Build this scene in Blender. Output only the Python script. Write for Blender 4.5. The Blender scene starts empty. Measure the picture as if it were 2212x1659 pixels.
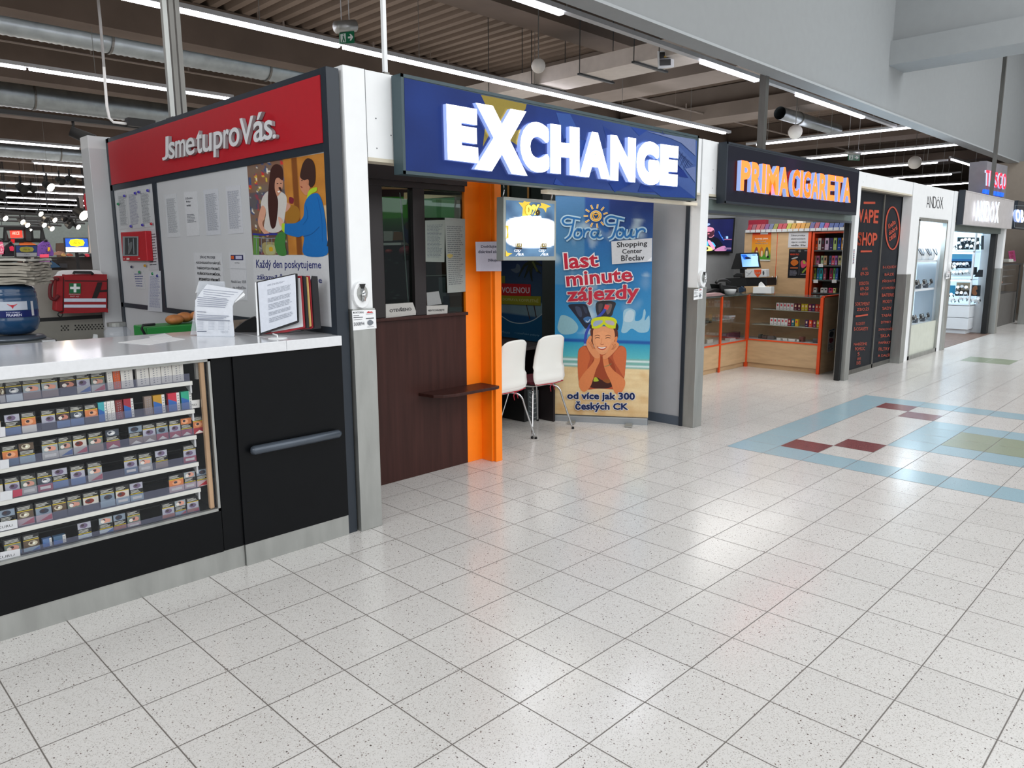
import bpy, math, random
from mathutils import Vector, noise
random.seed(7)
C = bpy.context.scene.collection
D = bpy.data

# ---------------------------------------------------------------- camera model
F, PIT, AZ, ROL, H = 1603.1, .17179, .77820, -.00369, 1.6
def _axes():
    fw = Vector((math.cos(AZ)*math.cos(PIT), math.sin(AZ)*math.cos(PIT), -math.sin(PIT)))
    rt = Vector((math.sin(AZ), -math.cos(AZ), 0)); up = rt.cross(fw)
    c, s = math.cos(ROL), math.sin(ROL)
    return fw, rt*c+up*s, up*c-rt*s
FW, RT, UP = _axes()
CAM = Vector((0, 0, H))
def ray(u, v): return FW*F + RT*(u-1106) - UP*(v-829.5)
class Plane:
    """a real plane of the place; hit() measures where a sight line meets it"""
    def __init__(s, p, n):
        s.p = Vector(p); s.n = Vector(n).normalized()
        if s.n.dot(CAM-s.p) < 0: s.n = -s.n
    def hit(s, u, v, off=0):
        d = ray(u, v); q = s.p + s.n*off
        return CAM + d*((q-CAM).dot(s.n)/d.dot(s.n))
def PX(x): return Plane((x, 0, 0), (1, 0, 0))
def PY(y): return Plane((0, y, 0), (0, 1, 0))
def PZ(z): return Plane((0, 0, z), (0, 0, 1))
def hx(u, v, x): return PX(x).hit(u, v)
def hy(u, v, y): return PY(y).hit(u, v)
def hz(u, v, z): return PZ(z).hit(u, v)
def at_depth(u, v, d): return CAM + ray(u, v)*(d/F)

# ---------------------------------------------------------------- colour / materials
def lin(c):
    return c/12.92 if c <= .04045 else ((c+.055)/1.055)**2.4
def S(h, k=1.0):
    if isinstance(h, tuple): return h
    h = h.lstrip('#'); return tuple(lin(int(h[i:i+2], 16)/255)*k for i in (0, 2, 4))
def _m(name):
    m = D.materials.new(name); m.use_nodes = True
    nt = m.node_tree; b = nt.nodes['Principled BSDF']; return m, nt, b
def mat(name, col, rough=.5, metal=0, var=.06, scale=8, bump=0, emit=0, ecol=None, alpha=1, trans=0, spec=.5, stretch=None, coat=0):
    m, nt, b = _m(name); c = S(col)
    b.inputs['Roughness'].default_value = rough; b.inputs['Metallic'].default_value = metal
    b.inputs['Specular IOR Level'].default_value = spec
    b.inputs['Base Color'].default_value = (*c, 1)
    if coat: b.inputs['Coat Weight'].default_value = coat; b.inputs['Coat Roughness'].default_value = .08
    if var or bump:
        tc = nt.nodes.new('ShaderNodeTexCoord'); mp = nt.nodes.new('ShaderNodeMapping')
        nz = nt.nodes.new('ShaderNodeTexNoise'); nz.inputs['Scale'].default_value = scale; nz.inputs['Detail'].default_value = 6
        if stretch: mp.inputs['Scale'].default_value = stretch
        nt.links.new(tc.outputs['Object'], mp.inputs[0]); nt.links.new(mp.outputs[0], nz.inputs['Vector'])
        cr = nt.nodes.new('ShaderNodeMapRange'); cr.inputs['From Min'].default_value = .3; cr.inputs['From Max'].default_value = .7
        cr.inputs['To Min'].default_value = 1-var; cr.inputs['To Max'].default_value = 1+var
        nt.links.new(nz.outputs[0], cr.inputs[0])
        vm = nt.nodes.new('ShaderNodeVectorMath'); vm.operation = 'SCALE'; vm.inputs[0].default_value = c
        nt.links.new(cr.outputs[0], vm.inputs['Scale']); nt.links.new(vm.outputs[0], b.inputs['Base Color'])
        if bump:
            bp = nt.nodes.new('ShaderNodeBump'); bp.inputs['Strength'].default_value = bump; bp.inputs['Distance'].default_value = .01
            nt.links.new(nz.outputs[0], bp.inputs['Height']); nt.links.new(bp.outputs[0], b.inputs['Normal'])
    if emit:
        b.inputs['Emission Color'].default_value = (*(S(ecol) if ecol else c), 1); b.inputs['Emission Strength'].default_value = emit
    if alpha < 1: b.inputs['Alpha'].default_value = alpha
    if trans: b.inputs['Transmission Weight'].default_value = trans; b.inputs['IOR'].default_value = 1.45
    return m
def printmat(name, rough=.45, emit=0, k=1.0, spec=.4):
    m, nt, b = _m(name)
    a = nt.nodes.new('ShaderNodeAttribute'); a.attribute_name = 'Col'
    nz = nt.nodes.new('ShaderNodeTexNoise'); nz.inputs['Scale'].default_value = 60
    tc = nt.nodes.new('ShaderNodeTexCoord'); nt.links.new(tc.outputs['Object'], nz.inputs['Vector'])
    mr = nt.nodes.new('ShaderNodeMapRange'); mr.inputs['To Min'].default_value = .93*k; mr.inputs['To Max'].default_value = 1.07*k
    nt.links.new(nz.outputs[0], mr.inputs[0])
    vm = nt.nodes.new('ShaderNodeVectorMath'); vm.operation = 'SCALE'
    nt.links.new(a.outputs['Color'], vm.inputs[0]); nt.links.new(mr.outputs[0], vm.inputs['Scale'])
    nt.links.new(vm.outputs[0], b.inputs['Base Color'])
    b.inputs['Roughness'].default_value = rough; b.inputs['Specular IOR Level'].default_value = spec
    if emit:
        nt.links.new(vm.outputs[0], b.inputs['Emission Color']); b.inputs['Emission Strength'].default_value = emit
    return m
def glassmat(name, tint='FFFFFF', mix=.12, rough=.02, k=.6):
    """thin pane: mostly see-through, with a mirror share"""
    m = D.materials.new(name); m.use_nodes = True; nt = m.node_tree; nt.nodes.clear()
    o = nt.nodes.new('ShaderNodeOutputMaterial'); mx = nt.nodes.new('ShaderNodeMixShader')
    t = nt.nodes.new('ShaderNodeBsdfTransparent'); g = nt.nodes.new('ShaderNodeBsdfGlossy')
    t.inputs[0].default_value = (*S(tint), 1); g.inputs['Roughness'].default_value = rough
    g.inputs[0].default_value = (.9, .95, 1, 1)
    fr = nt.nodes.new('ShaderNodeFresnel'); fr.inputs[0].default_value = 1.45
    ad = nt.nodes.new('ShaderNodeMath'); ad.operation = 'MULTIPLY_ADD'; ad.inputs[1].default_value = k; ad.inputs[2].default_value = mix*.3
    nt.links.new(fr.outputs[0], ad.inputs[0]); nt.links.new(ad.outputs[0], mx.inputs[0])
    nt.links.new(t.outputs[0], mx.inputs[1]); nt.links.new(g.outputs[0], mx.inputs[2]); nt.links.new(mx.outputs[0], o.inputs[0])
    return m
M = {}
M['white'] = mat('white_panel', 'E8EAEB', .45, var=.02)
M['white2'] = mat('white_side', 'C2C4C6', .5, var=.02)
M['gap'] = mat('joint_dark', '55585C', .6)
M['steel'] = mat('brushed_steel', 'A9ABA8', .42, .75, var=.10, scale=5, stretch=(3, 3, .6))
M['steeld'] = mat('steel_dark', '74736F', .42, .75, var=.12, scale=5, stretch=(3, 3, .6))
M['anth'] = mat('anthracite_frame', '1E2731', .4, var=.04)
M['red'] = mat('red_panel', 'AD1020', .5, var=.03, scale=20)
M['letter'] = mat('foam_letter', 'D2D3D6', .6, var=.02)
M['board'] = mat('white_board', 'C3C5C8', .32, var=.03, scale=2)
M['worktop'] = mat('white_worktop', 'D9DBDE', .16, var=.03, scale=60, coat=.4)
M['black'] = mat('black_laminate', '07090C', .38, var=.1, spec=.18)
M['blackm'] = mat('matt_black', '090A0C', .6)
M['handle'] = mat('bar_handle', '4A525C', .3, .3)
M['wenge'] = mat('wenge_wood', '3A211D', .42, spec=.22, var=.22, scale=3, stretch=(9, 9, .5))
M['wenged'] = mat('wenge_frame', '1B1214', .4, var=.1)
M['orange'] = mat('orange_board', 'FF8408', .5, var=.04)
M['maple'] = mat('maple_wood', 'C2A27C', .5, var=.10, scale=4, stretch=(1, 1, 5))
M['orail'] = mat('orange_edge', 'DC4A18', .45)
M['grayw'] = mat('grey_plaster', '8E9092', .7, var=.05)
M['green'] = mat('green_wall', '3E8A20', .7)
M['deck'] = mat('trapezoid_deck', '7C6D60', .75, var=.12, scale=.8)
M['beam'] = mat('concrete_beam', '63564C', .85, var=.16, scale=1.2)
M['beaml'] = mat('concrete_light', '8B8077', .85, var=.12, scale=1.2)
M['bulk'] = mat('bulkhead_paint', '979A9B', .8, var=.02)
M['bulkl'] = mat('bulkhead_trim', 'AEB2B4', .8, var=.02)
M['galv'] = mat('galvanised_duct', '9AA3A6', .34, .85, var=.15, scale=4, bump=.1)
M['tube'] = mat('lit_tube', 'FFFFFF', .5, var=0, emit=14, ecol='F3F2FF')
M['tubeo'] = mat('unlit_rail', 'B4B6B8', .5)
M['spot_on'] = mat('lamp_on', 'FFFFFF', .5, var=0, emit=40, ecol='FFEBD0')
M['globe'] = mat('globe_plastic', 'D8D4CC', .4)
M['chrome'] = mat('chrome', 'C9CCCE', .12, 1, var=0)
M['shell'] = mat('white_shell', 'E8E9E4', .3, var=.01)
M['maroon'] = mat('maroon_cushion', '54101F', .8, var=.15, scale=30)
M['tie'] = mat('red_tie', 'A51D30', .7)
M['darkf'] = mat('dark_frame', '34393A', .5)
M['glass'] = glassmat('pane_glass', mix=.02, k=.22); M['glassc'] = glassmat('clear_pane', mix=0, k=.06)
M['glassd'] = glassmat('pane_glass_dim', 'B8C2BE', .04, k=.3)
M['acryl'] = mat('acrylic_guard', '8488A0', .2, var=0, alpha=.20, spec=.2)
M['clear'] = mat('clear_plastic', 'D8DEE6', .1, var=0, alpha=.3)
M['print'] = printmat('print')
M['gloss'] = printmat('print_gloss', .2)
M['screen'] = printmat('screen_print', .3, emit=1.3, k=.9)
M['lit'] = printmat('backlit_print', .4, emit=4.0)
M['vapeblack'] = mat('vape_black', '1E2127', .5, var=.05, spec=.12)
M['inner'] = printmat('inner_print_glow', .7, emit=.45, k=1.0)  # emission stands in for light on the dark kiosk wall
M['signp'] = printmat('sign_print', .5, emit=.2, k=.5, spec=.2)
M['glow'] = mat('lit_letter', 'FFFFFF', .5, var=0, emit=2.6, ecol='F4F6FF')
M['glowside'] = mat('lit_letter_return', 'A8BCE8', .5, var=0, emit=.45, ecol='9CB8FF')
M['gloworange'] = mat('lit_orange', 'FF7A3A', .5, var=0, emit=1.6, ecol='FF6A22')
M['glowred'] = mat('lit_red', 'F03048', .5, var=0, emit=1.5, ecol='F01838')
M['glowblue'] = mat('lit_blue', '2060F0', .5, var=0, emit=1.5, ecol='1450F0')
M['warmled'] = mat('warm_led_strip', '9A8068', .35, .5, var=.3, scale=3, emit=.10, ecol='FFD2A0')
M['bagred'] = mat('red_nylon', '8E0E18', .7, var=.1, scale=20)
M['bottle'] = mat('blue_bottle', '24466A', .15, var=.1, scale=5, alpha=.93)
M['news'] = mat('newsprint', '9A958A', .9, var=.16, scale=14, bump=.4)
M['crate'] = mat('green_crate', '167A30', .5)
M['bread'] = mat('bread', 'A86A38', .6, var=.25, scale=25)
M['shopwhite'] = mat('display_white_glow', 'D4ECF6', .5, var=.01, emit=.62, ecol='CFEAFF')  # emission put into walls and columns so the display looks brightly lit
M['shelfglow'] = mat('shelf_led', 'FFFFFF', .5, var=0, emit=3.5, ecol='DDF1FF')
M['drawerw'] = mat('drawer_white', 'DDE3E8', .4, var=.01)
M['wfloor'] = mat('wood_floor', '6E5A50', .5, var=.25, scale=3, stretch=(1, 9, 1))
M['beige'] = mat('beige_wall', '9C9286', .8, var=.03)
M['textile'] = printmat('textile', .9)
M['shutter'] = mat('shutter_box', '5F6B68', .5, var=.05)
M['farwall'] = mat('shop_back_wall', 'A9B6AE', .8)

# ---------------------------------------------------------------- mesh builder
ROOTLOC = {}
class MB:
    def __init__(s): s.v = []; s.f = []; s.c = []; s.mi = []; s.col = (.5, .5, .5); s.m = 0
    def color(s, h): s.col = S(h); return s
    def face(s, pts, cols=None):
        b = len(s.v); s.v += [tuple(p) for p in pts]; s.f.append(tuple(range(b, b+len(pts)))); s.c.append(cols or s.col); s.mi.append(s.m)
    def raw(s, vs, fs):
        b = len(s.v); s.v += [tuple(p) for p in vs]
        for f in fs: s.f.append(tuple(i+b for i in f)); s.c.append(s.col); s.mi.append(s.m)
        return s
    def box(s, x0, y0, z0, x1, y1, z1):
        x0, x1 = sorted((x0, x1)); y0, y1 = sorted((y0, y1)); z0, z1 = sorted((z0, z1))
        v = [(x, y, z) for z in (z0, z1) for y in (y0, y1) for x in (x0, x1)]
        return s.raw(v, [(0, 2, 3, 1), (4, 5, 7, 6), (0, 1, 5, 4), (2, 6, 7, 3), (0, 4, 6, 2), (1, 3, 7, 5)])
    def slab(s, pts, d):
        """closed prism: polygon pts pushed along vector d"""
        d = Vector(d); n = len(pts); a = [Vector(p) for p in pts]; b = [p+d for p in a]
        return s.raw(a+b, [tuple(range(n)), tuple(range(2*n-1, n-1, -1))]+[(i, i+n, (i+1) % n+n, (i+1) % n) for i in range(n)])
    def cyl(s, p0, p1, r, r1=None, n=12):
        return s.tube([p0, p1], [r, r if r1 is None else r1], n)
    def tube(s, path, r, n=8):
        P = [Vector(p) for p in path]; k = len(P); R = r if isinstance(r, (list, tuple)) else [r]*k
        vs = []; ref = None
        for i, p in enumerate(P):
            t = (P[min(i+1, k-1)]-P[max(i-1, 0)]).normalized()
            if ref is None: ref = t.orthogonal().normalized()
            a = (ref-t*ref.dot(t)).normalized(); b = t.cross(a); ref = a
            vs += [p+(a*math.cos(2*math.pi*j/n)+b*math.sin(2*math.pi*j/n))*R[i] for j in range(n)]
        fs = [(i*n+j, i*n+(j+1) % n, (i+1)*n+(j+1) % n, (i+1)*n+j) for i in range(k-1) for j in range(n)]
        fs += [tuple(range(n-1, -1, -1)), tuple(range((k-1)*n, k*n))]
        return s.raw(vs, fs)
    def lathe(s, c, prof, n=20):
        vs = []; fs = []; k = len(prof)
        for r, z in prof: vs += [(c[0]+r*math.cos(2*math.pi*j/n), c[1]+r*math.sin(2*math.pi*j/n), c[2]+z) for j in range(n)]
        fs = [(i*n+j, i*n+(j+1) % n, (i+1)*n+(j+1) % n, (i+1)*n+j) for i in range(k-1) for j in range(n)]
        fs += [tuple(range(n-1, -1, -1)), tuple(range((k-1)*n, k*n))]
        return s.raw(vs, fs)
    def ball(s, c, r, n=14, sz=1):
        return s.lathe(c, [(max(.001, r*math.sin(math.pi*i/8)), -r*sz*math.cos(math.pi*i/8)) for i in range(9)], n)
    def build(s, name, m, parent=None, smooth=False, bevel=0, local=False, loc=None):
        if not s.v: return None
        ms = m if isinstance(m, list) else [m]
        if parent is not None: off = Vector((0, 0, 0)) if local else ROOTLOC.get(parent.name, Vector((0, 0, 0)))
        elif local: off = Vector((0, 0, 0))
        elif loc is not None: off = Vector(loc)
        else:
            xs = [p[0] for p in s.v]; ys = [p[1] for p in s.v]; zs = [p[2] for p in s.v]
            off = Vector(((min(xs)+max(xs))/2, (min(ys)+max(ys))/2, min(zs)))
        me = D.meshes.new(name); me.from_pydata([tuple(Vector(p)-off) for p in s.v], [], s.f)
        for x in ms: me.materials.append(M[x] if isinstance(x, str) else x)
        ca = me.color_attributes.new('Col', 'FLOAT_COLOR', 'CORNER'); data = []
        for f, c in zip(s.f, s.c):
            if isinstance(c, list):
                for q in c: data += [*q, 1]
            else: data += [*c, 1]*len(f)
        ca.data.foreach_set('color', data)
        me.polygons.foreach_set('material_index', s.mi)
        if smooth: me.polygons.foreach_set('use_smooth', [True]*len(me.polygons))
        me.update()
        o = D.objects.new(name, me); C.objects.link(o)
        if parent is not None: o.parent = parent; ROOTLOC[o.name] = off
        else:
            o.location = off; ROOTLOC[o.name] = off
        if bevel:
            b = o.modifiers.new('b', 'BEVEL'); b.width = bevel; b.segments = 2; b.limit_method = 'ANGLE'
            w = o.modifiers.new('w', 'WELD'); w.merge_threshold = 1e-5
            o.modifiers.move(1, 0)
        return o
def tag(o, label=None, cat=None, group=None, kind=None):
    if label: o['label'] = label
    if cat: o['category'] = cat
    if group: o['group'] = group
    if kind: o['kind'] = kind
    return o
def thing(name, label, cat, loc=(0, 0, 0), rz=0, group=None):
    o = D.objects.new(name, None); C.objects.link(o); o.location = loc; o.rotation_euler = (0, 0, rz); o.empty_display_size = .1
    ROOTLOC[o.name] = Vector(loc); return tag(o, label, cat, group)
def struct(o): o['kind'] = 'structure'; return o
def copy_tree(o, parent=None):
    c = o.copy(); C.objects.link(c)
    if parent: c.parent = parent
    for ch in [x for x in o.children]:
        d = ch.copy(); C.objects.link(d); d.parent = c
        for g in [x for x in ch.children]:
            e = g.copy(); C.objects.link(e); e.parent = d
    return c

# ---------------------------------------------------------------- lettering and flat artwork
_tc = {}
def tmesh(body, off=0.0, ext=0.0, shear=0.0):
    k = (body, off, ext, shear)
    if k not in _tc:
        c = D.curves.new('t', 'FONT'); c.body = body; c.offset = off; c.extrude = ext; c.shear = shear; c.resolution_u = 5 if len(body) == 1 else 2
        o = D.objects.new('t', c); me = D.meshes.new_from_object(o)
        vs = [tuple(v.co) for v in me.vertices]; fs = [tuple(p.vertices) for p in me.polygons]
        D.objects.remove(o); D.curves.remove(c); D.meshes.remove(me); _tc[k] = (vs, fs)
    return _tc[k]
def tmap(body, quad, off=0.0, ext=0.0, shear=0.0, depth=0.0, n=None, base_off=0.0):
    """lettering stretched into a world-space quad TL,TR,BR,BL (ink box of the letters)"""
    b = tmesh(body, min(base_off, .02) if base_off > .025 else base_off, 0, shear)[0]
    if base_off > .025: e_ = base_off-.02; b = [(min(p[0] for p in b)-e_, min(p[1] for p in b)-e_), (max(p[0] for p in b)+e_, max(p[1] for p in b)+e_)]
    x0, x1 = min(p[0] for p in b), max(p[0] for p in b); y0, y1 = min(p[1] for p in b), max(p[1] for p in b)
    if off > .025 and any(c in body for c in 'áéíÔěGCS'): # bold by shifted copies: safe for accented glyphs
        v0, f0 = tmesh(body, .02, ext, shear); rr = off-.02; vs, fs = list(v0), list(f0)
        for k in range(10):
            dx, dy = rr*math.cos(k*math.pi/5), rr*math.sin(k*math.pi/5); b0 = len(vs)
            vs += [(p[0]+dx, p[1]+dy, p[2]) for p in v0]; fs += [tuple(i+b0 for i in f) for f in f0]
    else: vs, fs = tmesh(body, off, ext, shear)
    TL, TR, BR, BL = [Vector(q) for q in quad]; out = []
    for x, y, z in vs:
        s = (x-x0)/(x1-x0); t = (y-y0)/(y1-y0)
        p = BL*(1-s)*(1-t)+BR*s*(1-t)+TR*s*t+TL*(1-s)*t
        if ext: p = p + n*(depth*(z/ext*.5+.5))
        out.append(p)
    return out, fs
def spline(pts, closed=True, n=5):
    k = len(pts); o = []
    rng = range(k) if closed else range(k-1)
    g = (lambda i: pts[i % k]) if closed else (lambda i: pts[max(0, min(k-1, i))])
    for i in rng:
        a, b, c, d = g(i-1), g(i), g(i+1), g(i+2)
        for j in range(n):
            t = j/n
            o.append(tuple(.5*((2*b[q])+(-a[q]+c[q])*t+(2*a[q]-5*b[q]+4*c[q]-d[q])*t*t+(-a[q]+3*b[q]-3*c[q]+d[q])*t**3) for q in (0, 1)))
    if not closed: o.append(tuple(pts[-1]))
    return o
class Art(MB):
    """printed artwork lying on a real plane; T maps a close-up's coordinates to the photo's"""
    def __init__(s, plane, T=None, step=.0005):
        super().__init__(); s.pl = plane; s.T = T or (lambda x, y: (x, y)); s.step = step; s.L = 0
    def h(s, x, y, L=None): return s.pl.hit(*s.T(x, y), (s.L if L is None else L)*s.step)
    def up(s): s.L += 1; return s
    def poly(s, pts, col, L=None): s.L = s.L+1 if L is None else L; s.color(col); s.face([s.h(*p) for p in pts]); return s
    def blob(s, pts, col, n=5): return s.poly(spline(pts, True, n), col)
    def rect(s, x0, y0, x1, y1, col): return s.poly([(x0, y0), (x1, y0), (x1, y1), (x0, y1)], col)
    def grad(s, q, cols):
        s.L += 1; s.face([s.h(*p) for p in q], [S(c) for c in cols]); return s
    def grid(s, q, nx, ny, fn):
        s.L += 1; TL, TR, BR, BL = [s.h(*p) for p in q]
        P = [[(TL*(1-i/nx)+TR*(i/nx))*(1-j/ny)+(BL*(1-i/nx)+BR*(i/nx))*(j/ny) for i in range(nx+1)] for j in range(ny+1)]
        K = [[fn(i/nx, j/ny) for i in range(nx+1)] for j in range(ny+1)]
        for j in range(ny):
            for i in range(nx):
                s.face([P[j][i], P[j+1][i], P[j+1][i+1], P[j][i+1]], [K[j][i], K[j+1][i], K[j+1][i+1], K[j][i+1]])
        return s
    def text(s, body, q, col, off=0.0, shear=0.0, halo=None, hoff=.06):
        if halo:
            s.L += 1; s.color(halo); v, f = tmap(body, [s.h(*p) for p in q], off+hoff, shear=shear, base_off=off); s.raw(v, f)
        s.L += 1; s.color(col); v, f = tmap(body, [s.h(*p) for p in q], off, shear=shear, base_off=off); s.raw(v, f); return s
    def trect(s, body, x0, y0, x1, y1, col, off=0.0, **k): return s.text(body, [(x0, y0), (x1, y0), (x1, y1), (x0, y1)], col, off, **k)
    def stroke(s, pts, w, col, n=5, closed=False):
        P = spline(pts, closed, n); s.L += 1; s.color(col); a = []; b = []
        if closed: P.append(P[0])
        for i, p in enumerate(P):
            q0 = P[max(i-1, 0)]; q1 = P[min(i+1, len(P)-1)]; dx, dy = q1[0]-q0[0], q1[1]-q0[1]; l = math.hypot(dx, dy) or 1
            ww = w(i/(len(P)-1)) if callable(w) else w
            a.append((p[0]-dy/l*ww/2, p[1]+dx/l*ww/2)); b.append((p[0]+dy/l*ww/2, p[1]-dx/l*ww/2))
        for i in range(len(P)-1): s.face([s.h(*a[i]), s.h(*a[i+1]), s.h(*b[i+1]), s.h(*b[i])])
        return s
    def lines(s, q, n, col, th=.4, words=6, seed=1, ragged=.25):
        """rows of tiny print too small to read"""
        r = random.Random(seed); s.L += 1; s.color(col); TL, TR, BR, BL = [s.h(*p) for p in q]
        g = lambda a, b: (TL*(1-a)+TR*a)*(1-b)+(BL*(1-a)+BR*a)*b
        for j in range(n):
            y0 = (j+.5-th/2)/n; y1 = (j+.5+th/2)/n; x = 0; end = 1-r.random()*ragged
            while x < end-.02:
                w = (.4+r.random())/words; e = min(end, x+w)
                s.face([g(x, y0), g(e, y0), g(e, y1), g(x, y1)]); x = e+.18/words
        return s
def crop(x0, y0, k): return lambda x, y: (x0+x/k, y0+y/k)
def notice(name, plane, q, label, cat='notice', base='D8DADD', th=.002, ink='5A5E66', rows=14, group=None, margin=.1, extra=None, m='print', seed=1, parent=None):
    """a sheet of paper on a real plane: q = its corners TL,TR,BR,BL as seen"""
    a = Art(plane, step=.0004); P = [plane.hit(*p) for p in q]; n = plane.n
    a.color(base); a.slab(P, n*th); a.L = th/.0004
    def mix(s_, t_):
        (ax, ay), (bx, by), (cx, cy), (dx, dy) = q
        return ((ax*(1-s_)+bx*s_)*(1-t_)+(dx*(1-s_)+cx*s_)*t_, (ay*(1-s_)+by*s_)*(1-t_)+(dy*(1-s_)+cy*s_)*t_)
    if rows: a.lines([mix(margin, margin), mix(1-margin, margin), mix(1-margin, 1-margin), mix(margin, 1-margin)], rows, ink, seed=seed)
    if extra: a.T = mix; extra(a)
    o = a.build(name, m, parent)
    if parent is None: tag(o, label, cat, group)
    return o
# ================================================================ camera
cd = D.cameras.new('camera'); cam = D.objects.new('camera', cd); C.objects.link(cam)
cd.sensor_width = 36; cd.lens = 36*F/2212; cd.clip_start = .05; cd.clip_end = 300
from mathutils import Matrix
R3 = Matrix((RT, UP, -FW)).transposed(); cam.matrix_world = Matrix.Translation(CAM) @ R3.to_4x4()
bpy.context.scene.camera = cam

# ================================================================ floor
TS, TX, TY = .32146, .4770, 3.3126
def floormat(name, base, spk=.55):
    m, nt, b = _m(name); N = nt.nodes; Lk = nt.links.new
    tc = N.new('ShaderNodeTexCoord'); mp = N.new('ShaderNodeMapping')
    mp.inputs['Location'].default_value = (-TX/TS, -TY/TS, 0); mp.inputs['Scale'].default_value = (1/TS, 1/TS, 1)
    Lk(tc.outputs['Object'], mp.inputs[0]); sx = N.new('ShaderNodeSeparateXYZ'); Lk(mp.outputs[0], sx.inputs[0])
    def mth(op, a, b_=None, c=None):
        n = N.new('ShaderNodeMath'); n.operation = op
        for i, q in enumerate((a, b_, c)):
            if q is None: continue
            if isinstance(q, (int, float)): n.inputs[i].default_value = q
            else: Lk(q, n.inputs[i])
        return n.outputs[0]
    d = []
    for o in (sx.outputs[0], sx.outputs[1]):
        f = mth('FRACT', o); d.append(mth('SUBTRACT', .5, mth('ABSOLUTE', mth('SUBTRACT', f, .5))))
    dm = mth('MINIMUM', d[0], d[1])
    mr = N.new('ShaderNodeMapRange'); mr.inputs['From Min'].default_value = .0045; mr.inputs['From Max'].default_value = .0105; Lk(dm, mr.inputs[0])
    wn = N.new('ShaderNodeTexWhiteNoise'); wn.noise_dimensions = '2D'
    cb = N.new('ShaderNodeCombineXYZ'); Lk(mth('FLOOR', sx.outputs[0]), cb.inputs[0]); Lk(mth('FLOOR', sx.outputs[1]), cb.inputs[1]); Lk(cb.outputs[0], wn.inputs['Vector'])
    tv = mth('MULTIPLY_ADD', wn.outputs[0], .05, .975)
    nz = N.new('ShaderNodeTexNoise'); nz.inputs['Scale'].default_value = 160; nz.inputs['Detail'].default_value = 3; Lk(tc.outputs['Object'], nz.inputs['Vector'])
    nv = mth('MULTIPLY_ADD', nz.outputs[0], .30, .85)
    k = mth('MULTIPLY', tv, nv)
    base_n = N.new('ShaderNodeVectorMath'); base_n.operation = 'SCALE'; base_n.inputs[0].default_value = S(base); Lk(k, base_n.inputs['Scale'])
    def specks(scale, rmin, rvar, share, amt, cols, prev):
        vo = N.new('ShaderNodeTexVoronoi'); vo.inputs['Scale'].default_value = scale; Lk(tc.outputs['Object'], vo.inputs['Vector'])
        sep = N.new('ShaderNodeSeparateColor'); Lk(vo.outputs['Color'], sep.inputs[0])
        dn = N.new('ShaderNodeTexNoise'); dn.inputs['Scale'].default_value = scale*2.2; Lk(tc.outputs['Object'], dn.inputs['Vector'])
        near = mth('LESS_THAN', mth('MULTIPLY_ADD', dn.outputs[0], .34, mth('SUBTRACT', vo.outputs['Distance'], .17)), mth('MULTIPLY_ADD', sep.outputs[1], rvar, rmin))
        sp = mth('MULTIPLY', mth('MULTIPLY', near, mth('LESS_THAN', sep.outputs[0], share)), amt*spk)
        ramp = N.new('ShaderNodeValToRGB'); Lk(sep.outputs[2], ramp.inputs[0]); e = ramp.color_ramp.elements
        e[0].color = (*S(cols[0]), 1); e[1].color = (*S(cols[-1]), 1)
        if len(cols) > 2: x = ramp.color_ramp.elements.new(.4); x.color = (*S(cols[1]), 1)
        mx = N.new('ShaderNodeMix'); mx.data_type = 'RGBA'; Lk(sp, mx.inputs[0]); Lk(prev, mx.inputs[6]); Lk(ramp.outputs[0], mx.inputs[7]); return mx.outputs[2]
    k1 = specks(185, .16, .32, .72, .6, ('8E8A84', 'A8A098'), base_n.outputs[0])
    k2 = specks(105, .08, .28, .22, 1.0, ('4E4844', '7A5A50', '8A847E'), k1)
    mg = N.new('ShaderNodeMix'); mg.data_type = 'RGBA'; Lk(mr.outputs[0], mg.inputs[0]); mg.inputs[6].default_value = (*S('6C6661'), 1); Lk(k2, mg.inputs[7])
    Lk(mg.outputs[2], b.inputs['Base Color'])
    rr = mth('MULTIPLY_ADD', mr.outputs[0], -.36, .55); Lk(rr, b.inputs['Roughness'])
    b.inputs['Specular IOR Level'].default_value = .5
    return m
M['floor'] = floormat('terrazzo_tiles', 'D2CFCB', 1.0); M['fblue'] = floormat('terrazzo_blue', '9DB9C4', .3)
M['fred'] = floormat('terrazzo_red', '7E4648', .35); M['fgreen'] = floormat('terrazzo_olive', '98A28C', .35)
fl = MB(); fl.face([(-14, -14, 0), (75, -14, 0), (75, 90, 0), (-14, 90, 0)])
def tiles(i0, j0, i1, j1, mi, z):
    fl.m = mi; x0, x1 = TX+i0*TS, TX+i1*TS; y0, y1 = TY+j0*TS, TY+j1*TS; fl.face([(x0, y0, z), (x1, y0, z), (x1, y1, z), (x0, y1, z)])
Z = .0004
tiles(16, -2, 26, -1, 1, Z); tiles(16, -12, 17, -2, 1, Z); tiles(25, -12, 26, -2, 1, Z); tiles(17, -12, 25, -11, 1, Z)
tiles(19, -9, 23, -4, 1, Z); tiles(20, -8, 22, -5, 3, 2*Z)
for i, j in ((17, -3), (18, -4), (24, -3), (23, -4), (17, -10), (18, -9), (24, -10), (23, -9)): tiles(i, j, i+1, j+1, 2, Z)
tiles(38, -3, 40, -1, 3, Z)
struct(fl.build('floor', ['floor', 'fblue', 'fred', 'fgreen'], loc=(0, 0, 0)))

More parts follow.
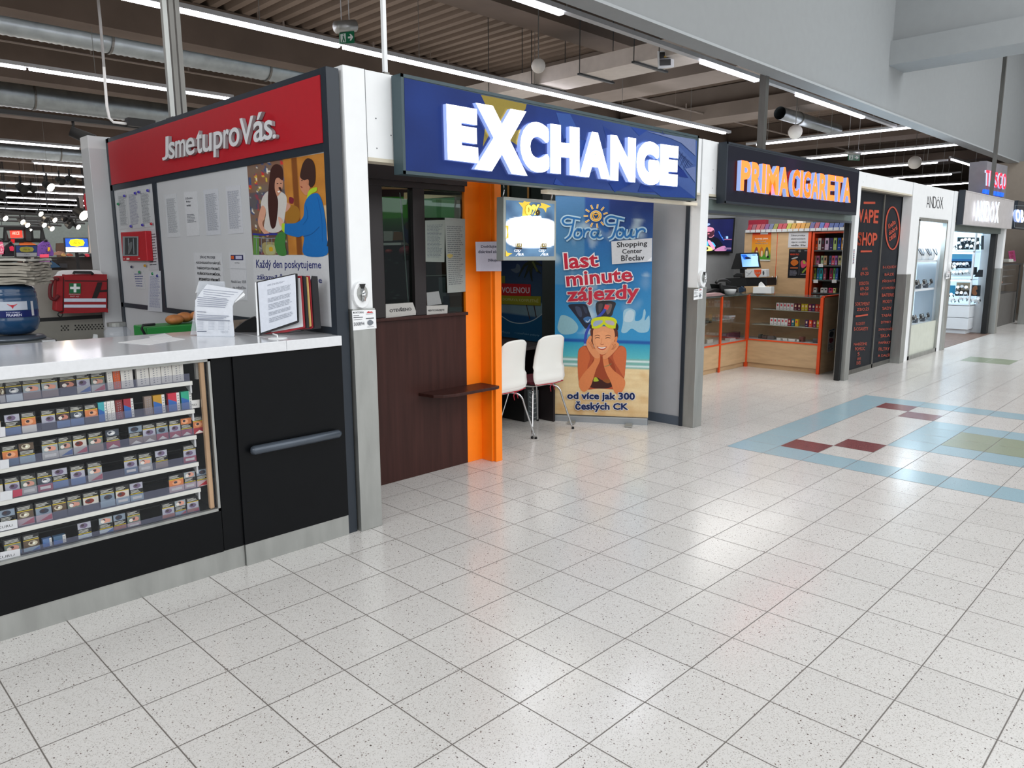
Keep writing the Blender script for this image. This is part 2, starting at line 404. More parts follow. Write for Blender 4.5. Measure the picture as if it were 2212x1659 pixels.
# ================================================================ mall bulkhead and roof structure
b = MB(); b.box(-14, 4.74, 4.0, 60, 4.95, 9); struct(b.build('wall_bulkhead', 'bulk', loc=(0, 4.74, 4)))
b = MB(); b.box(-14, 4.72, 3.97, 60, 4.97, 4.0); struct(b.build('trim_1', 'bulkl', loc=(0, 4.72, 3.97)))
b = MB(); b.box(13.95, -14, 5.1, 14.5, 4.74, 9); b.box(13.85, -14, 4.72, 14.6, 4.74, 5.1); tag(b.build('ceiling_beam', 'bulk'), 'pale grey boxed beam crossing the mall ceiling at upper right', 'beam')
b = MB(); b.box(-14, -14, 9, 75, 4.74, 9.1); struct(b.build('ceiling', 'bulkl', loc=(0, 0, 9)))
# trapezoidal deck over the hypermarket: ribs run away from the mall
dk = MB(); x = -20; ZD = 6.0
while x < 62:
    p = [(x, 0), (x+.13, 0), (x+.17, .12), (x+.27, .12), (x+.31, 0)]
    for (a, c), (d, e) in zip(p, p[1:]): dk.face([(a, 4.95, ZD+c), (a, 80, ZD+c), (d, 80, ZD+e), (d, 4.95, ZD+e)])
    x += .31
struct(dk.build('ceiling_deck', 'deck', loc=(0, 5, 6)))
for i, (y, w, zb, x1, mm) in enumerate([(8.62, .62, 5.38, 13.2, 'beam'), (13.8, .5, 5.3, 60, 'beam'), (18.2, .5, 5.15, 60, 'beam'), (23.2, .5, 5.2, 60, 'beam'), (28.5, .5, 5.2, 60, 'beam'), (34, .5, 5.2, 60, 'beam'), (40, .5, 5.2, 60, 'beam'), (47, .5, 5.2, 60, 'beam')]):
    b = MB(); b.box(-20, y, zb, x1, y+w, ZD-.01)
    tag(b.build('roof_beam', mm), 'pale concrete roof beam nearest the mall bulkhead, over the shop signs' if i == 0 else '%s dark concrete roof beam behind the bulkhead, counted from the mall' % ['', 'second', 'third', 'fourth', 'fifth', 'sixth', 'seventh', 'eighth'][i], 'beam', 'concrete roof beams along the shop row')
for i, (x, zb) in enumerate([(13.6, 5.05), (18.6, 5.15), (25, 5.1), (33, 5.1)]):
    b = MB(); b.box(x, 4.95, zb+.35, x+.5, 60, ZD-.012); b.box(x-.25, 4.95, zb, x+.75, 60, zb+.35)
    tag(b.build('roof_girder', 'beaml' if i < 2 else 'beam'), '%s wide flanged roof girder running away behind the shop signs' % ['nearest', 'second', 'third', 'farthest'][i], 'girder', 'roof girders running into the store')
for nm, a in (('wall_far', (-20, 80, 0, 62, 80.2, 6.2)), ('wall_left', (-20, 4.9, 0, -19.8, 80, 6.2)), ('wall_right', (61.8, 4.9, 0, 62, 80, 6.2))):
    b = MB(); b.box(*a); struct(b.build(nm, 'beam'))
# spiral ducts
def duct(y, z, r, x0, x1, label):
    t = thing('spiral_duct', label, 'duct', (x0, y, z), group='round galvanised ducts')
    n = 18; k = int((x1-x0)/.11); vs = []; fs = []
    for i in range(k+1):
        for s_, rr in ((0, r), (.5, r*.955)):
            xx = x0+(x1-x0)*(i+s_)/k
            vs += [(xx, y+rr*math.cos(2*math.pi*j/n), z+rr*math.sin(2*math.pi*j/n)) for j in range(n)]
    K = 2*(k+1)
    fs = [(i*n+j, (i+1)*n+j, (i+1)*n+(j+1) % n, i*n+(j+1) % n) for i in range(K-1) for j in range(n)]
    MB().raw(vs, fs).build('duct_pipe', 'galv', t, smooth=True)
    q = MB(); xx = x0+1
    while xx < x1:
        q.cyl((xx, y, z+r), (xx, y, ZD-.01), .008, n=5)
        q.cyl((xx-.02, y, z), (xx+.02, y, z), r+.012, n=18); xx += 3
    q.build('hanger', 'steeld', t)
duct(15.0, 5.45, .27, -2, 13.4, 'big ribbed round duct crossing the upper left corner')
duct(20.2, 5.2, .30, -2, 13.4, 'shiny ribbed round duct below the second row of lamps at left')
duct(29.8, 5.15, .30, -2, 13.4, 'farther round duct glinting beside the third row of lamps at left')
duct(8.4, 4.9, .15, 17.6, 21, 'short grey round duct above the cigarette shop sign') 
# rectangular insulated duct with straps
t = thing('rectangular_duct', 'flat white insulated duct with dark straps above the exchange sign', 'duct', (10.6, 8, 4.6))
b = MB(); b.box(10.26, 4.96, 4.6, 10.97, 11.4, 4.85); b.build('duct_casing', mat('duct_wrap_glow', 'C4BBB2', .7, emit=.06), t)  # slight emission in the wrap makes the duct look whiter
for y in (6.2, 7.3, 8.4, 9.5, 10.6):
    q = MB(); q.box(10.14, y-.03, 4.57, 11.09, y+.03, 4.6); q.cyl((10.16, y, 4.6), (10.16, y, ZD-.01), .008, n=5); q.cyl((11.07, y, 4.6), (11.07, y, ZD-.01), .008, n=5); q.build('strap', 'darkf', t)
# sprinkler pipes
for i, (y, z, x0, x1) in enumerate([(13.3, 5.75, -2, 13.4), (17.6, 5.7, -2, 13.4), (22.4, 5.6, 0, 13.4), (10.9, 5.3, 14.5, 30)]):
    q = MB(); q.cyl((x0, y, z), (x1, y, z), .025, n=6)
    for k in range(int(x0)+1, int(x1), 2): q.cyl((k, y, z), (k, y, ZD-.01), .006, n=4); q.cyl((k+.5, y, z), (k+.5, y, z+.14), .02, n=6)
    tag(q.build('sprinkler_pipe', 'beaml'), ['thin sprinkler pipe under the roof deck behind the red sign', 'second thin sprinkler pipe, below the round duct at left', 'third thin sprinkler pipe, farthest at left', 'thin sprinkler pipe above the cigarette shop'][i], 'pipe', 'sprinkler pipes')

# ================================================================ linear lamps
def lampx(y, z, segs, rail, label, w=.05, grp='linear ceiling lamps'):
    t = thing('linear_lamp', label, 'lamp', ((rail[0]+rail[1])/2, y, z), group=grp)
    b = MB(); b.box(rail[0], y-w*.6, z+.012, rail[1], y+w*.6, z+.07); b.build('rail', 'tubeo', t)
    for a, c in segs: q = MB(); q.box(a, y-w/2, z-.03, c, y+w/2, z+.012); q.build('light_tube', 'tube', t)
    q = MB(); x = rail[0]+.4
    while x < rail[1]: q.cyl((x, y, z+.07), (x, y, 6), .005, n=4); x += 2.6
    q.build('suspension_wire', 'steel', t)
def lampy(x, z, y0, y1, label, w=.05):
    t = thing('linear_lamp', label, 'lamp', (x, (y0+y1)/2, z), group='linear ceiling lamps crosswise')
    b = MB(); b.box(x-w*.6, y0-.3, z+.012, x+w*.6, y1+.3, z+.07); b.build('rail', 'tubeo', t)
    q = MB(); q.box(x-w/2, y0, z-.03, x+w/2, y1, z+.012); q.build('light_tube', 'tube', t)
    q = MB()
    for y in (y0+.3, (y0+y1)/2, y1-.3): q.cyl((x, y, z+.07), (x, y, 6), .006, n=4)
    q.build('suspension_wire', 'steel', t)
lampx(9.46, 4.5, [(2.2, 3.87), (3.98, 6.17), (6.25, 9.3), (9.32, 13.1), (13.12, 16.95)], (2.0, 17.2), 'long lit lamp row passing above the red sign and the exchange sign', .07)
lampx(6.33, 4.5, [(4.6, 7.3), (10.56, 12.33), (13.92, 17.2)], (4.4, 19.2), 'part-lit lamp rail just under the bulkhead edge', .08)
lampx(13.95, 4.5, [(-1, 3.4), (3.45, 5.2), (5.22, 6.65)], (-1.2, 6.75), 'lit lamp row at left above the shiny round duct')
lampx(23.0, 4.5, [(-1, 6.66)], (-1.2, 6.7), 'lit lamp row at left just left of the white end post')
lampx(27.5, 4.5, [(6.66, 13)], (6.6, 13.2), 'short lit lamp row ending behind the white end post')
for i, (y, a, c) in enumerate([(30.9, 0, 14), (35.5, 0, 15), (39.6, 4, 16), (44, 5, 18), (48.2, 4, 20), (53.8, 4, 22)]):
    lampx(y, 4.5, [(a, c)], (a, c+.1), '%s of the far lamp rows at left above the clothes department' % ['nearest', 'second nearest', 'third', 'fourth', 'fifth', 'farthest'][i], .07)
lampy(19.34, 4.5, 5.9, 9.83, 'lit crosswise lamp above the cigarette shop sign, nearest of its rows')
lampy(23.25, 4.5, 5.9, 10.15, 'lit crosswise lamp crossing behind the green exit sign at right')
lampy(27.25, 4.5, 7.6, 10.2, 'lit crosswise lamp right of the cigarette shop sign, third of its rows')
lampy(31.6, 4.5, 8.3, 10.3, 'lit crosswise lamp over the vape shop panels, fourth of its rows')
lampy(36.1, 4.5, 8.8, 10.4, 'lit crosswise lamp over the watch shop, farthest of its rows')
lampx(7.05, 4.5, [(26.7, 30.2)], (26.5, 30.4), 'short lit lamp left of the red lettered supermarket sign')

# hanging globes, exit signs, cable loop, loudspeaker-like spots
for i, (u, v, z, r) in enumerate([(1163, 142, 4.2, .10), (1718, 285, 4.2, .15), (1976, 351, 4.0, .17)]):
    p = hz(u, v, z); t = thing('globe_lamp', ['white globe hanging above the exchange sign', 'white globe hanging above the cigarette shop sign', 'small far white globe hanging left of the supermarket sign'][i], 'lamp', p, group='hanging white globes')
    MB().ball(p, r).build('globe', 'globe', t, True); MB().cyl(p+Vector((0, 0, r)), (p.x, p.y, 6), .008, n=5).build('pendant_rod', 'steeld', t)
def exitsign(q, y, label, body_right=True):
    pl = PY(y); P = [pl.hit(*a) for a in q]; t = thing('exit_sign', label, 'exit sign', P[3], group='green running-man exit signs')
    a = Art(pl); a.color('0E7048'); a.slab(P, (0, .02, 0)); mx = lambda s_, t_: ((q[0][0]*(1-s_)+q[1][0]*s_)*(1-t_)+(q[3][0]*(1-s_)+q[2][0]*s_)*t_, (q[0][1]*(1-s_)+q[1][1]*s_)*(1-t_)+(q[3][1]*(1-s_)+q[2][1]*s_)*t_)
    a.T = mx; a.rect(.04, .1, .40, .9, 'E4EEE8'); a.poly([(.12, .85), (.2, .5), (.18, .3), (.28, .3), (.3, .5), (.36, .85), (.3, .85), (.24, .6), (.18, .88)], '0E7048'); a.blob([(.24, .14), (.29, .2), (.24, .27), (.2, .2)], '0E7048')
    a.poly([(.55, .42), (.74, .42), (.66, .22), (.76, .22), (.92, .5), (.76, .78), (.66, .78), (.74, .58), (.55, .58)], 'F2F6F2'); a.build('sign_face', 'signp', t)
    TLp, TRp = P[0], P[1]; b = MB(); b.tube([TLp+Vector((-.03, .03, .07)), TRp+Vector((.03, .03, .07))], .075, 10); b.build('lamp_housing', 'steel', t, True)
    b = MB(); b.cyl(TLp+Vector((.05, .03, .1)), (TLp.x+.05, y+.03, 6), .006, n=4); b.cyl(TRp+Vector((-.05, .03, .1)), (TRp.x-.05, y+.03, 6), .006, n=4); b.build('suspension_wire', 'white2', t)
exitsign([(734, 72), (765, 66), (766, 93), (735, 94)], 8.4, 'green exit sign with running man and arrow over the white post')
exitsign([(1833, 334), (1857, 335), (1857, 347), (1833, 346)], 8.4, 'small far green exit sign above the cigarette shop sign')
# black hanging board on white plate near the rectangular duct
pl = PY(6.8); P = [pl.hit(*a) for a in [(1424, 112), (1454, 111), (1454, 143), (1425, 146)]]
t = thing('warning_board', 'small black warning panel on a white plate hanging at the flat duct', 'panel', P[3])
MB().slab([p+(p-(P[0]+P[2])/2)*.12 for p in P], (0, .02, 0)).build('plate', 'white', t)
a = Art(pl, step=.002); a.up().poly([(1425, 113), (1449, 112), (1449, 126), (1425, 127)], '0B0B0C', 2); a.poly([(1425, 128), (1449, 127), (1449, 141), (1425, 142)], '0B0B0C', 2); a.poly([(1434, 124), (1437, 117), (1441, 124)], 'B89020', 3); a.build('black_face', 'print', t)
MB().cyl(P[0], (P[0].x, 6.8, 6), .01, n=5).cyl(P[1], (P[1].x, 6.8, 6), .01, n=5).build('suspension_rod', 'steeld', t)
# poles standing on the shop walls
def pole(x, y, z0, z1, r, label, triple=False, m='steeld'):
    t = thing('support_pole', label, 'pole', (x, y, z0), group='poles rising from the shop walls')
    if triple:
        for k, dx in enumerate((-.045, 0, .045)): b = MB(); b.box(x+dx-.016, y-.02, z0, x+dx+.016, y+.02, z1); b.build('rail_profile', 'steeld' if k else 'steel', t)
    else: b = MB(); b.box(x-r, y-r, z0, x+r, y+r, z1); b.build('profile', m, t)
    b = MB(); b.box(x-r*1.6, y-r*1.6, z0, x+r*1.6, y+r*1.6, z0+.02); b.build('foot_plate', 'steeld', t)
pole(2.35, 5.75, 2.58, 6, .04, 'triple steel profile pole rising behind the red sign', True)
pole(9.97, 5.0, 2.62, 4.0, .045, 'square steel pole rising behind the cigarette shop sign to the bulkhead')
pole(16.6, 3.66, 2.62, 5.2, .03, 'tall dark steel pole at right in front of the bulkhead and supermarket sign')
pole(2.66, 3.62, 2.6, 6, .011, 'thin white rod rising from the white post by the exchange sign', m='white')
# black ceiling track with a loose white cable and spot
t = thing('spot_track', 'black lighting track with one black spot and a white cable at upper left', 'lamp track', (3, 12.65, 3.6))
MB().box(0, 12.62, 3.57, 4.9, 12.68, 3.63).build('track', 'blackm', t)
MB().box(4.35, 12.5, 3.58, 4.75, 12.66, 3.7).build('feed_box', 'blackm', t)
b = MB(); b.cyl((3.62, 12.65, 3.57), (3.62, 12.65, 3.44), .02, n=8); b.cyl((3.56, 12.6, 3.42), (3.84, 12.5, 3.30), .075, .09, 14); b.build('spot_head', 'blackm', t, True)
q = [hy(*a, 12.6) for a in [(212, 0), (216, 40), (222, 110), (227, 180), (231, 230), (236, 255), (245, 264), (262, 266), (280, 268)]]
tag(MB().tube(q, .02, 6).build('hanging_cable', 'white', smooth=True), 'white cable hanging in a curve at upper left down to the black track', 'cable')
# flat blue-white roof light
b = MB(); P = [hz(*a, 5.9) for a in [(175, 56), (310, 81), (301, 87), (178, 60)]]; b.slab(P, (0, 0, .03)); tag(b.build('roof_light', mat('daylight_panel', 'A8C8E8', .5, var=0, emit=1.4, ecol='9CC4F0')), 'narrow pale blue roof light under the big round duct', 'roof light')
# ================================================================ shop-front posts and lintels
YF = 3.56
def post(x0, x1, label, ztop=2.6, lock=False, clad=True, d=.13):
    t = thing('shopfront_post', label, 'post', ((x0+x1)/2, YF, 0), group='white posts with steel cladding along the shop row')
    b = MB(); b.box(x0+.006, YF, 1.30 if clad else 0, x1-.006, YF+d, ztop); b.build('white_sleeve', 'white', t, bevel=.003)
    if clad: b = MB(); b.box(x0, YF-.012, 0, x1, YF+d, 1.305); b.build('steel_sleeve', 'steel', t, bevel=.003)
    if lock:
        b = MB(); x = x0+.055; b.slab([(x+.055*math.cos(a), YF-.03, 1.385+.075*math.sin(a)) for a in [i*math.pi/8 for i in range(16)]], (0, .03, 0))
        b.build('lock_housing', 'white', t, bevel=.004)
        b = MB(); b.slab([(x+.035*math.cos(a), YF-.034, 1.395+.045*math.sin(a)) for a in [i*math.pi/6 for i in range(12)]], (0, .004, 0)); b.build('lock_dial', 'steel', t)
        b = MB(); b.cyl((x, YF-.04, 1.42), (x, YF-.04, 1.35), .011, n=8); b.ball((x, YF-.045, 1.385), .014); b.build('lock_cylinder', 'chrome', t, True)
        b = MB(); b.slab([(x-.02, YF-.037, 1.445), (x+.02, YF-.037, 1.445), (x, YF-.037, 1.40)], (0, .003, 0)); b.build('lock_notch', 'blackm', t)
    return t
post(2.335, 2.485, 'white post with steel lower half between the red sign and the exchange sign', lock=True)
post(6.01, 6.155, 'white post with steel lower half between the exchange shop and the cigarette shop', lock=True)
post(9.66, 9.80, 'white post with steel lower half at the right edge of the cigarette shop opening')
post(11.77, 11.95, 'white post with steel lower half between the dark vape panels and the watch shop window')
post(13.86, 14.03, 'white post with steel lower half left of the watch shop entrance', lock=True)
post(17.47, 17.65, 'white post with steel lower half right of the watch shop entrance')
post(20.3, 20.45, 'farthest white post at the right edge of the photo')
# sticker plates
def plate(q, label, pl=PY(YF-.014)):
    def ex(a):
        a.trect('MONITORING', .05, .06, .5, .16, '2A3038', .02); a.rect(.05, .25, .3, .28, '44484E'); a.rect(.05, .34, .45, .38, '44484E'); a.rect(.05, .46, .42, .48, '44484E')
        a.poly([(.62, .15), (.7, .06), (.76, .1), (.84, .08), (.9, .15)], 'C02028'); a.rect(.6, .2, .9, .22, '6A6E74'); a.rect(.58, .42, .92, .46, '44484E')
        a.trect('500894', .05, .6, .5, .78, '3A3E46'); a.blob([(.75, .52), (.86, .6), (.88, .72), (.75, .82), (.64, .72), (.65, .6)], '6E747C'); a.rect(.62, .88, .9, .9, '6A6E74')
    return notice('info_plate', pl, q, label, 'sticker', 'E8EAEC', .001, rows=0, extra=ex)
plate([(760, 671), (811, 669), (813, 709), (763, 714)], 'white sticker plate on the steel half of the post beside the brown kiosk')
plate([(1499, 626), (1518, 622), (1517, 645), (1498, 648)], 'white sticker plate below the key switch on the post beside the cigarette shop')
plate([(2044, 586), (2052, 586), (2051, 601), (2043, 603)], 'tiny white sticker plate on the post left of the watch shop entrance')
# lintel panels
def lintel(x0, x1, z0, z1, n, y=YF+.01, m='white'):
    t = thing('lintel_panel', n, 'wall panel', ((x0+x1)/2, y, z0), group='white lintel panels of the shop row')
    b = MB(); b.box(x0, y, z0, x1, y+.1, z1); b.build('panel', m, t)
    b = MB(); b.box(x0, y-.004, z0-.02, x1, y+.1, z0); b.build('lower_edge', mat('cream_edge', 'C9C2B0', .6), t)
    b = MB(); b.box(x0-.004, y-.002, z0, x0, y, z1); b.build('joint', 'gap', t)
    for k in range(6):
        q = MB(); xx = x0+.04+(.12 if k % 2 else .02); q.box(xx, y-.002, z0+.05+k*.08, xx+.006, y, z0+.056+k*.08)
        if k < 3: q.build('screw', 'gap', t)
lintel(2.487, 6.008, 2.14, 2.6, 'white lintel panel behind the exchange sign')
lintel(6.157, 9.658, 2.14, 2.6, 'white lintel panel behind the cigarette shop sign')
lintel(9.802, 11.768, 2.43, 2.6, 'white lintel panel above the dark vape panels')
lintel(14.032, 17.468, 2.14, 2.6, 'white lintel panel behind the lit watch shop sign')
lintel(17.652, 26, 2.14, 2.6, 'farthest white lintel panel at the right edge')

# ================================================================ service booth
t = thing('service_counter', 'long black service counter with white worktop front and steel kick plate', 'counter', (1.2, 3.6, 0))
CY = 3.575
b = MB(); b.box(-.6, CY+.02, .112, 1.53, 4.3, .33); b.box(1.53, CY+.005, .115, 2.262, 4.3, 1.108); b.box(-.6, 3.86, .33, 1.53, 4.3, 1.108); b.build('carcass', 'blackm', t)
b = MB(); b.box(-.6, CY, .112, 1.525, CY+.02, .33); b.build('lower_panel', 'black', t, bevel=.002)
b = MB(); b.box(1.632, CY-.012, .118, 2.262, CY+.005, 1.106); b.build('door', 'black', t, bevel=.002)
b = MB(); b.box(1.527, CY, .118, 1.628, CY+.006, 1.106); b.build('side_panel', 'black', t)
b = MB(); b.tube([(1.69, CY-.03, .618), (1.70, CY-.038, .618), (2.2, CY-.038, .618), (2.21, CY-.03, .618)], [.018, .024, .024, .018], 14); h_ = b.build('door_handle', 'handle', t, True)
b = MB(); b.box(-.6, CY+.006, 0, 1.635, CY+.02, .112); b.box(1.637, CY-.008, 0, 2.262, CY+.02, .118); b.build('kick_plate', 'steel', t)
b = MB(); b.box(-.6, 3.545, 1.11, 1.92, 4.42, 1.165); b.build('worktop', 'worktop', t, bevel=.003)
b = MB(); b.box(1.921, 3.545, 1.11, 2.255, 4.42, 1.165); b.build('worktop_end', 'worktop', t, bevel=.003)
# display case
M['shelfplate'] = mat('shelf_plate_dark', '2A2C30', .5, spec=.2)
X1 = 1.522
t = thing('tobacco_display', 'glass fronted cigarette display with six white shelves set in the black counter', 'display case', (.9, 3.6, .333))
b = MB(); b.box(-.6, CY-.004, 1.095, X1, CY+.02, 1.109); b.box(-.6, CY-.004, .333, X1, CY+.02, .347); b.box(X1-.012, CY-.004, .333, X1, CY+.02, 1.109); b.build('frame', 'steel', t)
b = MB(); b.box(1.474, CY+.004, .35, 1.497, CY+.03, 1.094); b.build('led_strip', 'warmled', t, bevel=.006)
b = MB(); b.box(-.6, 3.85, .335, X1, 3.858, 1.1); b.box(1.502, CY+.02, .335, 1.51, 3.85, 1.1); b.box(-.6, CY+.02, 1.1, X1, 3.85, 1.108); b.box(-.6, CY+.02, .334, X1, 3.85, .347); b.build('case_lining', mat('case_black', '0B0C0F', .6, spec=.1), t)
SH = []
for i, (u, v) in enumerate([(436.5, 820), (440, 880.6), (444, 936), (448.5, 993.6), (453, 1049), (455, 1104)]):
    z = hy(u, v, 3.6).z; SH.append(z)
    b = MB(); b.box(-.6, 3.596, z-.020, 1.44, 3.604, z); b.build('shelf_front', mat('shelf_white', 'D8D8D2', .4, var=.02) if i == 0 else D.materials['shelf_white'], t, bevel=.001); b = MB(); b.box(-.6, 3.604, z-.006, 1.44, 3.84, z-.0005); b.build('shelf_plate', 'shelfplate', t)
    if i < 5: q = MB(); q.slab([(1.43, 3.604, z-.002), (1.43, 3.604, z-.06), (1.43, 3.72, z-.006)], (.008, 0, 0)); q.build('shelf_bracket', 'white2', t)
    q = MB(); q.box(-.6, 3.600, z, 1.43, 3.602, z+.038); q.build('acrylic_guard', 'acryl', t)
    q = MB(); q.box(-.6, 3.78, z+.03, 1.45, 3.784, z+.034); q.build('pusher_rail', 'darkf', t)
b = MB(); b.box(-.6, CY+.008, .347, X1-.012, CY+.012, 1.095); b.build('pane', 'glass', t)
# cigarette packs
PIC = {'baby': ('9AA4A8', 'D89A86'), 'eye': ('5A4A3C', 'C8C0A8'), 'neck': ('C87848', 'E0A078'), 'foot': ('A8AAB8', '6A5A78'), 'lung': ('3C4450', 'B8BCC0'), 'family': ('6A7870', 'C89080'), 'mouth': ('C8C4BC', '7A2A20'), 'coffin': ('8090A0', '303848'), 'couple': ('382C30', 'C08070')}
def pack(x0, x1, z, sty, pic, base, idx, row, off=0.0, yb=3.62, hh=None, hi=0):
    W = x1-x0; Hh = hh or .088; W0 = min(W, .062)
    words = {'C8D4DC': 'pale blue', '5878A8': 'blue', '8A7A70': 'sand', 'B8B8B4': 'light grey', '2C3038': 'dark', '9C2838': 'crimson', '4A6A88': 'steel blue', 'C0A8AC': 'pinkish', '3AA0A8': 'teal', 'D05820': 'orange', 'E4E2DC': 'white', '7A2C2C': 'brown', 'B88A20': 'ochre', '20A080': 'green', 'C02840': 'bright red', '90A8B8': 'grey blue', 'A06048': 'tan'}
    ordn = ['first', 'second', 'third', 'fourth', 'fifth', 'sixth', 'seventh', 'eighth', 'ninth', 'tenth', 'eleventh', 'twelfth', 'thirteenth', 'fourteenth', 'fifteenth', 'sixteenth']
    rown = ['top', 'second', 'third', 'fourth', 'fifth', 'bottom'][row]
    bw = words.get(base, 'grey')
    kind = {'warn': 'cigarette pack, %s base under black band' % bw, 'flip': 'cigarette pack, %s base, picture on top' % bw, 'plain': 'plain %s slim cigarette carton' % bw, 'color': 'brightly printed %s cigarette pack' % bw}[sty]
    lab = '%s, %s from left on %s shelf' % (kind, ordn[idx], rown)
    b = MB(); b.color(base if sty in ('plain', 'color') else '202428'); b.box(x0, yb, z, x1, yb+.022, z+Hh)
    y = yb-.0004; zt = z+Hh
    def fr(a, c, d, e, col, k=1): b.color(col); b.face([(x0+W*a, y-k*.0003, z+Hh*d), (x0+W*c, y-k*.0003, z+Hh*d), (x0+W*c, y-k*.0003, z+Hh*e), (x0+W*a, y-k*.0003, z+Hh*e)])
    r = random.Random(idx*17+row)
    if sty in ('warn', 'flip'):
        bgc, fg = PIC[pic]
        zz = (.74, 1, .34, .70) if sty == 'warn' else (.42, .62, .64, .97)
        fr(0, 1, 0, .34, base); fr(.02, .98, .34, 1, '15171A')
        fr(.02, .98, zz[2], zz[3], bgc, 2)
        cx, cz = .5+r.uniform(-.1, .1), (zz[2]+zz[3])/2
        def bl(cx, cz, rx, rz, col, k): b.color(col); b.face([(x0+W*(cx+rx*math.cos(a)), y-k*.0003, z+Hh*(cz+rz*math.sin(a))) for a in [i*math.pi/5 for i in range(10)]])
        bl(cx, cz, .30, .13, fg, 3); bl(cx-.08, cz+.03, .13, .07, bgc if pic in ('eye', 'lung') else '3A2E34', 4)
        if pic in ('family', 'couple', 'baby'): bl(.72, cz-.02, .16, .1, fg, 5); bl(.28, cz-.03, .15, .09, 'E0D8D0', 5)
        if pic == 'eye': bl(cx+.05, cz, .09, .05, 'F0F0E0', 5)
        if pic == 'lung': bl(.5, cz-.03, .16, .05, 'E8E8E8', 5)
        yl = .70 if sty == 'warn' else .37; fr(.02, .98, yl, yl+.04, 'C8B030', 3)
        ys = [.92, .86, .80] if sty == 'warn' else [.58, .52, .46]
        for k_ in ys: fr(.07, r.uniform(.6, .93), k_-.018, k_+.012, 'C4C4BC', 3)
        if hi == 1: b.color('E8E4E0'); b.face([(x0+W*.1, y-.0009, z+.002), (x0+W*.5, y-.0009, z+Hh*.2), (x0+W*.9, y-.0009, z+.002)])
        elif hi == 2: fr(.15, .85, .1, .24, 'E4E2E0', 3)
        elif hi == 3: b.color('2A5AA0'); b.face([(x0+W*.15, y-.0009, z+.004), (x0+W*.98, y-.0009, z+.004), (x0+W*.98, y-.0009, z+Hh*.32)])
        elif hi == 4: b.color('B02838'); b.face([(x0+W*.15, y-.0009, z+.004), (x0+W*.98, y-.0009, z+.004), (x0+W*.98, y-.0009, z+Hh*.32)])
    elif sty == 'color':
        fr(0, .72, 0, 1, base); fr(.74, 1, 0, 1, 'D8D8D4'); b.color('2C60A8'); b.face([(x0, y-.0006, z), (x0+W*.72, y-.0006, z), (x0+W*.72, y-.0006, z+Hh*.5), (x0, y-.0006, z+Hh*.7)])
        for k_ in range(6): fr(.8, .94, .1+k_*.14, .16+k_*.14, '9098A0', 3)
    else:
        for k_ in range(7): fr(.3, .42, .1+k_*.12, .15+k_*.12, '8A8E94', 3); fr(.62, .7, .12+k_*.12, .17+k_*.12, 'A0A4A8', 3)
    tag(b.build('cigarette_pack', 'gloss'), lab, 'cigarette pack', 'cigarette packs on the %s shelf' % rown)
A_ = lambda x: x/6.636
def R(v, lst):
    return [(a, b_, v+(160-(a+b_)/2)*.30) + tuple(r) for a, b_, *r in lst]
W_, F_, P_, K_ = 'warn', 'flip', 'plain', 'color'
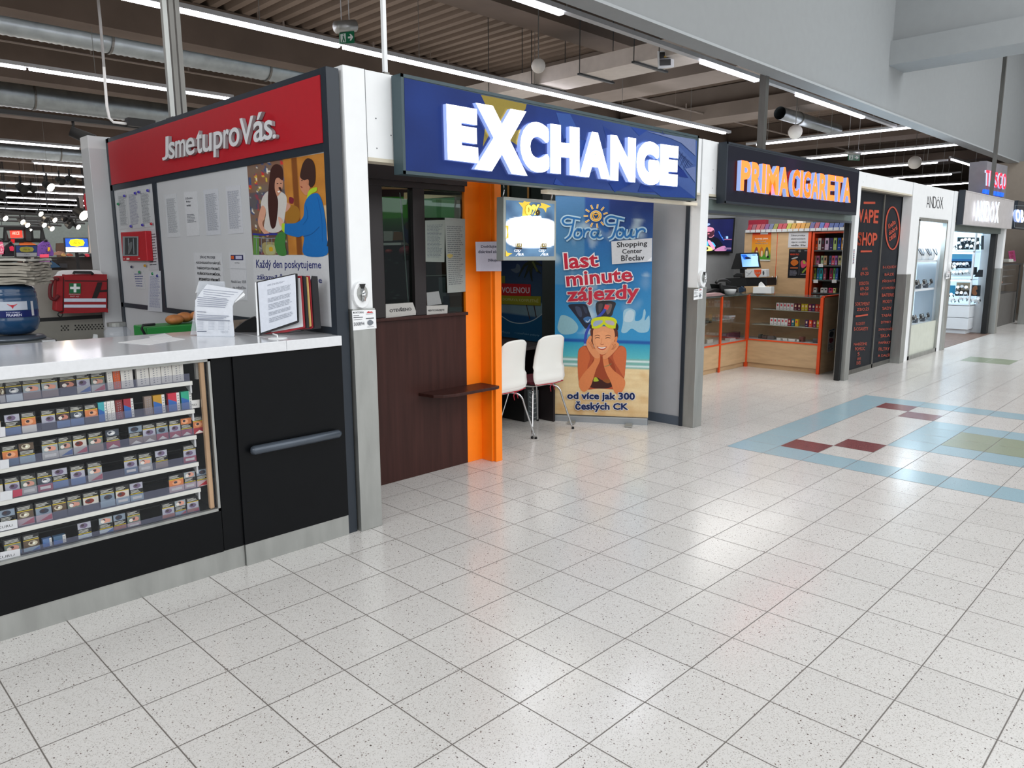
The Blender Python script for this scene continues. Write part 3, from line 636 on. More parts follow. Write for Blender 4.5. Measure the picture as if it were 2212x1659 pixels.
ROWS = [
 R(815, [(0, 12, W_, 'eye', 'B8B8B4', 0), (13, 49, W_, 'lung', 'C8D4DC', 0), (49, 88, W_, 'baby', '8A7A70', 0), (89, 125, W_, 'baby', '8A7A70', 0), (128, 163, W_, 'couple', '2C3038', 0), (163, 193, W_, 'foot', 'B8B8B4', 3), (194, 224, W_, 'family', 'B8B8B4', 4), (229, 241, P_, '', 'E4E2DC', 0), (242, 257, P_, '', 'D05820', 0), (258, 284, P_, '', 'E4E2DC', 0), (292, 318, P_, '', 'E4E2DC', 0), (319, 343, P_, '', 'E4E2DC', 0), (344, 367, P_, '', 'E4E2DC', 0), (368, 392, P_, '', 'E4E2DC', 0), (419, 433, P_, '', 'B8B8B4', 0)]),
 R(890, [(-30, 5, W_, 'mouth', 'B8B8B4', 0), (12, 46, F_, 'foot', '5878A8', 0), (47, 79, W_, 'neck', 'E4E2DC', 0), (89, 120, W_, 'foot', '2C3038', 0), (121, 150, W_, 'couple', '5878A8', 0), (151, 180, W_, 'lung', '5878A8', 0), (181, 210, W_, 'neck', '2C3038', 0), (211, 229, K_, '', '3AA0A8', 0), (230, 238, P_, '', 'E4E2DC', 0), (239, 247, P_, '', 'E4E2DC', 0), (248, 263, P_, '', '7A2C2C', 0), (266, 287, K_, '', '9C2838', 0), (310, 326, P_, '', '8A7A70', 0), (328, 353, K_, '', 'B88A20', 0), (360, 385, K_, '', 'C02840', 0), (388, 411, K_, '', '20A080', 0)]),
 R(955, [(-28, 4, W_, 'eye', 'B8B8B4', 0), (6, 41, W_, 'neck', '4A6A88', 0), (42, 76, F_, 'eye', '90A8B8', 0), (90, 126, W_, 'baby', 'B8B8B4', 2), (126, 156, W_, 'family', 'B8B8B4', 3), (157, 187, W_, 'mouth', 'B8B8B4', 4), (189, 221, W_, 'family', '8A7A70', 0), (227, 257, F_, 'lung', '9C2838', 1), (276, 306, F_, 'coffin', '8A7A70', 1), (305, 334, W_, 'foot', '8A7A70', 1), (335, 361, W_, 'coffin', '9C2838', 1), (362, 387, W_, 'foot', '9C2838', 1), (388, 412, F_, 'neck', '9C2838', 1), (413, 439, W_, 'neck', '9C2838', 1)]),
 R(1020, [(-30, 9, W_, 'mouth', 'C02840', 0), (11, 44, W_, 'foot', '9C2838', 0), (45, 79, W_, 'family', 'B8B8B4', 2), (80, 113, W_, 'lung', '9C2838', 2), (113, 147, F_, 'foot', '5878A8', 0), (151, 183, W_, 'foot', '5878A8', 0), (188, 220, W_, 'baby', 'B8B8B4', 4), (266, 295, W_, 'foot', '4A6A88', 2), (297, 326, W_, 'baby', 'B8B8B4', 2), (333, 360, F_, 'foot', '8A7A70', 0), (393, 421, W_, 'foot', '9C2838', 2)]),
 R(1085, [(0, 35, F_, 'coffin', 'B8B8B4', 0), (37, 74, W_, 'eye', 'C0A8AC', 4), (76, 112, W_, 'coffin', 'C0A8AC', 4), (113, 144, W_, 'eye', '2C3038', 0), (145, 176, W_, 'family', '2C3038', 0), (178, 213, W_, 'mouth', '2C3038', 0), (215, 247, W_, 'coffin', '90A8B8', 0), (248, 278, W_, 'mouth', '90A8B8', 2), (279, 308, F_, 'foot', '90A8B8', 2), (362, 395, W_, 'neck', 'C0A8AC', 2), (396, 421, F_, 'baby', 'C0A8AC', 2), (422, 446, F_, 'coffin', 'C0A8AC', 4)]),
 R(1155, [(10, 48, W_, 'family', '4A6A88', 0), (51, 87, W_, 'eye', '90A8B8', 3), (93, 113, K_, '', '5878A8', 0), (116, 143, K_, '', '4A6A88', 0), (168, 198, F_, 'foot', 'C8D4DC', 0), (214, 244, F_, 'baby', 'C8D4DC', 3), (245, 272, F_, 'coffin', 'A06048', 0), (274, 303, W_, 'family', 'C0A8AC', 2), (349, 376, W_, 'foot', 'A06048', 0), (377, 401, F_, 'baby', '90A8B8', 4), (402, 428, W_, 'foot', 'A06048', 4)]),
]
for r_, row in enumerate(ROWS):
    px = -9
    for i_, (a, c, v, sty, pic, base, hi) in enumerate(row):
        x0, x1 = hy(a, v, 3.62).x, hy(c, v, 3.62).x
        if x0 < px+.0006: x0 = px+.0006
        px = x1
        rr = random.Random(i_*5+r_)
        pack(x0, x1, SH[r_]+.0005, sty, pic, base, i_, r_, yb=3.618+rr.random()*.006, hh=.088 if sty != K_ or r_ != 5 else .05, hi=hi)
for i_, (q, s_, c) in enumerate([([(0, 923), (11, 922), (12, 943), (0, 944)], '', 'D4D6DA'), ([(0, 994), (19, 992), (20, 1011), (0, 1014)], '', 'D4D6DA'), ([(0, 1063), (27, 1059), (27, 1078), (0, 1083)], '', 'D4D6DA'), ([(28, 1059), (48, 1056), (48, 1070), (28, 1075)], '', 'A83850'), ([(0, 1128), (37, 1122), (38, 1140), (0, 1148)], 'KURU', 'D4D6DA'), ([(0, 1193), (43, 1185), (44, 1203), (0, 1213)], 'KURU', 'D4D6DA'), ([(412, 865), (431, 863), (431, 880), (413, 883)], 'MAX', 'DCDCDA')]):
    notice('price_card', PY(3.594 if i_ < 6 else 3.616), q, ['white price card at the left end of the second shelf', 'white price card at the left end of the third shelf', 'white price card at the left end of the fourth shelf', 'dark pink price card on the fourth shelf', 'white lettered price card at the left end of the fifth shelf', 'white lettered price card at the left end of the bottom shelf', 'white lettered card at the right end of the second shelf'][i_], 'price card', c, .001, rows=0, extra=(lambda a, s_=s_: a.trect(s_, .1 if s_ == 'MAX' else -.1, .45, .72, .72, '2A2C30')) if s_ else None)

# ================================================================ booth wall with the red sign (plane x = 2.27)
XB = 2.27; PB = PX(XB)
struct(MB().box(XB, 3.70, 0, XB+.06, 7.05, 2.56).build('wall_booth', 'board'))
t = thing('sign_board_frame', 'dark anthracite frame of the booth wall around the red sign and the white boards', 'frame', (XB, 5.3, 0))
q = MB(); q.box(XB-.022, 3.575, 0, XB+.055, 3.635, 2.58); q.box(XB+.001, 3.635, 0, XB+.055, 3.70, 2.58); q.build('corner_profile', 'anth', t, bevel=.003)
def fb(y0, z0, y1, z1, nm='profile'):
    if y0 == 3.70: y0 = 3.636
    MB().box(XB-.018, y0, z0, XB, y1, z1).build(nm, 'anth', t)
fb(3.70, 2.545, 7.03, 2.58, 'top_profile'); fb(3.70, 2.155, 7.03, 2.20, 'middle_profile'); fb(3.70, 1.168, 7.03, 1.205, 'lower_profile'); fb(6.98, .0, 7.045, 2.58, 'end_profile'); fb(6.03, 1.205, 6.10, 2.155, 'divider_profile')
for nm, y0, z0, y1, z1, m in (('upper_board', 3.636, 1.205, 6.03, 2.155, 'board'), ('pin_board', 6.10, 1.205, 6.98, 2.155, 'board'), ('lower_board', 3.636, 0, 6.98, 1.168, 'board')): MB().box(XB-.008, y0, z0, XB, y1, z1).build(nm, m, t)
# red sign
t = thing('red_sign', 'red sign board with grey three-dimensional letters reading Jsme tu pro Vás', 'sign', (XB-.02, 5.3, 2.2))
MB().box(XB-.024, 3.637, 2.20, XB-.001, 6.98, 2.545).build('sign_panel', 'red', t)
pr = PX(XB-.05)
def letter3d(parent, plane, chars, depth, face, side, off=.04, nm='letter', back=True):
    for ch, q in chars:
        Q = [plane.hit(*p) for p in q]; n = plane.n
        v, f = tmap(ch, Q, off, .05, base_off=off, depth=-depth, n=n)
        # tmap puts z=+ext at n*(-depth); keep the front flush with the plane
        b = MB(); b.raw(v, f)
        o = b.build(nm, [face, side], parent)
        for p in o.data.polygons:
            p.material_index = 0 if abs(p.normal.dot(n)) > .7 else 1
def cells(body, q, wd={}, gap=.08):
    """split a lettering quad (px) into one cell per character"""
    w = [wd.get(c, 1.0) for c in body]; T = sum(w)+gap*(len(body)-1); x = 0; out = []
    L = lambda a, b_, s_: (a[0]*(1-s_)+b_[0]*s_, a[1]*(1-s_)+b_[1]*s_)
    for c, ww in zip(body, w):
        s0, s1 = x/T, (x+ww)/T; x += ww+gap
        if c != ' ': out.append((c, [L(q[0], q[1], s0), L(q[0], q[1], s1), L(q[3], q[2], s1), L(q[3], q[2], s0)]))
    return out
def base_line(x): return 347-(x-350)*.196
def capt(x): return 297-(x-350)*.243
JS = []
def add(ch, x0, x1, t0=None, b0=0): # t0: fraction of cap height for the top, b0: descender fraction
    def y(x, k): return base_line(x)+(capt(x)-base_line(x))*k
    JS.append((ch, [(x0, y(x0, t0)), (x1, y(x1, t0)), (x1, y(x1, b0)), (x0, y(x0, b0))]))
for ch, a, c, tt, bb in [('J', 350, 364, 1, 0), ('s', 364, 377.5, .72, 0), ('m', 378.5, 400, .72, 0), ('e', 401, 420, .72, 0), ('t', 423.5, 436, .92, 0), ('u', 437, 457, .72, 0), ('p', 461, 480.5, .72, -.27), ('r', 482.5, 494, .72, 0), ('o', 494, 517, .72, 0), ('V', 517, 547, 1.0, 0), ('á', 547, 570, 1.06, 0), ('s', 570, 588, .70, 0), ('.', 588.5, 596, .16, 0)]: add(ch, a, c, tt, bb)
letter3d(t, pr, JS, .022, 'letter', mat('letter_side', '9A979A', .6), .012)

# shoppers picture + slogan board (plane just off the board)
PA = PX(XB-.009)
def pic(a):
    a.T = crop(320, 320, 3.77)
    TL, TR, BR, BL = (805, 140), (1472, 32), (1520, 870), (855, 868)
    def bg(s, t):
        n = noise.noise(Vector((s*9, t*9, 1)))*.5+.5; n2 = noise.noise(Vector((s*22, t*16, 5)))*.5+.5
        if s < .47:
            base = Vector(S('6E6A60')).lerp(Vector(S('8A5030')), n)
            if n2 > .62: base = Vector(S(['C83030', 'D8C040', 'E8E0D0', '3A5078'][int(n*8) % 4]))
            if .3 < t < .5: base = base.lerp(Vector(S('38485A')), .6)
            if t > .72: base = base.lerp(Vector(S('403028')), .6)
            return tuple(base)
        base = Vector(S('A86A28')).lerp(Vector(S('C88838')), n)
        if .58 < s < .64: base = Vector(S('7A4418'))
        if s > .9 and t > .5: base = Vector(S('C08850')).lerp(Vector(S('E0C8A0')), n2)
        return tuple(base)
    a.grid([TL, TR, BR, BL], 60, 70, bg)
    bl, po = a.blob, a.poly
    po([(855, 720), (870, 690), (900, 700), (905, 868), (858, 868)], '5A8A40')                      # greens
    bl([(930, 780), (990, 765), (1040, 780), (1035, 868), (950, 868)], '9A9060')
    bl([(1130, 480), (1180, 465), (1225, 490), (1235, 560), (1200, 610), (1130, 605), (1110, 540)], '9A6A20')
    bl([(1150, 400), (1185, 410), (1180, 450), (1150, 445)], '782030')
    bl([(1120, 440), (1160, 470), (1120, 520), (1095, 480)], 'C89078')
    bl([(950, 372), (985, 350), (1060, 350), (1110, 372), (1130, 420), (1115, 540), (1090, 660), (1010, 690), (945, 650), (960, 520), (920, 480), (925, 420)], 'C8C4BE')  # white shirt
    bl([(925, 470), (958, 500), (948, 570), (930, 610), (948, 655), (985, 690), (975, 720), (945, 700), (905, 640), (895, 580)], 'D09A80')  # arm
    bl([(1030, 240), (1085, 235), (1098, 290), (1085, 350), (1050, 395), (1025, 370), (1015, 300)], 'C08A70')  # face
    bl([(1040, 130), (1085, 150), (1100, 200), (1095, 262), (1060, 240), (1035, 262), (1032, 340), (1058, 430), (1050, 560), (1035, 640), (1005, 650), (985, 560), (975, 420), (985, 280), (1000, 170)], '3A1A14')  # long hair
    bl([(1062, 320), (1075, 350), (1088, 345), (1080, 320)], '3A1A14'); bl([(1052, 352), (1075, 346), (1066, 362)], 'F0E8E0'); bl([(1045, 288), (1054, 284), (1062, 289), (1053, 293)], '20100C'); bl([(1074, 286), (1082, 282), (1089, 286), (1081, 290)], '20100C')
    a.stroke([(850, 700), (940, 705), (1030, 700), (1095, 712)], 16, '2C3484', 4); a.stroke([(860, 725), (1000, 735), (1090, 725)], 6, '8890A0', 3)
    for k in range(5): a.stroke([(880+k*42, 735), (885+k*42, 860)], 4, '9098A4', 2)
    bl([(960, 795), (1000, 785), (1035, 800), (1030, 860), (965, 862)], 'A8A878'); bl([(985, 810), (1010, 805), (1015, 835), (990, 840)], 'C8A020')
    bl([(1040, 720), (1085, 680), (1120, 700), (1115, 780), (1125, 868), (1060, 868), (1030, 790)], '3C7838')
    bl([(1060, 560), (1090, 580), (1105, 620), (1098, 655), (1070, 620)], 'D8A890')  # her hand out
    bl([(1240, 215), (1290, 240), (1320, 290), (1310, 350), (1290, 385), (1262, 365), (1240, 330), (1232, 270)], 'C08060')  # man's face
    bl([(1240, 200), (1262, 120), (1300, 82), (1345, 110), (1362, 190), (1358, 280), (1330, 320), (1308, 300), (1300, 255), (1270, 262), (1240, 240)], '38201A')
    bl([(1292, 255), (1308, 262), (1305, 300), (1290, 290)], 'B87858'); bl([(1240, 308), (1258, 318), (1250, 325)], '8A3A30'); bl([(1244, 262), (1256, 260), (1256, 268)], '30180F')
    bl([(1310, 345), (1370, 318), (1370, 350), (1330, 372), (1305, 405), (1290, 420)], 'A8C82A')
    bl([(1300, 400), (1340, 372), (1385, 372), (1418, 440), (1440, 560), (1455, 700), (1455, 868), (1268, 868), (1270, 720), (1215, 725), (1110, 690), (1105, 620), (1200, 610), (1262, 560), (1272, 460)], '1467AE')
    po([(1088, 615), (1112, 610), (1110, 690), (1088, 668)], 'A8C82A'); a.stroke([(1262, 720), (1330, 700), (1395, 640)], 7, '0E4E8C', 4); a.stroke([(1285, 470), (1300, 560), (1260, 625)], 6, '0E5596', 4); a.stroke([(1380, 400), (1410, 560), (1420, 760)], 5, '1058A0', 4)
    bl([(1468, 560), (1492, 600), (1500, 760), (1475, 820), (1455, 700)], 'D8B088'); a.stroke([(1505, 590), (1480, 690), (1460, 800)], 12, '303030', 4)
b = MB(); pq = [PA.hit(*p) for p in [(533.5, 357), (710.5, 328.5), (723.2, 550.8), (546.8, 550.2)]]
t = thing('shoppers_picture', 'colour picture of a long haired shopper facing a man in blue pullover', 'picture', pq[3])
a = Art(PA, step=.0001); pic(a); a.build('picture_print', 'print', t)
def slog(a):
    pass
a = Art(PA); a.T = crop(320, 320, 3.77)
a.color('C9CBCE'); a.slab([PA.hit(*a.T(*p)) for p in [(855, 872), (1520, 872), (1550, 1478), (868, 1330)]], (-.001, 0, 0)); a.L = 3
tx = '343A74'
a.text('Každý den poskytujeme', [(878, 908), (1408, 918), (1410, 1000), (880, 996)], tx, .012)
a.text('zákazníkům lepší péče', [(884, 1016), (1414, 1040), (1416, 1115), (886, 1082)], tx, .012)
tag(a.build('slogan_board', 'print'), 'light board with dark blue Czech slogan lettering under the shoppers picture', 'board')
# notices pinned to the boards
T2 = crop(320, 320, 3.77)
def nq(*p): return [T2(*k) for k in p]
notice('paper_notice', PA, nq((135, 378), (230, 370), (260, 722), (160, 728)), 'densely printed white notice, leftmost of the upper row on the booth board', base='C4C7CB', rows=34, seed=3, ink='70747C')
notice('paper_notice', PA, nq((292, 358), (397, 350), (422, 710), (318, 718)), 'sparsely printed white notice, second from left in upper row of the booth board', base='C9CBCF', rows=0, extra=lambda a: (a.trect('Důležité', .08, .12, .62, .17, '40444C', .02), a.trect('linky', .12, .2, .45, .25, '40444C', .02), a.trect('volat', .12, .28, .45, .33, '40444C', .02), a.lines([(.1, .5), (.8, .5), (.8, .7), (.1, .7)], 6, '70747C', seed=2)))
notice('paper_notice', PA, nq((450, 340), (568, 325), (592, 704), (478, 712)), 'densely printed notice with heading, third from left in upper row of the booth board', base='C2C5CC', rows=40, seed=5, ink='6C727E')
notice('paper_notice', PA, nq((630, 312), (750, 300), (775, 692), (655, 700)), 'densely printed bluish notice, fourth in upper row, next to the shoppers picture', base='C4C6CC', rows=40, seed=8, ink='747A8A')
notice('sales_ban_notice', PA, nq((372, 850), (600, 855), (622, 1170), (392, 1150)), 'white notice with five bold Czech capital lines banning alcohol and tobacco sales', base='C9CBCF', rows=0, extra=lambda a: [a.trect(s_, x0, .07+i*.145, x1, .17+i*.145, '3A3E48', .03) for i, (s_, x0, x1) in enumerate([('ZÁKAZ PRODEJE', .2, .75), ('ALKOHOLICKÝCH NÁPOJŮ,', .05, .93), ('TABÁKOVÝCH VÝROBKŮ,', .07, .9), ('KUŘÁCKÝCH POMŮCEK,', .08, .9), ('BYLINNÝCH VÝROBKŮ', .12, .86)])] + [a.trect('A', .04, .86, .1, .93, '3A3E48')])
notice('exchange_rate_notice', PA, nq((660, 850), (790, 850), (812, 1242), (682, 1235)), 'white euro rate notice with a dark blue banner on top', base='C9CBD0', rows=0, extra=lambda a: (a.rect(.08, .05, .86, .16, '2A2C58'), a.rect(.1, .07, .28, .14, 'C85A28'), a.rect(.38, .07, .78, .14, 'B8B8D0'), a.trect('změny', .3, .2, .6, .235, '50545C'), a.rect(.02, .34, .98, .345, '8A8E96'), a.trect('Aktuální kurz: 1EUR', .0, .58, .95, .64, '5A5E66'), a.trect('na měsíčku', .1, .7, .9, .76, '5A5E66')))
T3 = crop(0, 380, 4.1475)
def n3(*p): return [T3(*k) for k in p]
notice('paper_notice', PA, n3((1050, 150), (1125, 140), (1158, 475), (1075, 480)), 'printed sheet, leftmost of three pinned in the top of the narrow pin board', base='BABDC0', rows=26, seed=21)
notice('paper_notice', PA, n3((1140, 135), (1235, 118), (1265, 465), (1165, 478)), 'printed sheet, middle one of three pinned in the top of the narrow pin board', base='BCBFC2', rows=26, seed=22, ink='6C6C8A')
notice('paper_notice', PA, n3((1245, 120), (1335, 110), (1372, 455), (1275, 465)), 'printed sheet, rightmost of three pinned in the top of the narrow pin board', base='BEC1C4', rows=26, seed=23)
notice('paper_notice', PA, n3((1190, 855), (1285, 850), (1305, 1015), (1215, 1010)), 'small handwritten note under the red wall box on the pin board', base='C0C2C5', rows=6, seed=24, ink='505A8A')
notice('paper_notice', PA, n3((1318, 480), (1405, 470), (1420, 840), (1335, 845)), 'narrow folded slip with dark scribbles right of the red wall box', base='BABBC0', rows=12, seed=25, ink='46484E')
notice('paper_notice', PX(XB-.02), n3((1335, 865), (1440, 850), (1455, 1220), (1325, 1210)), 'long printed list hanging over the lower edge of the narrow pin board', base='C2C5CC', rows=28, seed=26, ink='7078A0')
pins = [(1118, 180, '4038A0'), (1215, 155, '4038A0'), (1247, 145, '4038A0'), (1328, 132, '4038A0'), (1062, 253, '208050'), (1177, 452, '4038A0'), (1281, 440, '4038A0'), (1360, 430, 'B02030'), (1183, 815, '303450'), (1303, 805, 'C09020'), (1252, 862, '208050'), (1371, 876, '208050'), (1415, 895, '303880')]
for i, (x, y, c) in enumerate(pins):
    p = hx(*T3(x, y), XB-.02); b = MB(); b.color(c); b.cyl(p, p+Vector((-.012, 0, 0)), .012, .009, 10)
    tag(b.build('magnet', 'gloss'), '%s round magnet on the narrow pin board, %s' % ({'4038A0': 'violet', '208050': 'green', 'B02030': 'red', '303450': 'dark blue', 'C09020': 'yellow', '303880': 'blue'}[c], ['at the top left sheet', 'at the top of the middle sheet', 'at the top left of the right sheet', 'at the top right of the right sheet', 'at the far left edge', 'at the foot of the middle sheet', 'at the foot of the right sheet', 'at the lower right of the right sheet', 'under the red wall box', 'right below the red wall box', 'on the small handwritten note', 'on the long list', 'at the right corner of the long list'][i]), 'magnet', 'round magnets on the pin board')
# red wall box
t = thing('red_wall_box', 'red wall box with a grey window on the narrow pin board', 'wall box', hx(268, 563, XB))
q = [hx(*T3(*p), XB-.06) for p in [(1078, 505), (1298, 492), (1318, 762), (1098, 762)]]
b = MB(); b.slab(q, (.05, 0, 0)); b.build('box_housing', mat('box_red', 'B01824', .4), t, bevel=.006)
a = Art(PX(XB-.061), T3); a.up().up(); a.rect(1098, 542, 1240, 718, '8A9094'); a.rect(1118, 552, 1226, 708, '3E4244'); a.stroke([(1150, 560), (1155, 700)], 6, '9098A0', 2); a.stroke([(1195, 560), (1200, 700)], 6, '9098A0', 2); a.blob([(1160, 600), (1185, 595), (1180, 650), (1160, 690), (1150, 640)], '6A6E70'); a.rect(1133, 735, 1160, 752, 'D8D0C8'); a.rect(1105, 740, 1122, 748, 'D8A0A0'); a.rect(1235, 735, 1255, 745, 'D8A0A0'); a.build('window', 'gloss', t)
# end post and back panels of the booth
t = thing('booth_end_post', 'broad white post at the far left end of the red sign', 'post', (2.2, 7.1, 0))
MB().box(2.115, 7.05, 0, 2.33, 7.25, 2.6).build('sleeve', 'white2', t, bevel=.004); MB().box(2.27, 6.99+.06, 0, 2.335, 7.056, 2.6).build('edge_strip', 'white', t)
t = thing('booth_back_panel', 'grey beige low back panel of the booth with a row of punched holes', 'partition', (.5, 7.12, 0))
gp = mat('beige_panel', '8C8880', .6)
MB().box(-2, 7.12, 1.1, 2.113, 7.17, 1.49).build('upper_panel', gp, t); MB().box(-2, 7.10, 0, 2.113, 7.17, 1.07).build('lower_panel', mat('beige_panel_low', '807E76', .6), t); MB().box(-2, 7.11, 1.07, 2.113, 7.17, 1.1).build('dark_joint', 'blackm', t)
a = Art(PY(7.098), crop(0, 560, 5.53)); a.L = 1
for x0, x1 in ((735, 830), (900, 1260)):
    for r_ in range(3):
        x = x0+(r_ % 2)*20
        while x < x1: a.blob([(x-8, 800-(x-735)*.045+r_*24-8), (x+8, 800-(x-735)*.045+r_*24-8), (x+8, 800-(x-735)*.045+r_*24+8), (x-8, 800-(x-735)*.045+r_*24+8)], '1E1E1C', 2); a.L = 1; x += 40
a.build('punched_holes', 'print', t)
# ================================================================ things in the booth
WT = 1.1655
# first aid bag (close-up 0,560 x5.53)
T5 = crop(0, 560, 5.53); yb = 6.95; pb = PY(yb)
t = thing('first_aid_bag', 'red first aid bag with white cross and reflective stripes on the booth back panel', 'bag', hy(178, 675, yb))
def BQ(*p): return [pb.hit(*T5(*k)) for k in p]
b = MB(); b.slab([pb.hit(*T5(*p)) for p in spline([(765, 225), (820, 185), (1230, 180), (1280, 230), (1290, 600), (1240, 632), (790, 645), (757, 610)], True, 4)], (0, .13, 0)); b.build('bag_body', 'bagred', t, bevel=.01)
b = MB(); b.slab([pb.hit(*T5(*p)) for p in [(680, 200), (765, 200), (757, 640), (660, 615)]], (0, .10, 0)); b.build('side_pocket', 'bagred', t, bevel=.01)
b = MB(); b.slab([PY(yb+.06).hit(*T5(*p)) for p in spline([(690, 180), (760, 135), (1150, 130), (1215, 165), (1200, 200), (700, 215)], True, 4)], (0, .05, 0)); b.build('white_lid', 'white', t, bevel=.005)
MB().tube([pb.hit(*T5(*p), .02) for p in [(880, 175), (885, 155), (1090, 158), (1110, 180)]], .012, 8).build('carry_handle', 'blackm', t, True)
MB().tube([pb.hit(*T5(*p), .01) for p in spline([(700, 240), (640, 235), (600, 330), (600, 450), (650, 480), (700, 430)], False, 3)], .014, 7).build('shoulder_strap', mat('strap_red', '5A1016', .7), t, True)
MB().tube([pb.hit(*T5(*p), .0) for p in spline([(745, 620), (700, 640), (695, 670), (730, 690), (750, 650)], False, 3)], .005, 6).build('zip_cord', 'blackm', t, True)
a = Art(pb, T5, step=.0008); a.L = 1
a.stroke([(775, 258), (1275, 262)], 12, '140A0A', 2); a.stroke([(762, 235), (758, 630)], 9, '1A0C0C', 2); a.stroke([(1283, 235), (1285, 590)], 12, '1A0C0C', 2)
a.poly([(1165, 275), (1222, 275), (1200, 370), (1285, 362), (1285, 388), (1190, 392), (1155, 468), (1098, 468)], '180C0E')
a.rect(765, 468, 1266, 508, 'C4CCDA'); a.rect(765, 542, 1266, 578, 'C4CCDA')
a.rect(828, 286, 965, 408, '0F6038'); a.rect(880, 292, 912, 395, 'D8DEDC'); a.rect(838, 328, 955, 358, 'D8DEDC')
a.trect('PRVNÍ POMOC', 825, 408, 960, 428, 'C8B8B8'); a.trect('FIRST AID', 838, 436, 945, 454, 'C8B8B8'); a.build('printed_front', 'print', t)
# water bottle on cooler
p0 = at_depth(34, 722, 4.7); cx, cy, cz = p0
t = thing('water_bottle', 'big blue water cooler bottle with a white label, at the left edge under newspapers', 'bottle', p0)
MB().lathe(p0, [(.02, .0), (.09, .005), (.122, .03), (.137, .07), (.14, .10), (.134, .115), (.137, .13), (.138, .222), (.133, .23), (.137, .24), (.134, .265), (.128, .273), (.132, .282), (.118, .30), (.07, .315)], 28).build('bottle_body', 'bottle', t, True)
n = 40; la = MB()
view = math.atan2(-cy, -cx)
def labp(k, z, r=.1395): an = view+(k-.5)*2.6; return (cx+r*math.cos(an), cy+r*math.sin(an), cz+z)
def lcol(s, z): # wrap label: white top, navy band below
    return S('1A2560') if z < .158 else (S('2E4E70') if s < .2 or s > .72 else S('B8C0CC'))
for i in range(n):
    for z0, z1 in ((.115, .155), (.159, .212)):
        s_ = i/n; la.color(lcol(s_, z0+.001)); la.face([labp(s_, z0), labp((i+1)/n, z0), labp((i+1)/n, z1), labp(s_, z1)])
def lt(body, s0, s1, z0, z1, col):
    v, f = tmap(body, [(s0, z1, 0), (s1, z1, 0), (s1, z0, 0), (s0, z0, 0)], .02); la.color(col); la.raw([labp(q.x, q.y, .1405) for q in v], f)
lt('PRAMEN', .40, .62, .122, .137, 'C8CCE0'); lt('BOHEMIA', .40, .6, .142, .149, 'A0A4C0')
la.color('B02838'); la.face([labp(a_, z_, .1405) for a_, z_ in [(.42, .198), (.47, .183), (.50, .193), (.53, .183), (.58, .198), (.53, .19), (.50, .168), (.47, .19)]])
la.color('C8C8CC'); la.face([labp(a_, z_, .1405) for a_, z_ in [(.79, .12), (.84, .12), (.84, .21), (.79, .21)]])
la.build('bottle_label', 'gloss', t)
t = thing('water_cooler', 'dark water cooler top under the blue bottle at the left edge', 'water cooler', (cx, cy, 0))
MB().box(cx-.17, cy-.17, 0, cx+.19, cy+.17, cz-.03).build('cooler_body', mat('cooler_grey', '3A3E3E', .35), t, bevel=.02)
MB().lathe((cx, cy, cz-.035), [(.16, 0), (.165, .012), (.15, .028), (.09, .033)], 24).build('cooler_ring', 'handle', t, True)
MB().box(cx+.10, cy-.19, cz-.05, cx+.17, cy-.165, cz-.035).build('label_strip', 'white2', t)
for i in range(9):
    z = cz+.318+i*.0165; b = MB(); rr = random.Random(i); nx, ny = 12, 8; ang = rr.uniform(-.12, .12)+math.radians(-38)
    ca, sa = math.cos(ang), math.sin(ang); g = []; wx, wy = .18, .145
    for k in (0, 1):
        for j in range(ny+1):
            for i2 in range(nx+1):
                x_ = (i2/nx-.5)*2*wx+rr.uniform(-.004, .004); y_ = (j/ny-.5)*2*wy
                zz = z+k*.014+.009*noise.noise(Vector((x_*9, y_*9, i*.35)))+.03*(x_*x_+y_*y_)/.08*(.6 if i == 8 else -.3)*(.5 if i < 8 else .8)
                g.append((cx+.01+x_*ca-y_*sa, cy+x_*sa+y_*ca, zz))
    K = (nx+1)*(ny+1); fs = []
    for j in range(ny):
        for i2 in range(nx):
            q = [j*(nx+1)+i2, j*(nx+1)+i2+1, (j+1)*(nx+1)+i2+1, (j+1)*(nx+1)+i2]; fs += [tuple(q[::-1]), tuple(w+K for w in q)]
    bd = [i2 for i2 in range(nx)]+[j*(nx+1)+nx for j in range(ny)]+[ny*(nx+1)+nx-i2 for i2 in range(nx)]+[(ny-j)*(nx+1) for j in range(ny)]
    for a_, c_ in zip(bd, bd[1:]+bd[:1]): fs.append((a_, c_, c_+K, a_+K))
    b.raw(g, fs)
    tag(b.build('newspaper', 'news' if i < 8 else mat('newsprint_top', 'B4B2AA', .9, var=.12, scale=14), smooth=False), 'topmost pale newspaper with curled edges on the water bottle' if i == 8 else 'creased grey newspaper in the stack lying on the water bottle', 'newspaper', None if i == 8 else 'newspapers stacked on the water bottle')
# brochure stand (close-up 320,320 x3.77)
def on_top(u, v): return hz(u, v, WT)
bl_, br_ = on_top(*T2(392, 1530)), on_top(*T2(700, 1532))
vz = (br_-bl_); nrm = Vector((vz.y, -vz.x, 0)).normalized(); bp = Plane(bl_, nrm)
t = thing('leaflet_stand', 'clear leaflet stand with a curling white printed sheaf on the worktop', 'leaflet stand', bl_)
a = Art(bp, T2, step=.0006)
a.color('D3D7DE'); a.slab([bp.hit(*T2(*p)) for p in [(398, 1532), (385, 1400), (383, 1240), (430, 1170), (480, 1108), (778, 1160), (700, 1250), (688, 1290), (690, 1400), (702, 1525), (690, 1540)]], -bp.n*.004)
a.L = 1; ink = '8A90A0'
for i in range(4): a.stroke([(450, 1150+i*18), (730-i*30, 1175+i*18)], 4, ink, 2)
for i in range(5): a.stroke([(400+(i % 2)*3, 1215+i*17), (655-(i*7), 1240+i*14)], 5, ink, 2)
a.stroke([(395, 1330), (470, 1335)], 5, '707684', 2)
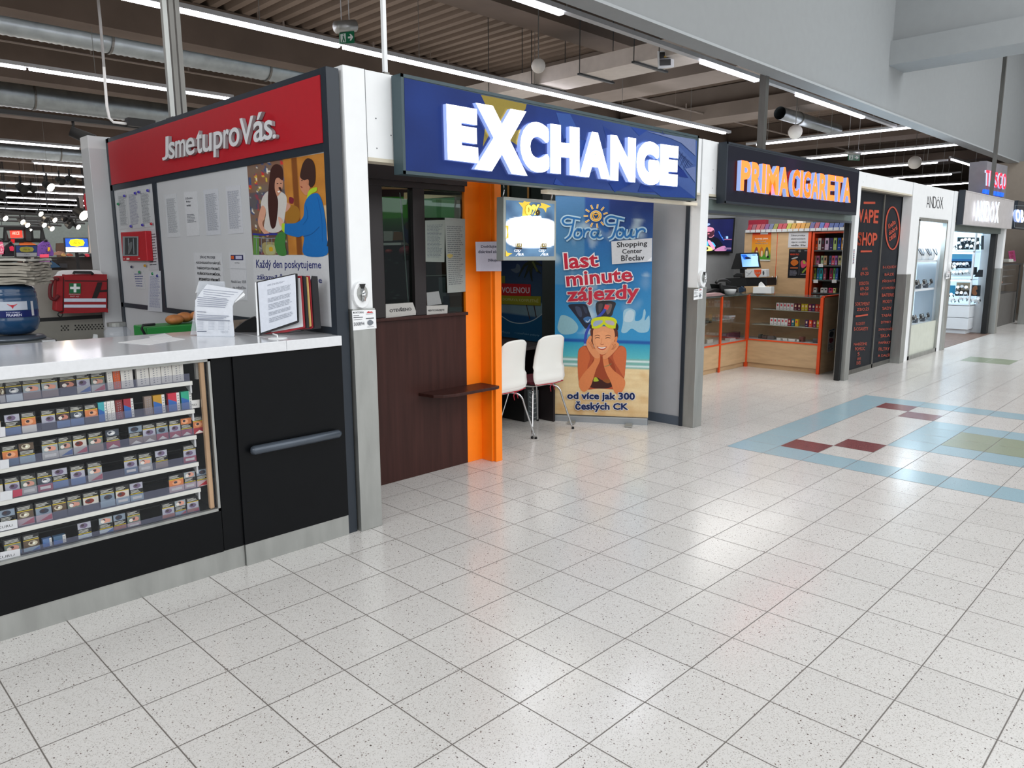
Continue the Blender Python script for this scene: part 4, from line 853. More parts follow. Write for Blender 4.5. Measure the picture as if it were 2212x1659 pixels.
for i in range(3): a.stroke([(398, 1355+i*16), (655-i*20, 1368+i*10)], 5, ink, 2)
a.stroke([(398, 1397), (665, 1405)], 6, '6C7280', 2)
for i in range(8):
    for x in (400, 490, 570, 650): a.stroke([(x, 1412+i*9), (x+(50 if x < 600 else 12), 1414+i*9)], 2.5, 'A4AAB8', 2)
a.trect('TESCO', 588, 1488, 652, 1506, '7A8090'); a.stroke([(400, 1492), (476, 1492)], 6, '50586A', 2); a.build('printed_sheaf', 'print', t)
b = MB()
for k in range(3):
    P = [bp.hit(*T2(*p), .006*(k+1)*-1) for p in [(705, 1240-k*4), (778+k*4, 1175+k*14), (790-k*3, 1195+k*10), (702, 1262)]]; b.face(P)
b.build('curled_leaves', 'white', t)
b = MB(); b.slab([bp.hit(*T2(*p), -.03) for p in [(345, 1520), (380, 1300), (415, 1082), (622, 1085), (640, 1200), (600, 1515)]], bp.n*.002); b.build('stand_back', 'clear', t)
MB().slab([bp.hit(*T2(*p), -.035) for p in [(385, 1180), (412, 1090), (620, 1085), (612, 1120)]], bp.n*.002).build('rear_sheet', 'white2', t)
MB().slab([on_top(*T2(*p)) for p in [(392, 1535), (700, 1540), (640, 1500), (345, 1510)]], (0, 0, .002)).build('stand_foot', 'clear', t)
# flip display with pockets
fp = Plane(on_top(*T2(900, 1530)), (-.75, -.66, 0))
t = thing('flip_display', 'standing flip display with black, dark red and yellow edged pockets holding a printed page', 'display stand', on_top(*T2(900, 1530)))
def pocket(nm, pts, m, off, th=.004):
    MB().slab([fp.hit(*T2(*p), off) for p in pts], -fp.n*th).build(nm, m, t, bevel=.0015)
rp = mat('pocket_red', '8E1422', .35); yp = mat('pocket_yellow', 'C8A868', .4); bp_ = mat('pocket_black', '17171B', .3)
pocket('black_pocket', [(1330, 1040), (1378, 1045), (1408, 1468), (1330, 1478), (1240, 1490)], bp_, -.07)
pocket('red_pocket', [(1285, 1040), (1318, 1042), (1345, 1460), (1330, 1472), (1200, 1480)], rp, -.06)
pocket('yellow_pocket', [(1275, 1048), (1302, 1050), (1330, 1450), (1300, 1462)], yp, -.05)
pocket('black_pocket', [(1245, 1038), (1285, 1044), (1312, 1470), (1282, 1466)], bp_, -.04)
pocket('red_pocket', [(1195, 1042), (1252, 1040), (1280, 1460), (1130, 1500), (900, 1520), (930, 1300)], rp, -.03)
pocket('white_page', [(1200, 1060), (1236, 1058), (1262, 1455), (1000, 1500), (960, 1300)], 'white2', -.025)
pocket('black_pocket', [(875, 1090), (1195, 1020), (1216, 1022), (1228, 1415), (1215, 1425), (905, 1525)], bp_, -.004)
pocket('white_edge', [(868, 1095), (880, 1090), (905, 1525), (888, 1530)], 'white', -.002)
a = Art(fp, T2, step=.0008); a.L = 2
a.poly([(892, 1095), (1198, 1028), (1214, 1405), (918, 1505)], 'CDD2DC')
Q = lambda s, t_: ((892*(1-s)+1198*s)*(1-t_)+(918*(1-s)+1214*s)*t_, (1095*(1-s)+1028*s)*(1-t_)+(1505*(1-s)+1405*s)*t_)
a.T = lambda x, y: T2(*Q(x, y))
a.lines([(.25, .08), (.75, .08), (.75, .12), (.25, .12)], 2, '888E9C', seed=1)
for i, (y0, y1, n_) in enumerate([(.18, .30, 5), (.36, .45, 4), (.48, .60, 4), (.64, .72, 3), (.76, .86, 3)]): a.lines([(.24, y0), (.88, y0), (.88, y1), (.24, y1)], n_, '9AA0AC', seed=i+3, ragged=.1)
a.build('printed_page', 'print', t)
b = MB(); c_ = on_top(*T2(1055, 1550)); b.lathe(c_, [(.05, 0), (.05, .003), (.045, .004)], 20); b.tube([c_+Vector((0, 0, .004)), c_+Vector((.004, .01, .016)), c_+Vector((.0, .05, .022))], .004, 6); b.build('base_disc', 'white', t, True)
b = MB(); b.tube([on_top(*T2(900, 1528))+Vector((0, .01, .003)), on_top(*T2(1200, 1500))+Vector((0, .02, .003))], .003, 5); b.tube([on_top(*T2(1200, 1500))+Vector((0, .02, .003)), on_top(*T2(1330, 1500))+Vector((0, .09, .003))], .003, 5); b.build('wire_foot', 'chrome', t)
# dark pouch, boxes, bread, crate, loose papers
c_ = on_top(*T2(800, 1500)); b = MB()
b.slab([Plane(c_, nrm).hit(*T2(*p)) for p in spline([(705, 1495), (712, 1470), (790, 1410), (868, 1375), (880, 1400), (885, 1495), (800, 1508), (740, 1512)], True, 4)], (0.03, .06, 0)); tag(b.build('black_pouch', 'blackm', bevel=.006), 'black pouch lying between the leaflet stand and the flip display', 'pouch')
c_ = hz(*T2(790, 1400), 1.17); b = MB(); b.box(2.0, 4.25, WT, 2.2, 4.40, WT+.05); tag(b.build('cardboard_box', mat('kraft', '77685A', .8), bevel=.004), 'low brown cardboard box behind the black pouch against the booth wall', 'box')
t = thing('rear_desk', 'low grey desk behind the worktop, under the green tray and bread', 'desk', (1.8, 5.6, 0))
MB().box(1.32, 4.5, .87, 2.25, 6.95, .90).build('desk_top', 'white2', t); MB().box(1.36, 4.55, 0, 2.2, 6.9, .87).build('desk_body', 'handle', t)
t = thing('green_crate', 'green plastic tray with a black handle behind the worktop under the bread', 'tray', hz(375, 715, 1.13))
gc = hz(375, 716, 1.14)
MB().box(gc.x-.15, gc.y+.02, .901, gc.x+.35, gc.y+.25, 1.175).build('tray', 'crate', t, bevel=.006); MB().tube([(gc.x-.15, gc.y+.02, 1.1), (gc.x-.18, gc.y+.02, 1.17), (gc.x-.17, gc.y+.02, 1.19), (gc.x-.1, gc.y+.02, 1.19)], .008, 8).build('handle', 'blackm', t, True)
for i, (dx, dy) in enumerate([(.02, .1), (.10, .14), (.17, .09)]):
    b = MB(); b.ball((gc.x+.03+dx, gc.y+dy, 1.205+.008*i), .055, sz=.6); tag(b.build('bread_roll', 'bread', smooth=True), 'brown bread roll in the green tray, %s' % ['leftmost', 'middle', 'rightmost, touching the leaflet stand'][i], 'bread roll', 'bread rolls in the green tray')
for i, q in enumerate([[(255, 740), (356, 726), (400, 733), (322, 745)], [(322, 728), (356, 721), (372, 728), (330, 738)]]):
    P = [on_top(*p) for p in q]; b = MB(); b.slab([p+Vector((0, 0, .0015*i)) for p in P], (0, 0, .001)); tag(b.build('loose_paper', 'white'), ['large loose white paper lying on the worktop left of the leaflet stand', 'small loose white paper lying on top of the large one'][i], 'paper')
b = MB(); p_ = hz(205, 733, 1.0); b.slab([PY(5.2).hit(*p) for p in [(191, 786), (204, 722), (211, 723), (213, 784)]], (0, .02, 0)); tag(b.build('paper_scrap', 'white2'), 'crumpled white paper scrap sticking up behind the worktop', 'paper')
t = thing('glass_jar', 'small clear jar with a steel lid at the foot of the white end post', 'jar', (2.05, 6.7, 1.0))
p_ = hy(254, 728, 6.6); b = MB(); b.lathe((p_.x, p_.y, .901), [(.09, 0), (.10, .02), (.10, p_.z-.90+.05), (.07, p_.z-.9+.085)], 16); b.build('jar_body', 'clear', t, True); b = MB(); b.lathe(p_+Vector((0, 0, .09)), [(.07, 0), (.07, .03)], 16); b.build('jar_lid', 'steel', t)

# ================================================================ exchange sign
YS = 3.47; ps = PY(YS)
def box_sign(name, x0, x1, z0, z1, label, m='anth', y=YS, w=.018):
    t = thing(name, label, 'sign', ((x0+x1)/2, y, z0))
    b = MB(); b.box(x0, y+.004, z0, x1, 3.557, z1); b.build('sign_case', m, t)
    b = MB(); b.box(x0, y, z0, x1, y+.004, z0+w); b.box(x0, y, z1-w, x1, y+.004, z1); b.box(x0, y, z0, x0+w, y+.004, z1); b.box(x1-w, y, z0, x1, y+.004, z1); b.build('sign_rim', m, t)
    return t
gs = mat('greenish_frame', '33464C', .45)
t = box_sign('exchange_sign', 2.655, 5.79, 2.055, 2.592, 'large blue illuminated sign with white letters reading EXCHANGE', gs)
a = Art(PY(YS+.003)); P = [(873, 168), (1506, 304), (1502, 430), (876, 368)]
def exbg(s, t_):
    n1 = noise.noise(Vector((s*5, t_*2, 3)))*.5+.5
    c = Vector(S('16327A')).lerp(Vector(S('2448A0')), n1)
    if s > .42: c = c.lerp(Vector(S('5C7CC4')), min(1, (s-.42)*1.7)*(.55+.45*n1))
    if s < .35: c = c.lerp(Vector(S('0E1F5C')), .45*(noise.noise(Vector((s*12, t_*3, 9)))*.5+.5))
    return tuple(c)
a.grid(P, 70, 16, exbg); a.T = crop(1100, 0, 3.95)
def F2(x, y): return ((560+x/3.687-1100)*3.95, (y/3.687)*3.95)
a.poly([F2(*p) for p in [(1765, 755), (1850, 770), (2130, 830), (2120, 870), (2030, 960), (2010, 1050), (2080, 1030), (2075, 1170), (2000, 1120), (1935, 1090), (1850, 1040), (1780, 1170), (1800, 1000), (1860, 960)]], 'B09A40')
for q, c in [([(400, 960), (520, 975), (610, 1160), (470, 1200)], '3A62B4'), ([(800, 1075), (860, 1110), (960, 1200), (1030, 1180), (1000, 1250), (840, 1220)], '22469C'), ([(1040, 1085), (1180, 1110), (1110, 1160)], '2A52B0'), ([(620, 1330), (860, 1250), (900, 1400), (660, 1480)], '6A86CC'), ([(1330, 1290), (1450, 1400), (1530, 1520), (1420, 1500), (1290, 1400)], '1A3C98'), ([(400, 1520), (480, 1590), (380, 1570)], '284EA8'), ([(850, 1560), (960, 1500), (1060, 1560), (900, 1640)], '2048A0'), ([(1130, 1560), (1290, 1640), (1100, 1635)], '1E429A'), ([(1200, 1600), (1420, 1560), (1590, 1690), (1300, 1680)], '2A50A4'), ([(1180, 1120), (1590, 1190), (1590, 1330), (1470, 1220), (1380, 1180)], '8A9AC8'), ([(1500, 1440), (1590, 1420), (1590, 1560)], '7C90C8'), ([(480, 1180), (700, 1200), (640, 1330), (440, 1330)], '2C55AE')]: a.poly(q, c)
a.poly([(1420, 1230), (1470, 1270), (1585, 1395), (1480, 1450), (1380, 1340)], '5A78BC'); 
for i in range(5): a.stroke([(1410+i*20, 1245+i*22), (1495+i*18, 1440-i*8)], 4, '2C4080', 2); a.stroke([(1425+i*28, 1238+i*32), (1385+i*26, 1335+i*26)], 4, '34508E', 2)
a.stroke([(1310, 1120), (1312, 1140), (1330, 1142)], 6, '2C4080', 4)
a.build('sign_face', 'signp', t)
pf = PY(YS-.035)
E8 = [('E', (964, 224), (1031, 236), (1033.5, 353), (967.5, 344.5)), ('X', (1033, 223), (1132, 240), (1132.5, 379), (1033, 366)), ('C', (1124, 257), (1186, 268), (1187, 376), (1124, 368)), ('H', (1189, 267), (1252, 276), (1252, 380), (1189, 373.5)), ('A', (1254, 281), (1316, 290), (1316, 387.5), (1254, 381)), ('N', (1319, 291), (1374, 299), (1372, 394), (1318, 389)), ('G', (1375.5, 302), (1425, 308), (1424, 402), (1374.5, 396)), ('E', (1427, 311), (1466.5, 316.5), (1463, 403), (1425, 399.5))]
letter3d(t, pf, [(c, q) for c, *q in E8], .03, 'glow', 'glowside', .08)

# ================================================================ brown exchange kiosk
YK = 4.2; pk = PY(YK)
t = thing('exchange_kiosk', 'dark wenge exchange kiosk with two service windows and an orange corner pillar', 'kiosk', (3.2, YK, 0))
MB().box(2.47, YK, 0, 3.765, YK+.03, 1.165).build('front_panel', 'wenge', t)
MB().box(2.47, YK-.03, 1.158, 3.765, YK+.25, 1.18).build('window_sill', 'wenge', t, bevel=.004)
x1_, x2_, x3_, x4_ = hy(826, 500, YK).x, hy(891, 500, YK).x, hy(916, 500, YK).x, hy(1005, 500, YK).x
zt = 2.06; zb_ = 1.18
b = MB(); b.box(2.47, YK-.01, zt, 3.765, YK+.05, 2.45); b.box(2.47, YK-.01, zb_, x1_, YK+.04, zt); b.box(x2_, YK-.012, zb_, x3_, YK+.05, zt); b.build('window_frame', 'wenged', t, bevel=.003)
b = MB(); b.box(2.47, YK-.03, 2.10, 3.77, YK-.01, 2.22); b.build('header_rail', 'wenged', t)
for a_, c_ in ((x1_, x2_), (x3_, 3.765)): MB().box(a_, YK+.02, zb_, c_, YK+.024, zt).build('pane', 'glassd', t)
b = MB(); b.box(3.765, YK-.002, 0, 3.93, YK+.03, 2.45); b.box(3.915, 4.08, 0, 3.935, YK, 2.45); b.box(3.93, 4.05, 0, 3.998, 4.25, 2.45); b.build('orange_pillar', 'orange', t, bevel=.002); MB().box(3.97, 4.25, 0, 3.998, 5.85, 2.45).build('side_wall', 'wenged', t)
zs = .618; sp = [hz(*p, zs) for p in [(905, 848), (920, 853), (938, 857), (1062, 841), (1069, 836), (1069, 831), (1040, 826)]]
b = MB(); P = [Vector((3.30, YK, zs)), Vector((3.30, 4.1, zs)), Vector((3.36, 4.05, zs)), Vector((3.86, 4.02, zs)), Vector((3.913, 4.05, zs)), Vector((3.913, YK, zs))]
P = [(3.295, YK-.002), (3.31, 4.05), (3.36, 4.0), (3.45, 3.975), (3.88, 3.975), (3.91, 3.99), (3.912, YK-.002)]
ls = MB().slab([(x, y, zs) for x, y in P], (0, 0, -.022)).build('writing_shelf', 'wenge', t, bevel=.003)
# green ceiling bits inside
struct(MB().box(2.34, 6.16, 0, 6.04, 6.2, 2.6).build('wall_exchange_back', mat('back_grey', '5C605C', .8)))
PK = PX(3.965); T6 = crop(740, 340, 4.608)
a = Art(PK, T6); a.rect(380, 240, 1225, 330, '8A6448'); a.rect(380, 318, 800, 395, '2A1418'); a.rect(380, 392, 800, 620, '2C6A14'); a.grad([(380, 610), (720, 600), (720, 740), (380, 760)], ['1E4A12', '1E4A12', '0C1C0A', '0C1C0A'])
a.rect(610, 350, 700, 418, 'B89A78'); a.rect(790, 375, 1230, 420, '6A5A4C'); a.poly([(812, 368), (1140, 386), (812, 412)], 'D0BCA0'); a.grad([(805, 410), (1112, 400), (1112, 600), (805, 600)], ['6A8A70', '5C8A68', '4C8450', '5C7C60']); a.grad([(930, 420), (985, 415), (980, 600), (940, 600)], ['3C6C44', '3C6C44', '3A7040', '3A7040']); a.rect(1112, 395, 1172, 610, '6E6864')
a.rect(805, 1000, 1225, 1500, '0E0D0C'); a.rect(930, 1040, 1030, 1180, '2A1812'); a.stroke([(830, 1178), (1030, 1172)], 8, '6A6C68', 2); a.rect(1060, 1490, 1190, 1560, '4A4C4A')
for k, (x, y) in enumerate([(440, 1080), (470, 1020), (540, 1050), (520, 1330), (490, 1340), (550, 1370), (460, 980), (430, 1130), (520, 1400), (540, 940)]): a.blob([(x-22, y), (x, y-9), (x+20, y+3), (x-2, y+10)], ['1E2420', '28302C', '343A38'][k % 3])
a.build('inner_wall_print', 'inner', t)
# papers on the kiosk panes
pg = PY(YK-.004)
def kq(*p): return [T6(*k) for k in p]
notice('paper_notice', pg, kq((820, 628), (1018, 622), (1012, 1042), (825, 1038)), 'rate table sheet behind the right service window, left of two', base='8E9690', rows=24, ink='5E6870', seed=31)
notice('paper_notice', pg, kq((1016, 600), (1218, 612), (1222, 1335), (1042, 1350)), 'long printed sheet behind the right service window, right of two', base='989E9A', rows=30, ink='666C70', seed=32, extra=lambda a: a.blob([(.05, .5), (.2, .48), (.38, .5), (.2, .54)], 'B0A060'))
notice('discretion_notice', PY(4.045), kq((1322, 840), (1575, 836), (1580, 1132), (1330, 1133)), 'white notice with Czech text taped to the orange pillar', base='C0BCCC', rows=0, extra=lambda a: (a.trect('Dodržujte pr', .22, .12, 1.0, .24, '3A3A50', .02), a.trect('diskrétní zónu', .1, .29, .97, .39, '3A3A50', .02), a.trect('Děkujeme', .48, .58, 1.0, .70, '3A3A50', .02)))
def wedge(q, y, lab, txt):
    pl = PY(y); P = [pl.hit(*p) for p in q]; t = thing('window_sign', lab, 'sign', P[3]); a = Art(pl, step=.0006); a.color('B0AEAA'); a.slab(P, (0, .03, 0)); a.L = 2
    mx = lambda s_, t_: ((q[0][0]*(1-s_)+q[1][0]*s_)*(1-t_)+(q[3][0]*(1-s_)+q[2][0]*s_)*t_, (q[0][1]*(1-s_)+q[1][1]*s_)*(1-t_)+(q[3][1]*(1-s_)+q[2][1]*s_)*t_); a.T = mx
    a.trect(*txt, '26262A', .02); a.build('sign_card', 'print', t)
wedge(kq((430, 1462), (700, 1445), (742, 1565), (432, 1600)), YK-.012, 'white card reading OTEVŘENO standing in the left service window', ('OTEVŘENO', .13, .3, .88, .62))
wedge(kq((838, 1478), (1048, 1470), (1042, 1580), (840, 1590)), YK-.012, 'small white lettered card standing in the right service window', ('NEVYCHÁZEJTE', .06, .3, .85, .55))
notice('leaflet', PY(YK+.008), kq((835, 1345), (955, 1332), (985, 1460), (842, 1476)), 'blank leaflet leaning behind the small lettered card', base='8E9090', rows=0)
tag(MB().tube([PY(YK+.06).hit(*T6(*p)) for p in spline([(570, 350), (585, 500), (610, 800), (630, 1100), (655, 1450)], False, 4)], .0045, 6).build('white_cable', 'white', smooth=True), 'thin white cable hanging down inside the left service window', 'cable')
# shelf with goods inside kiosk, seen through the left window
py6 = PX(3.86); z_ = py6.hit(*T6(500, 850)).z; y_ = py6.hit(*T6(600, 850)).y
t = thing('office_shelf', 'white shelf with small goods seen through the left service window', 'shelf', (3.9, 5.4, z_))
MB().box(3.84, y_, z_-.02, 3.962, 5.8, z_).build('board', 'white2', t); MB().box(3.94, y_+.02, z_-.08, 3.962, y_+.04, z_-.02).build('bracket', 'white2', t)
def goods(nm, q, c, lab, cat, d=.08, pl=py6, T=T6, m='print'):
    b = MB(); b.color(c); b.slab([pl.hit(*T(*p)) for p in q], (d, 0, 0)); return tag(b.build(nm, m), lab, cat)
goods('storage_box', [(408, 735), (498, 735), (500, 830), (410, 832)], '9A9C98', 'grey box on the shelf behind the left service window', 'box')
goods('basket', [(510, 740), (592, 742), (600, 825), (500, 826)], '6A4828', 'brown basket on the shelf behind the left service window', 'basket')
p_ = py6.hit(*T6(655, 760)); 
t = thing('wall_picture', 'dark picture of a doll in blue behind the left service window', 'picture', p_); a = Art(py6, T6); a.blob([(620, 660), (690, 650), (700, 840), (640, 850), (612, 760)], '1A2048'); a.blob([(625, 655), (690, 655), (685, 710), (630, 712)], '281410'); a.blob([(668, 690), (695, 690), (695, 735), (672, 740)], '9A6A50'); a.build('picture_print', 'print', t)
for i, (x, y, rx, c) in enumerate([(462, 935, 24, '8E2C28'), (640, 930, 50, '70182C')]):
    b = MB(); b.color(c); c0 = py6.hit(*T6(x, y)); r0 = (py6.hit(*T6(x+rx, y))-c0).length; b.ball(c0, r0, sz=.6); tag(b.build('silk_flower', 'print', smooth=True), ['small red silk flower', 'wide crimson silk flower'][i]+' in the dark behind the left service window', 'flower')
goods('file_folder', [(955, 1195), (1025, 1190), (1030, 1440), (960, 1445)], '5C6870', 'grey patterned folder behind the right service window', 'folder', pl=PX(3.85))
goods('file_folder', [(1000, 1380), (1055, 1380), (1060, 1480), (1005, 1485)], '1E3050', 'navy folder behind the right service window', 'folder', pl=PX(3.83))
goods('cardboard_box', [(1060, 1350), (1185, 1345), (1185, 1490), (1065, 1490)], '6A4630', 'brown box behind the long sheet in the right service window', 'box', pl=PX(3.84))

# ================================================================ hanging rate light box
YL = 3.66; pl_ = PY(YL); T7 = crop(1060, 380, 6.912)
q7 = [(195, 310), (980, 372), (975, 1262), (190, 1265)]
t = thing('rate_light_box', 'hanging square light box with glowing exchange rates and gold stars', 'light box', pl_.hit(*T7(*q7[3])))
MB().slab([pl_.hit(*T7(*p)) for p in q7], (0, .07, 0)).build('box_frame', mat('frame_aluminium', '9AA09C', .4, .3), t, bevel=.004)
a = Art(pl_, T7, step=.0015)
def lb(s, t_):
    g = max(0, 1.15-abs((s-.53)/.55)**3.5-abs((t_-.56)/.27)**3.2)
    n_ = noise.noise(Vector((s*4, t_*4, 2)))*.5+.5
    return tuple(Vector(S('20406A', .22)).lerp(Vector(S('6890B0', .35)), n_*.8).lerp(Vector((1.4, 1.42, 1.5)), min(1, max(0, g*1.25))))
a.grid([(230, 360), (950, 418), (945, 1200), (228, 1205)], 36, 36, lb)
gold = S('E8C040', .28)
a.poly([(415, 395), (480, 400), (500, 375), (530, 385), (600, 388), (560, 430), (600, 600), (470, 600), (480, 480)], gold); a.poly([(715, 470), (755, 440), (745, 403), (800, 412), (900, 455), (835, 480), (825, 550), (790, 490)], gold)
a.poly([(225, 740), (270, 740), (262, 820), (270, 920), (228, 945), (245, 850)], gold); a.poly([(228, 1110), (250, 1145), (325, 1158), (280, 1180), (260, 1200), (228, 1200)], gold)
a.trect('0%', 520, 425, 735, 590, S('FFD850', .5), .05, halo=S('3A2A08', .3), hoff=.03)
a.poly([(450, 610), (590, 590), (620, 610), (750, 600), (765, 690), (450, 680)], (1.4, 1.4, 1.5))
for x in (370, 738):
    a.trect('1833', x+5, 1005, x+95, 1068, S('8A7830', .3), .03, halo=S('1A1810', .1), hoff=.05); a.rect(x+2, 1075, x+98, 1092, S('3A2208', .15)); a.trect('CZK', x-22, 1100, x+65, 1135, S('D0D4DC', .5), .02); a.stroke([(x+82, 1105), (x+5, 1195)], 6, S('D0D4DC', .5), 2); a.trect('1EUR', x+40, 1155, x+125, 1190, S('D8DCE4', .5), .02)
a.build('lit_face', 'lit', t)
for (x0, y0), (x1, y1) in (((185, 150), (180, 290)), ((905, 200), (900, 340))):
    MB().tube([PY(YL+.03).hit(*T7(x0, y0-60)), PY(YL+.03).hit(*T7(x0+15, y0+60)), PY(YL+.03).hit(*T7(x1, y1+40))], .006, 6).build('chain', 'chrome', t, True)

# ================================================================ partition with posters (plane x = 6.01) and the grey panel
XP = 6.02; pp_ = PX(XP)
t = thing('glazed_partition', 'glazed partition with grey solid end panel behind the roll-up banner', 'partition', (XP, 4.8, 0))
MB().box(XP, 3.69, .085, XP+.03, 5.22, 2.5).build('grey_panel', mat('partition_grey', 'A3A6AB', .6, var=.03), t)
MB().box(XP-.012, 3.69, 0, XP+.03, 5.22, .085).build('base_rail', mat('rail_blue_grey', '4C5663', .5), t)
MB().box(XP-.02, 3.665, 0, XP+.03, 3.70, 2.5).build('edge_profile', 'anth', t)
MB().box(XP-.03, 5.22, 0, XP+.03, 5.44, 2.5).build('dark_mullion', mat('dark_mullion', '2C3232', .5), t)
MB().box(XP, 5.44, 0, XP+.03, 6.15, .72).build('low_panel', mat('low_panel', '3A3030', .6), t)
MB().box(XP+.01, 5.44, .72, XP+.016, 6.15, 2.5).build('pane', 'glassd', t)
MB().box(XP+.02, 5.44, 1.9, XP+.03, 6.15, 2.5).build('upper_panel', mat('upper_grey', '63615E', .7), t)
struct(MB().box(XP+.05, 3.7, 0, XP+.09, 6.2, 2.5).build('wall_partition', mat('partition_back', '8C8E8E', .7)))
T8 = crop(1060, 560, 4.148)
a = Art(PX(XP-.001), T8)
a.grid([(20, -20), (465, -8), (465, 735), (20, 660)], 20, 40, lambda s, t_: tuple(Vector(S('0E1838')).lerp(Vector(S('2C4458')), t_*1.6) if t_ < .55 else Vector(S('5C7480')).lerp(Vector(S('64808A')), noise.noise(Vector((s*5, t_*5, 0)))) if t_ < .72 else Vector(S('0E3C64'))))
a.blob([(180, 90), (220, 80), (235, 40), (262, 60), (265, 100), (235, 125), (200, 110)], '3A4450')
for p in ([(370, 20), (300, 60), (250, 160)], [(370, 20), (330, 100), (300, 170)], [(370, 20), (400, 80), (450, 130)], [(370, 20), (420, 40), (462, 60)], [(370, 20), (360, 120), (372, 200)]): a.stroke(p, lambda k: 34*(1-k)+6, '161C14', 4)
a.stroke([(375, 20), (400, 70), (420, 110)], 18, '3C4220', 4); a.rect(95, 150, 128, 215, '5A5A20')
a.poly([(40, 215), (360, 225), (358, 332), (40, 325)], '8A1018'); a.text('VOLENOU', [(100, 248), (346, 252), (348, 306), (100, 302)], 'A8A4AC', .01)
a.poly([(95, 325), (448, 332), (448, 416), (95, 402)], '6C6C18'); a.text('DOPRAVA KOMPLETNĚ', [(108, 338), (428, 352), (428, 390), (108, 370)], '9A9868', .0)
a.stroke([(320, 410), (352, 540)], 7, '33241C', 3); a.stroke([(388, 415), (408, 520)], 8, '2E1C1C', 3)
a.poly(spline([(20, 470), (100, 512), (180, 560), (280, 572), (380, 545), (465, 490), (465, 600), (465, 735), (200, 705), (20, 660)], True, 3), '0C4468'); a.stroke([(20, 470), (100, 512), (180, 560), (280, 574), (380, 547), (465, 488)], 8, '8A98A0', 5)
a.text('Minute', [(98, 640), (172, 645), (172, 668), (98, 662)], '5A8098'); a.text('• Lázeňské pobyty', [(215, 650), (438, 672), (436, 695), (215, 672)], '6A90A8')
tag(a.build('window_poster', 'gloss'), 'dark blue travel poster with palm and the word VOLENOU behind the white chairs', 'poster')
for i, x in enumerate((262, 558)):
    a = Art(PX(XP-.002), T7); a.rect(x-14, 130, x+14, 330, '8A6430'); tag(a.build('paper_strip', 'print'), ['left', 'right'][i]+' ochre strip on the partition above the light box', 'paper strip', 'ochre strips above the light box')

# ================================================================ roll-up banner (close-up 1060,380 x2.861)
BL0, BR0 = hz(1197.5, 907.5, 0), hz(1400, 917.5, 0); d_ = (BR0-BL0).normalized(); nb = Vector((d_.y, -d_.x, 0))
pbn = Plane(BL0, nb); T9 = crop(1060, 380, 2.861); T10 = crop(1190, 640, 5.72)
def J(x, y): # second close-up into the first one's frame
    u, v = T10(x, y); return ((u-1060)*2.861, (v-380)*2.861)
t = thing('roll_up_banner', 'tall roll-up travel banner with a smiling swimmer on a beach and Tora Tour lettering', 'banner', (BL0+BR0)/2)
P = [pbn.hit(*T9(*p)) for p in [(395, 1478), (972, 1497), (972, 1532), (395, 1510)]]
MB().slab([pbn.hit(*T9(*p), -.06) for p in [(395, 1468), (972, 1488), (972, 1533), (395, 1508)]], pbn.n*.09).build('base_cassette', mat('cassette_aluminium', '9DA3A8', .35, .5), t, bevel=.006)
for s_ in (.2, .8):
    c0 = BL0.lerp(BR0, s_); MB().slab([c0+nb*.16+d_*.04+Vector((0, 0, .004)), c0+nb*.16-d_*.03+Vector((0, 0, .004)), c0-nb*.1-d_*.02+Vector((0, 0, .004)), c0-nb*.1+d_*.03+Vector((0, 0, .004))], (0, 0, .012)).build('base_foot', 'steel', t)
MB().slab([pbn.hit(*T9(*p), -.006) for p in [(398, 108), (1008, 122), (1008, 132), (398, 120)]], pbn.n*.012).build('top_rail', 'steel', t)
MB().cyl((BL0+BR0)/2-nb*.02, (BL0+BR0)/2-nb*.02+Vector((0, 0, 2.1)), .01).build('support_rod', 'steel', t)
a = Art(pbn, T9, step=.00012)
Q9 = [(400, 118), (1008, 130), (972, 1494), (395, 1470)]
def ban(s, t_):
    n1 = noise.noise(Vector((s*4, t_*9, 1)))*.5+.5; n2 = noise.noise(Vector((s*9, t_*20, 7)))*.5+.5; n3_ = noise.noise(Vector((s*4+3, t_*60, 2)))*.5+.5
    if t_ < .645:
        c = Vector(S('14408C')).lerp(Vector(S('2E8CC0')), min(1, t_/.6))
        if s > .55 and t_ < .2: c = Vector(S('122C70')).lerp(c, t_*3)
        if s < .3 and t_ < .4: c = c.lerp(Vector(S('5A90B0')), .5)
        cl = max(0, n1*.75+n2*.4-.66)*4.2
        if t_ < .1: cl *= .1
        if .35 < t_ < .52 and s > .45: cl *= .25
        if t_ > .62: cl *= .2
        return tuple(c.lerp(Vector(S('B8CCD4')), min(.85, cl)))
    if t_ < .655: return S('1455A0')
    if t_ < .73: return tuple(Vector(S('2094B8')).lerp(Vector(S('58B8C0')), (t_-.655)/.075))
    if t_ < .77: return S('D8E8E8') if (.735 < t_ < .741 or .757 < t_ < .765) else S('78B0A8')
    c = Vector(S('D8B884')).lerp(Vector(S('F0DDB0')), n3_).lerp(Vector(S('C08A48')), max(0, n2-.5)*1.2+max(0, t_-.86)*2)
    return tuple(c)
a.grid(Q9, 44, 130, ban)
# clouds and light streaks
a.blob([J(*p) for p in [(870, 440), (890, 330), (900, 180), (980, 150), (1045, 190), (1040, 300), (1120, 280), (1150, 160), (1172, 200), (1160, 300), (1215, 240), (1210, 420), (1100, 450), (1000, 400), (930, 450)]], '92BCD0')
a.blob([J(*p) for p in [(905, 300), (930, 200), (990, 170), (1030, 210), (1010, 300), (960, 320)]], 'B4CCD8')
a.blob([(420, 900), (440, 860), (500, 880), (540, 930), (520, 970), (450, 980), (415, 950)], '88B4C0')
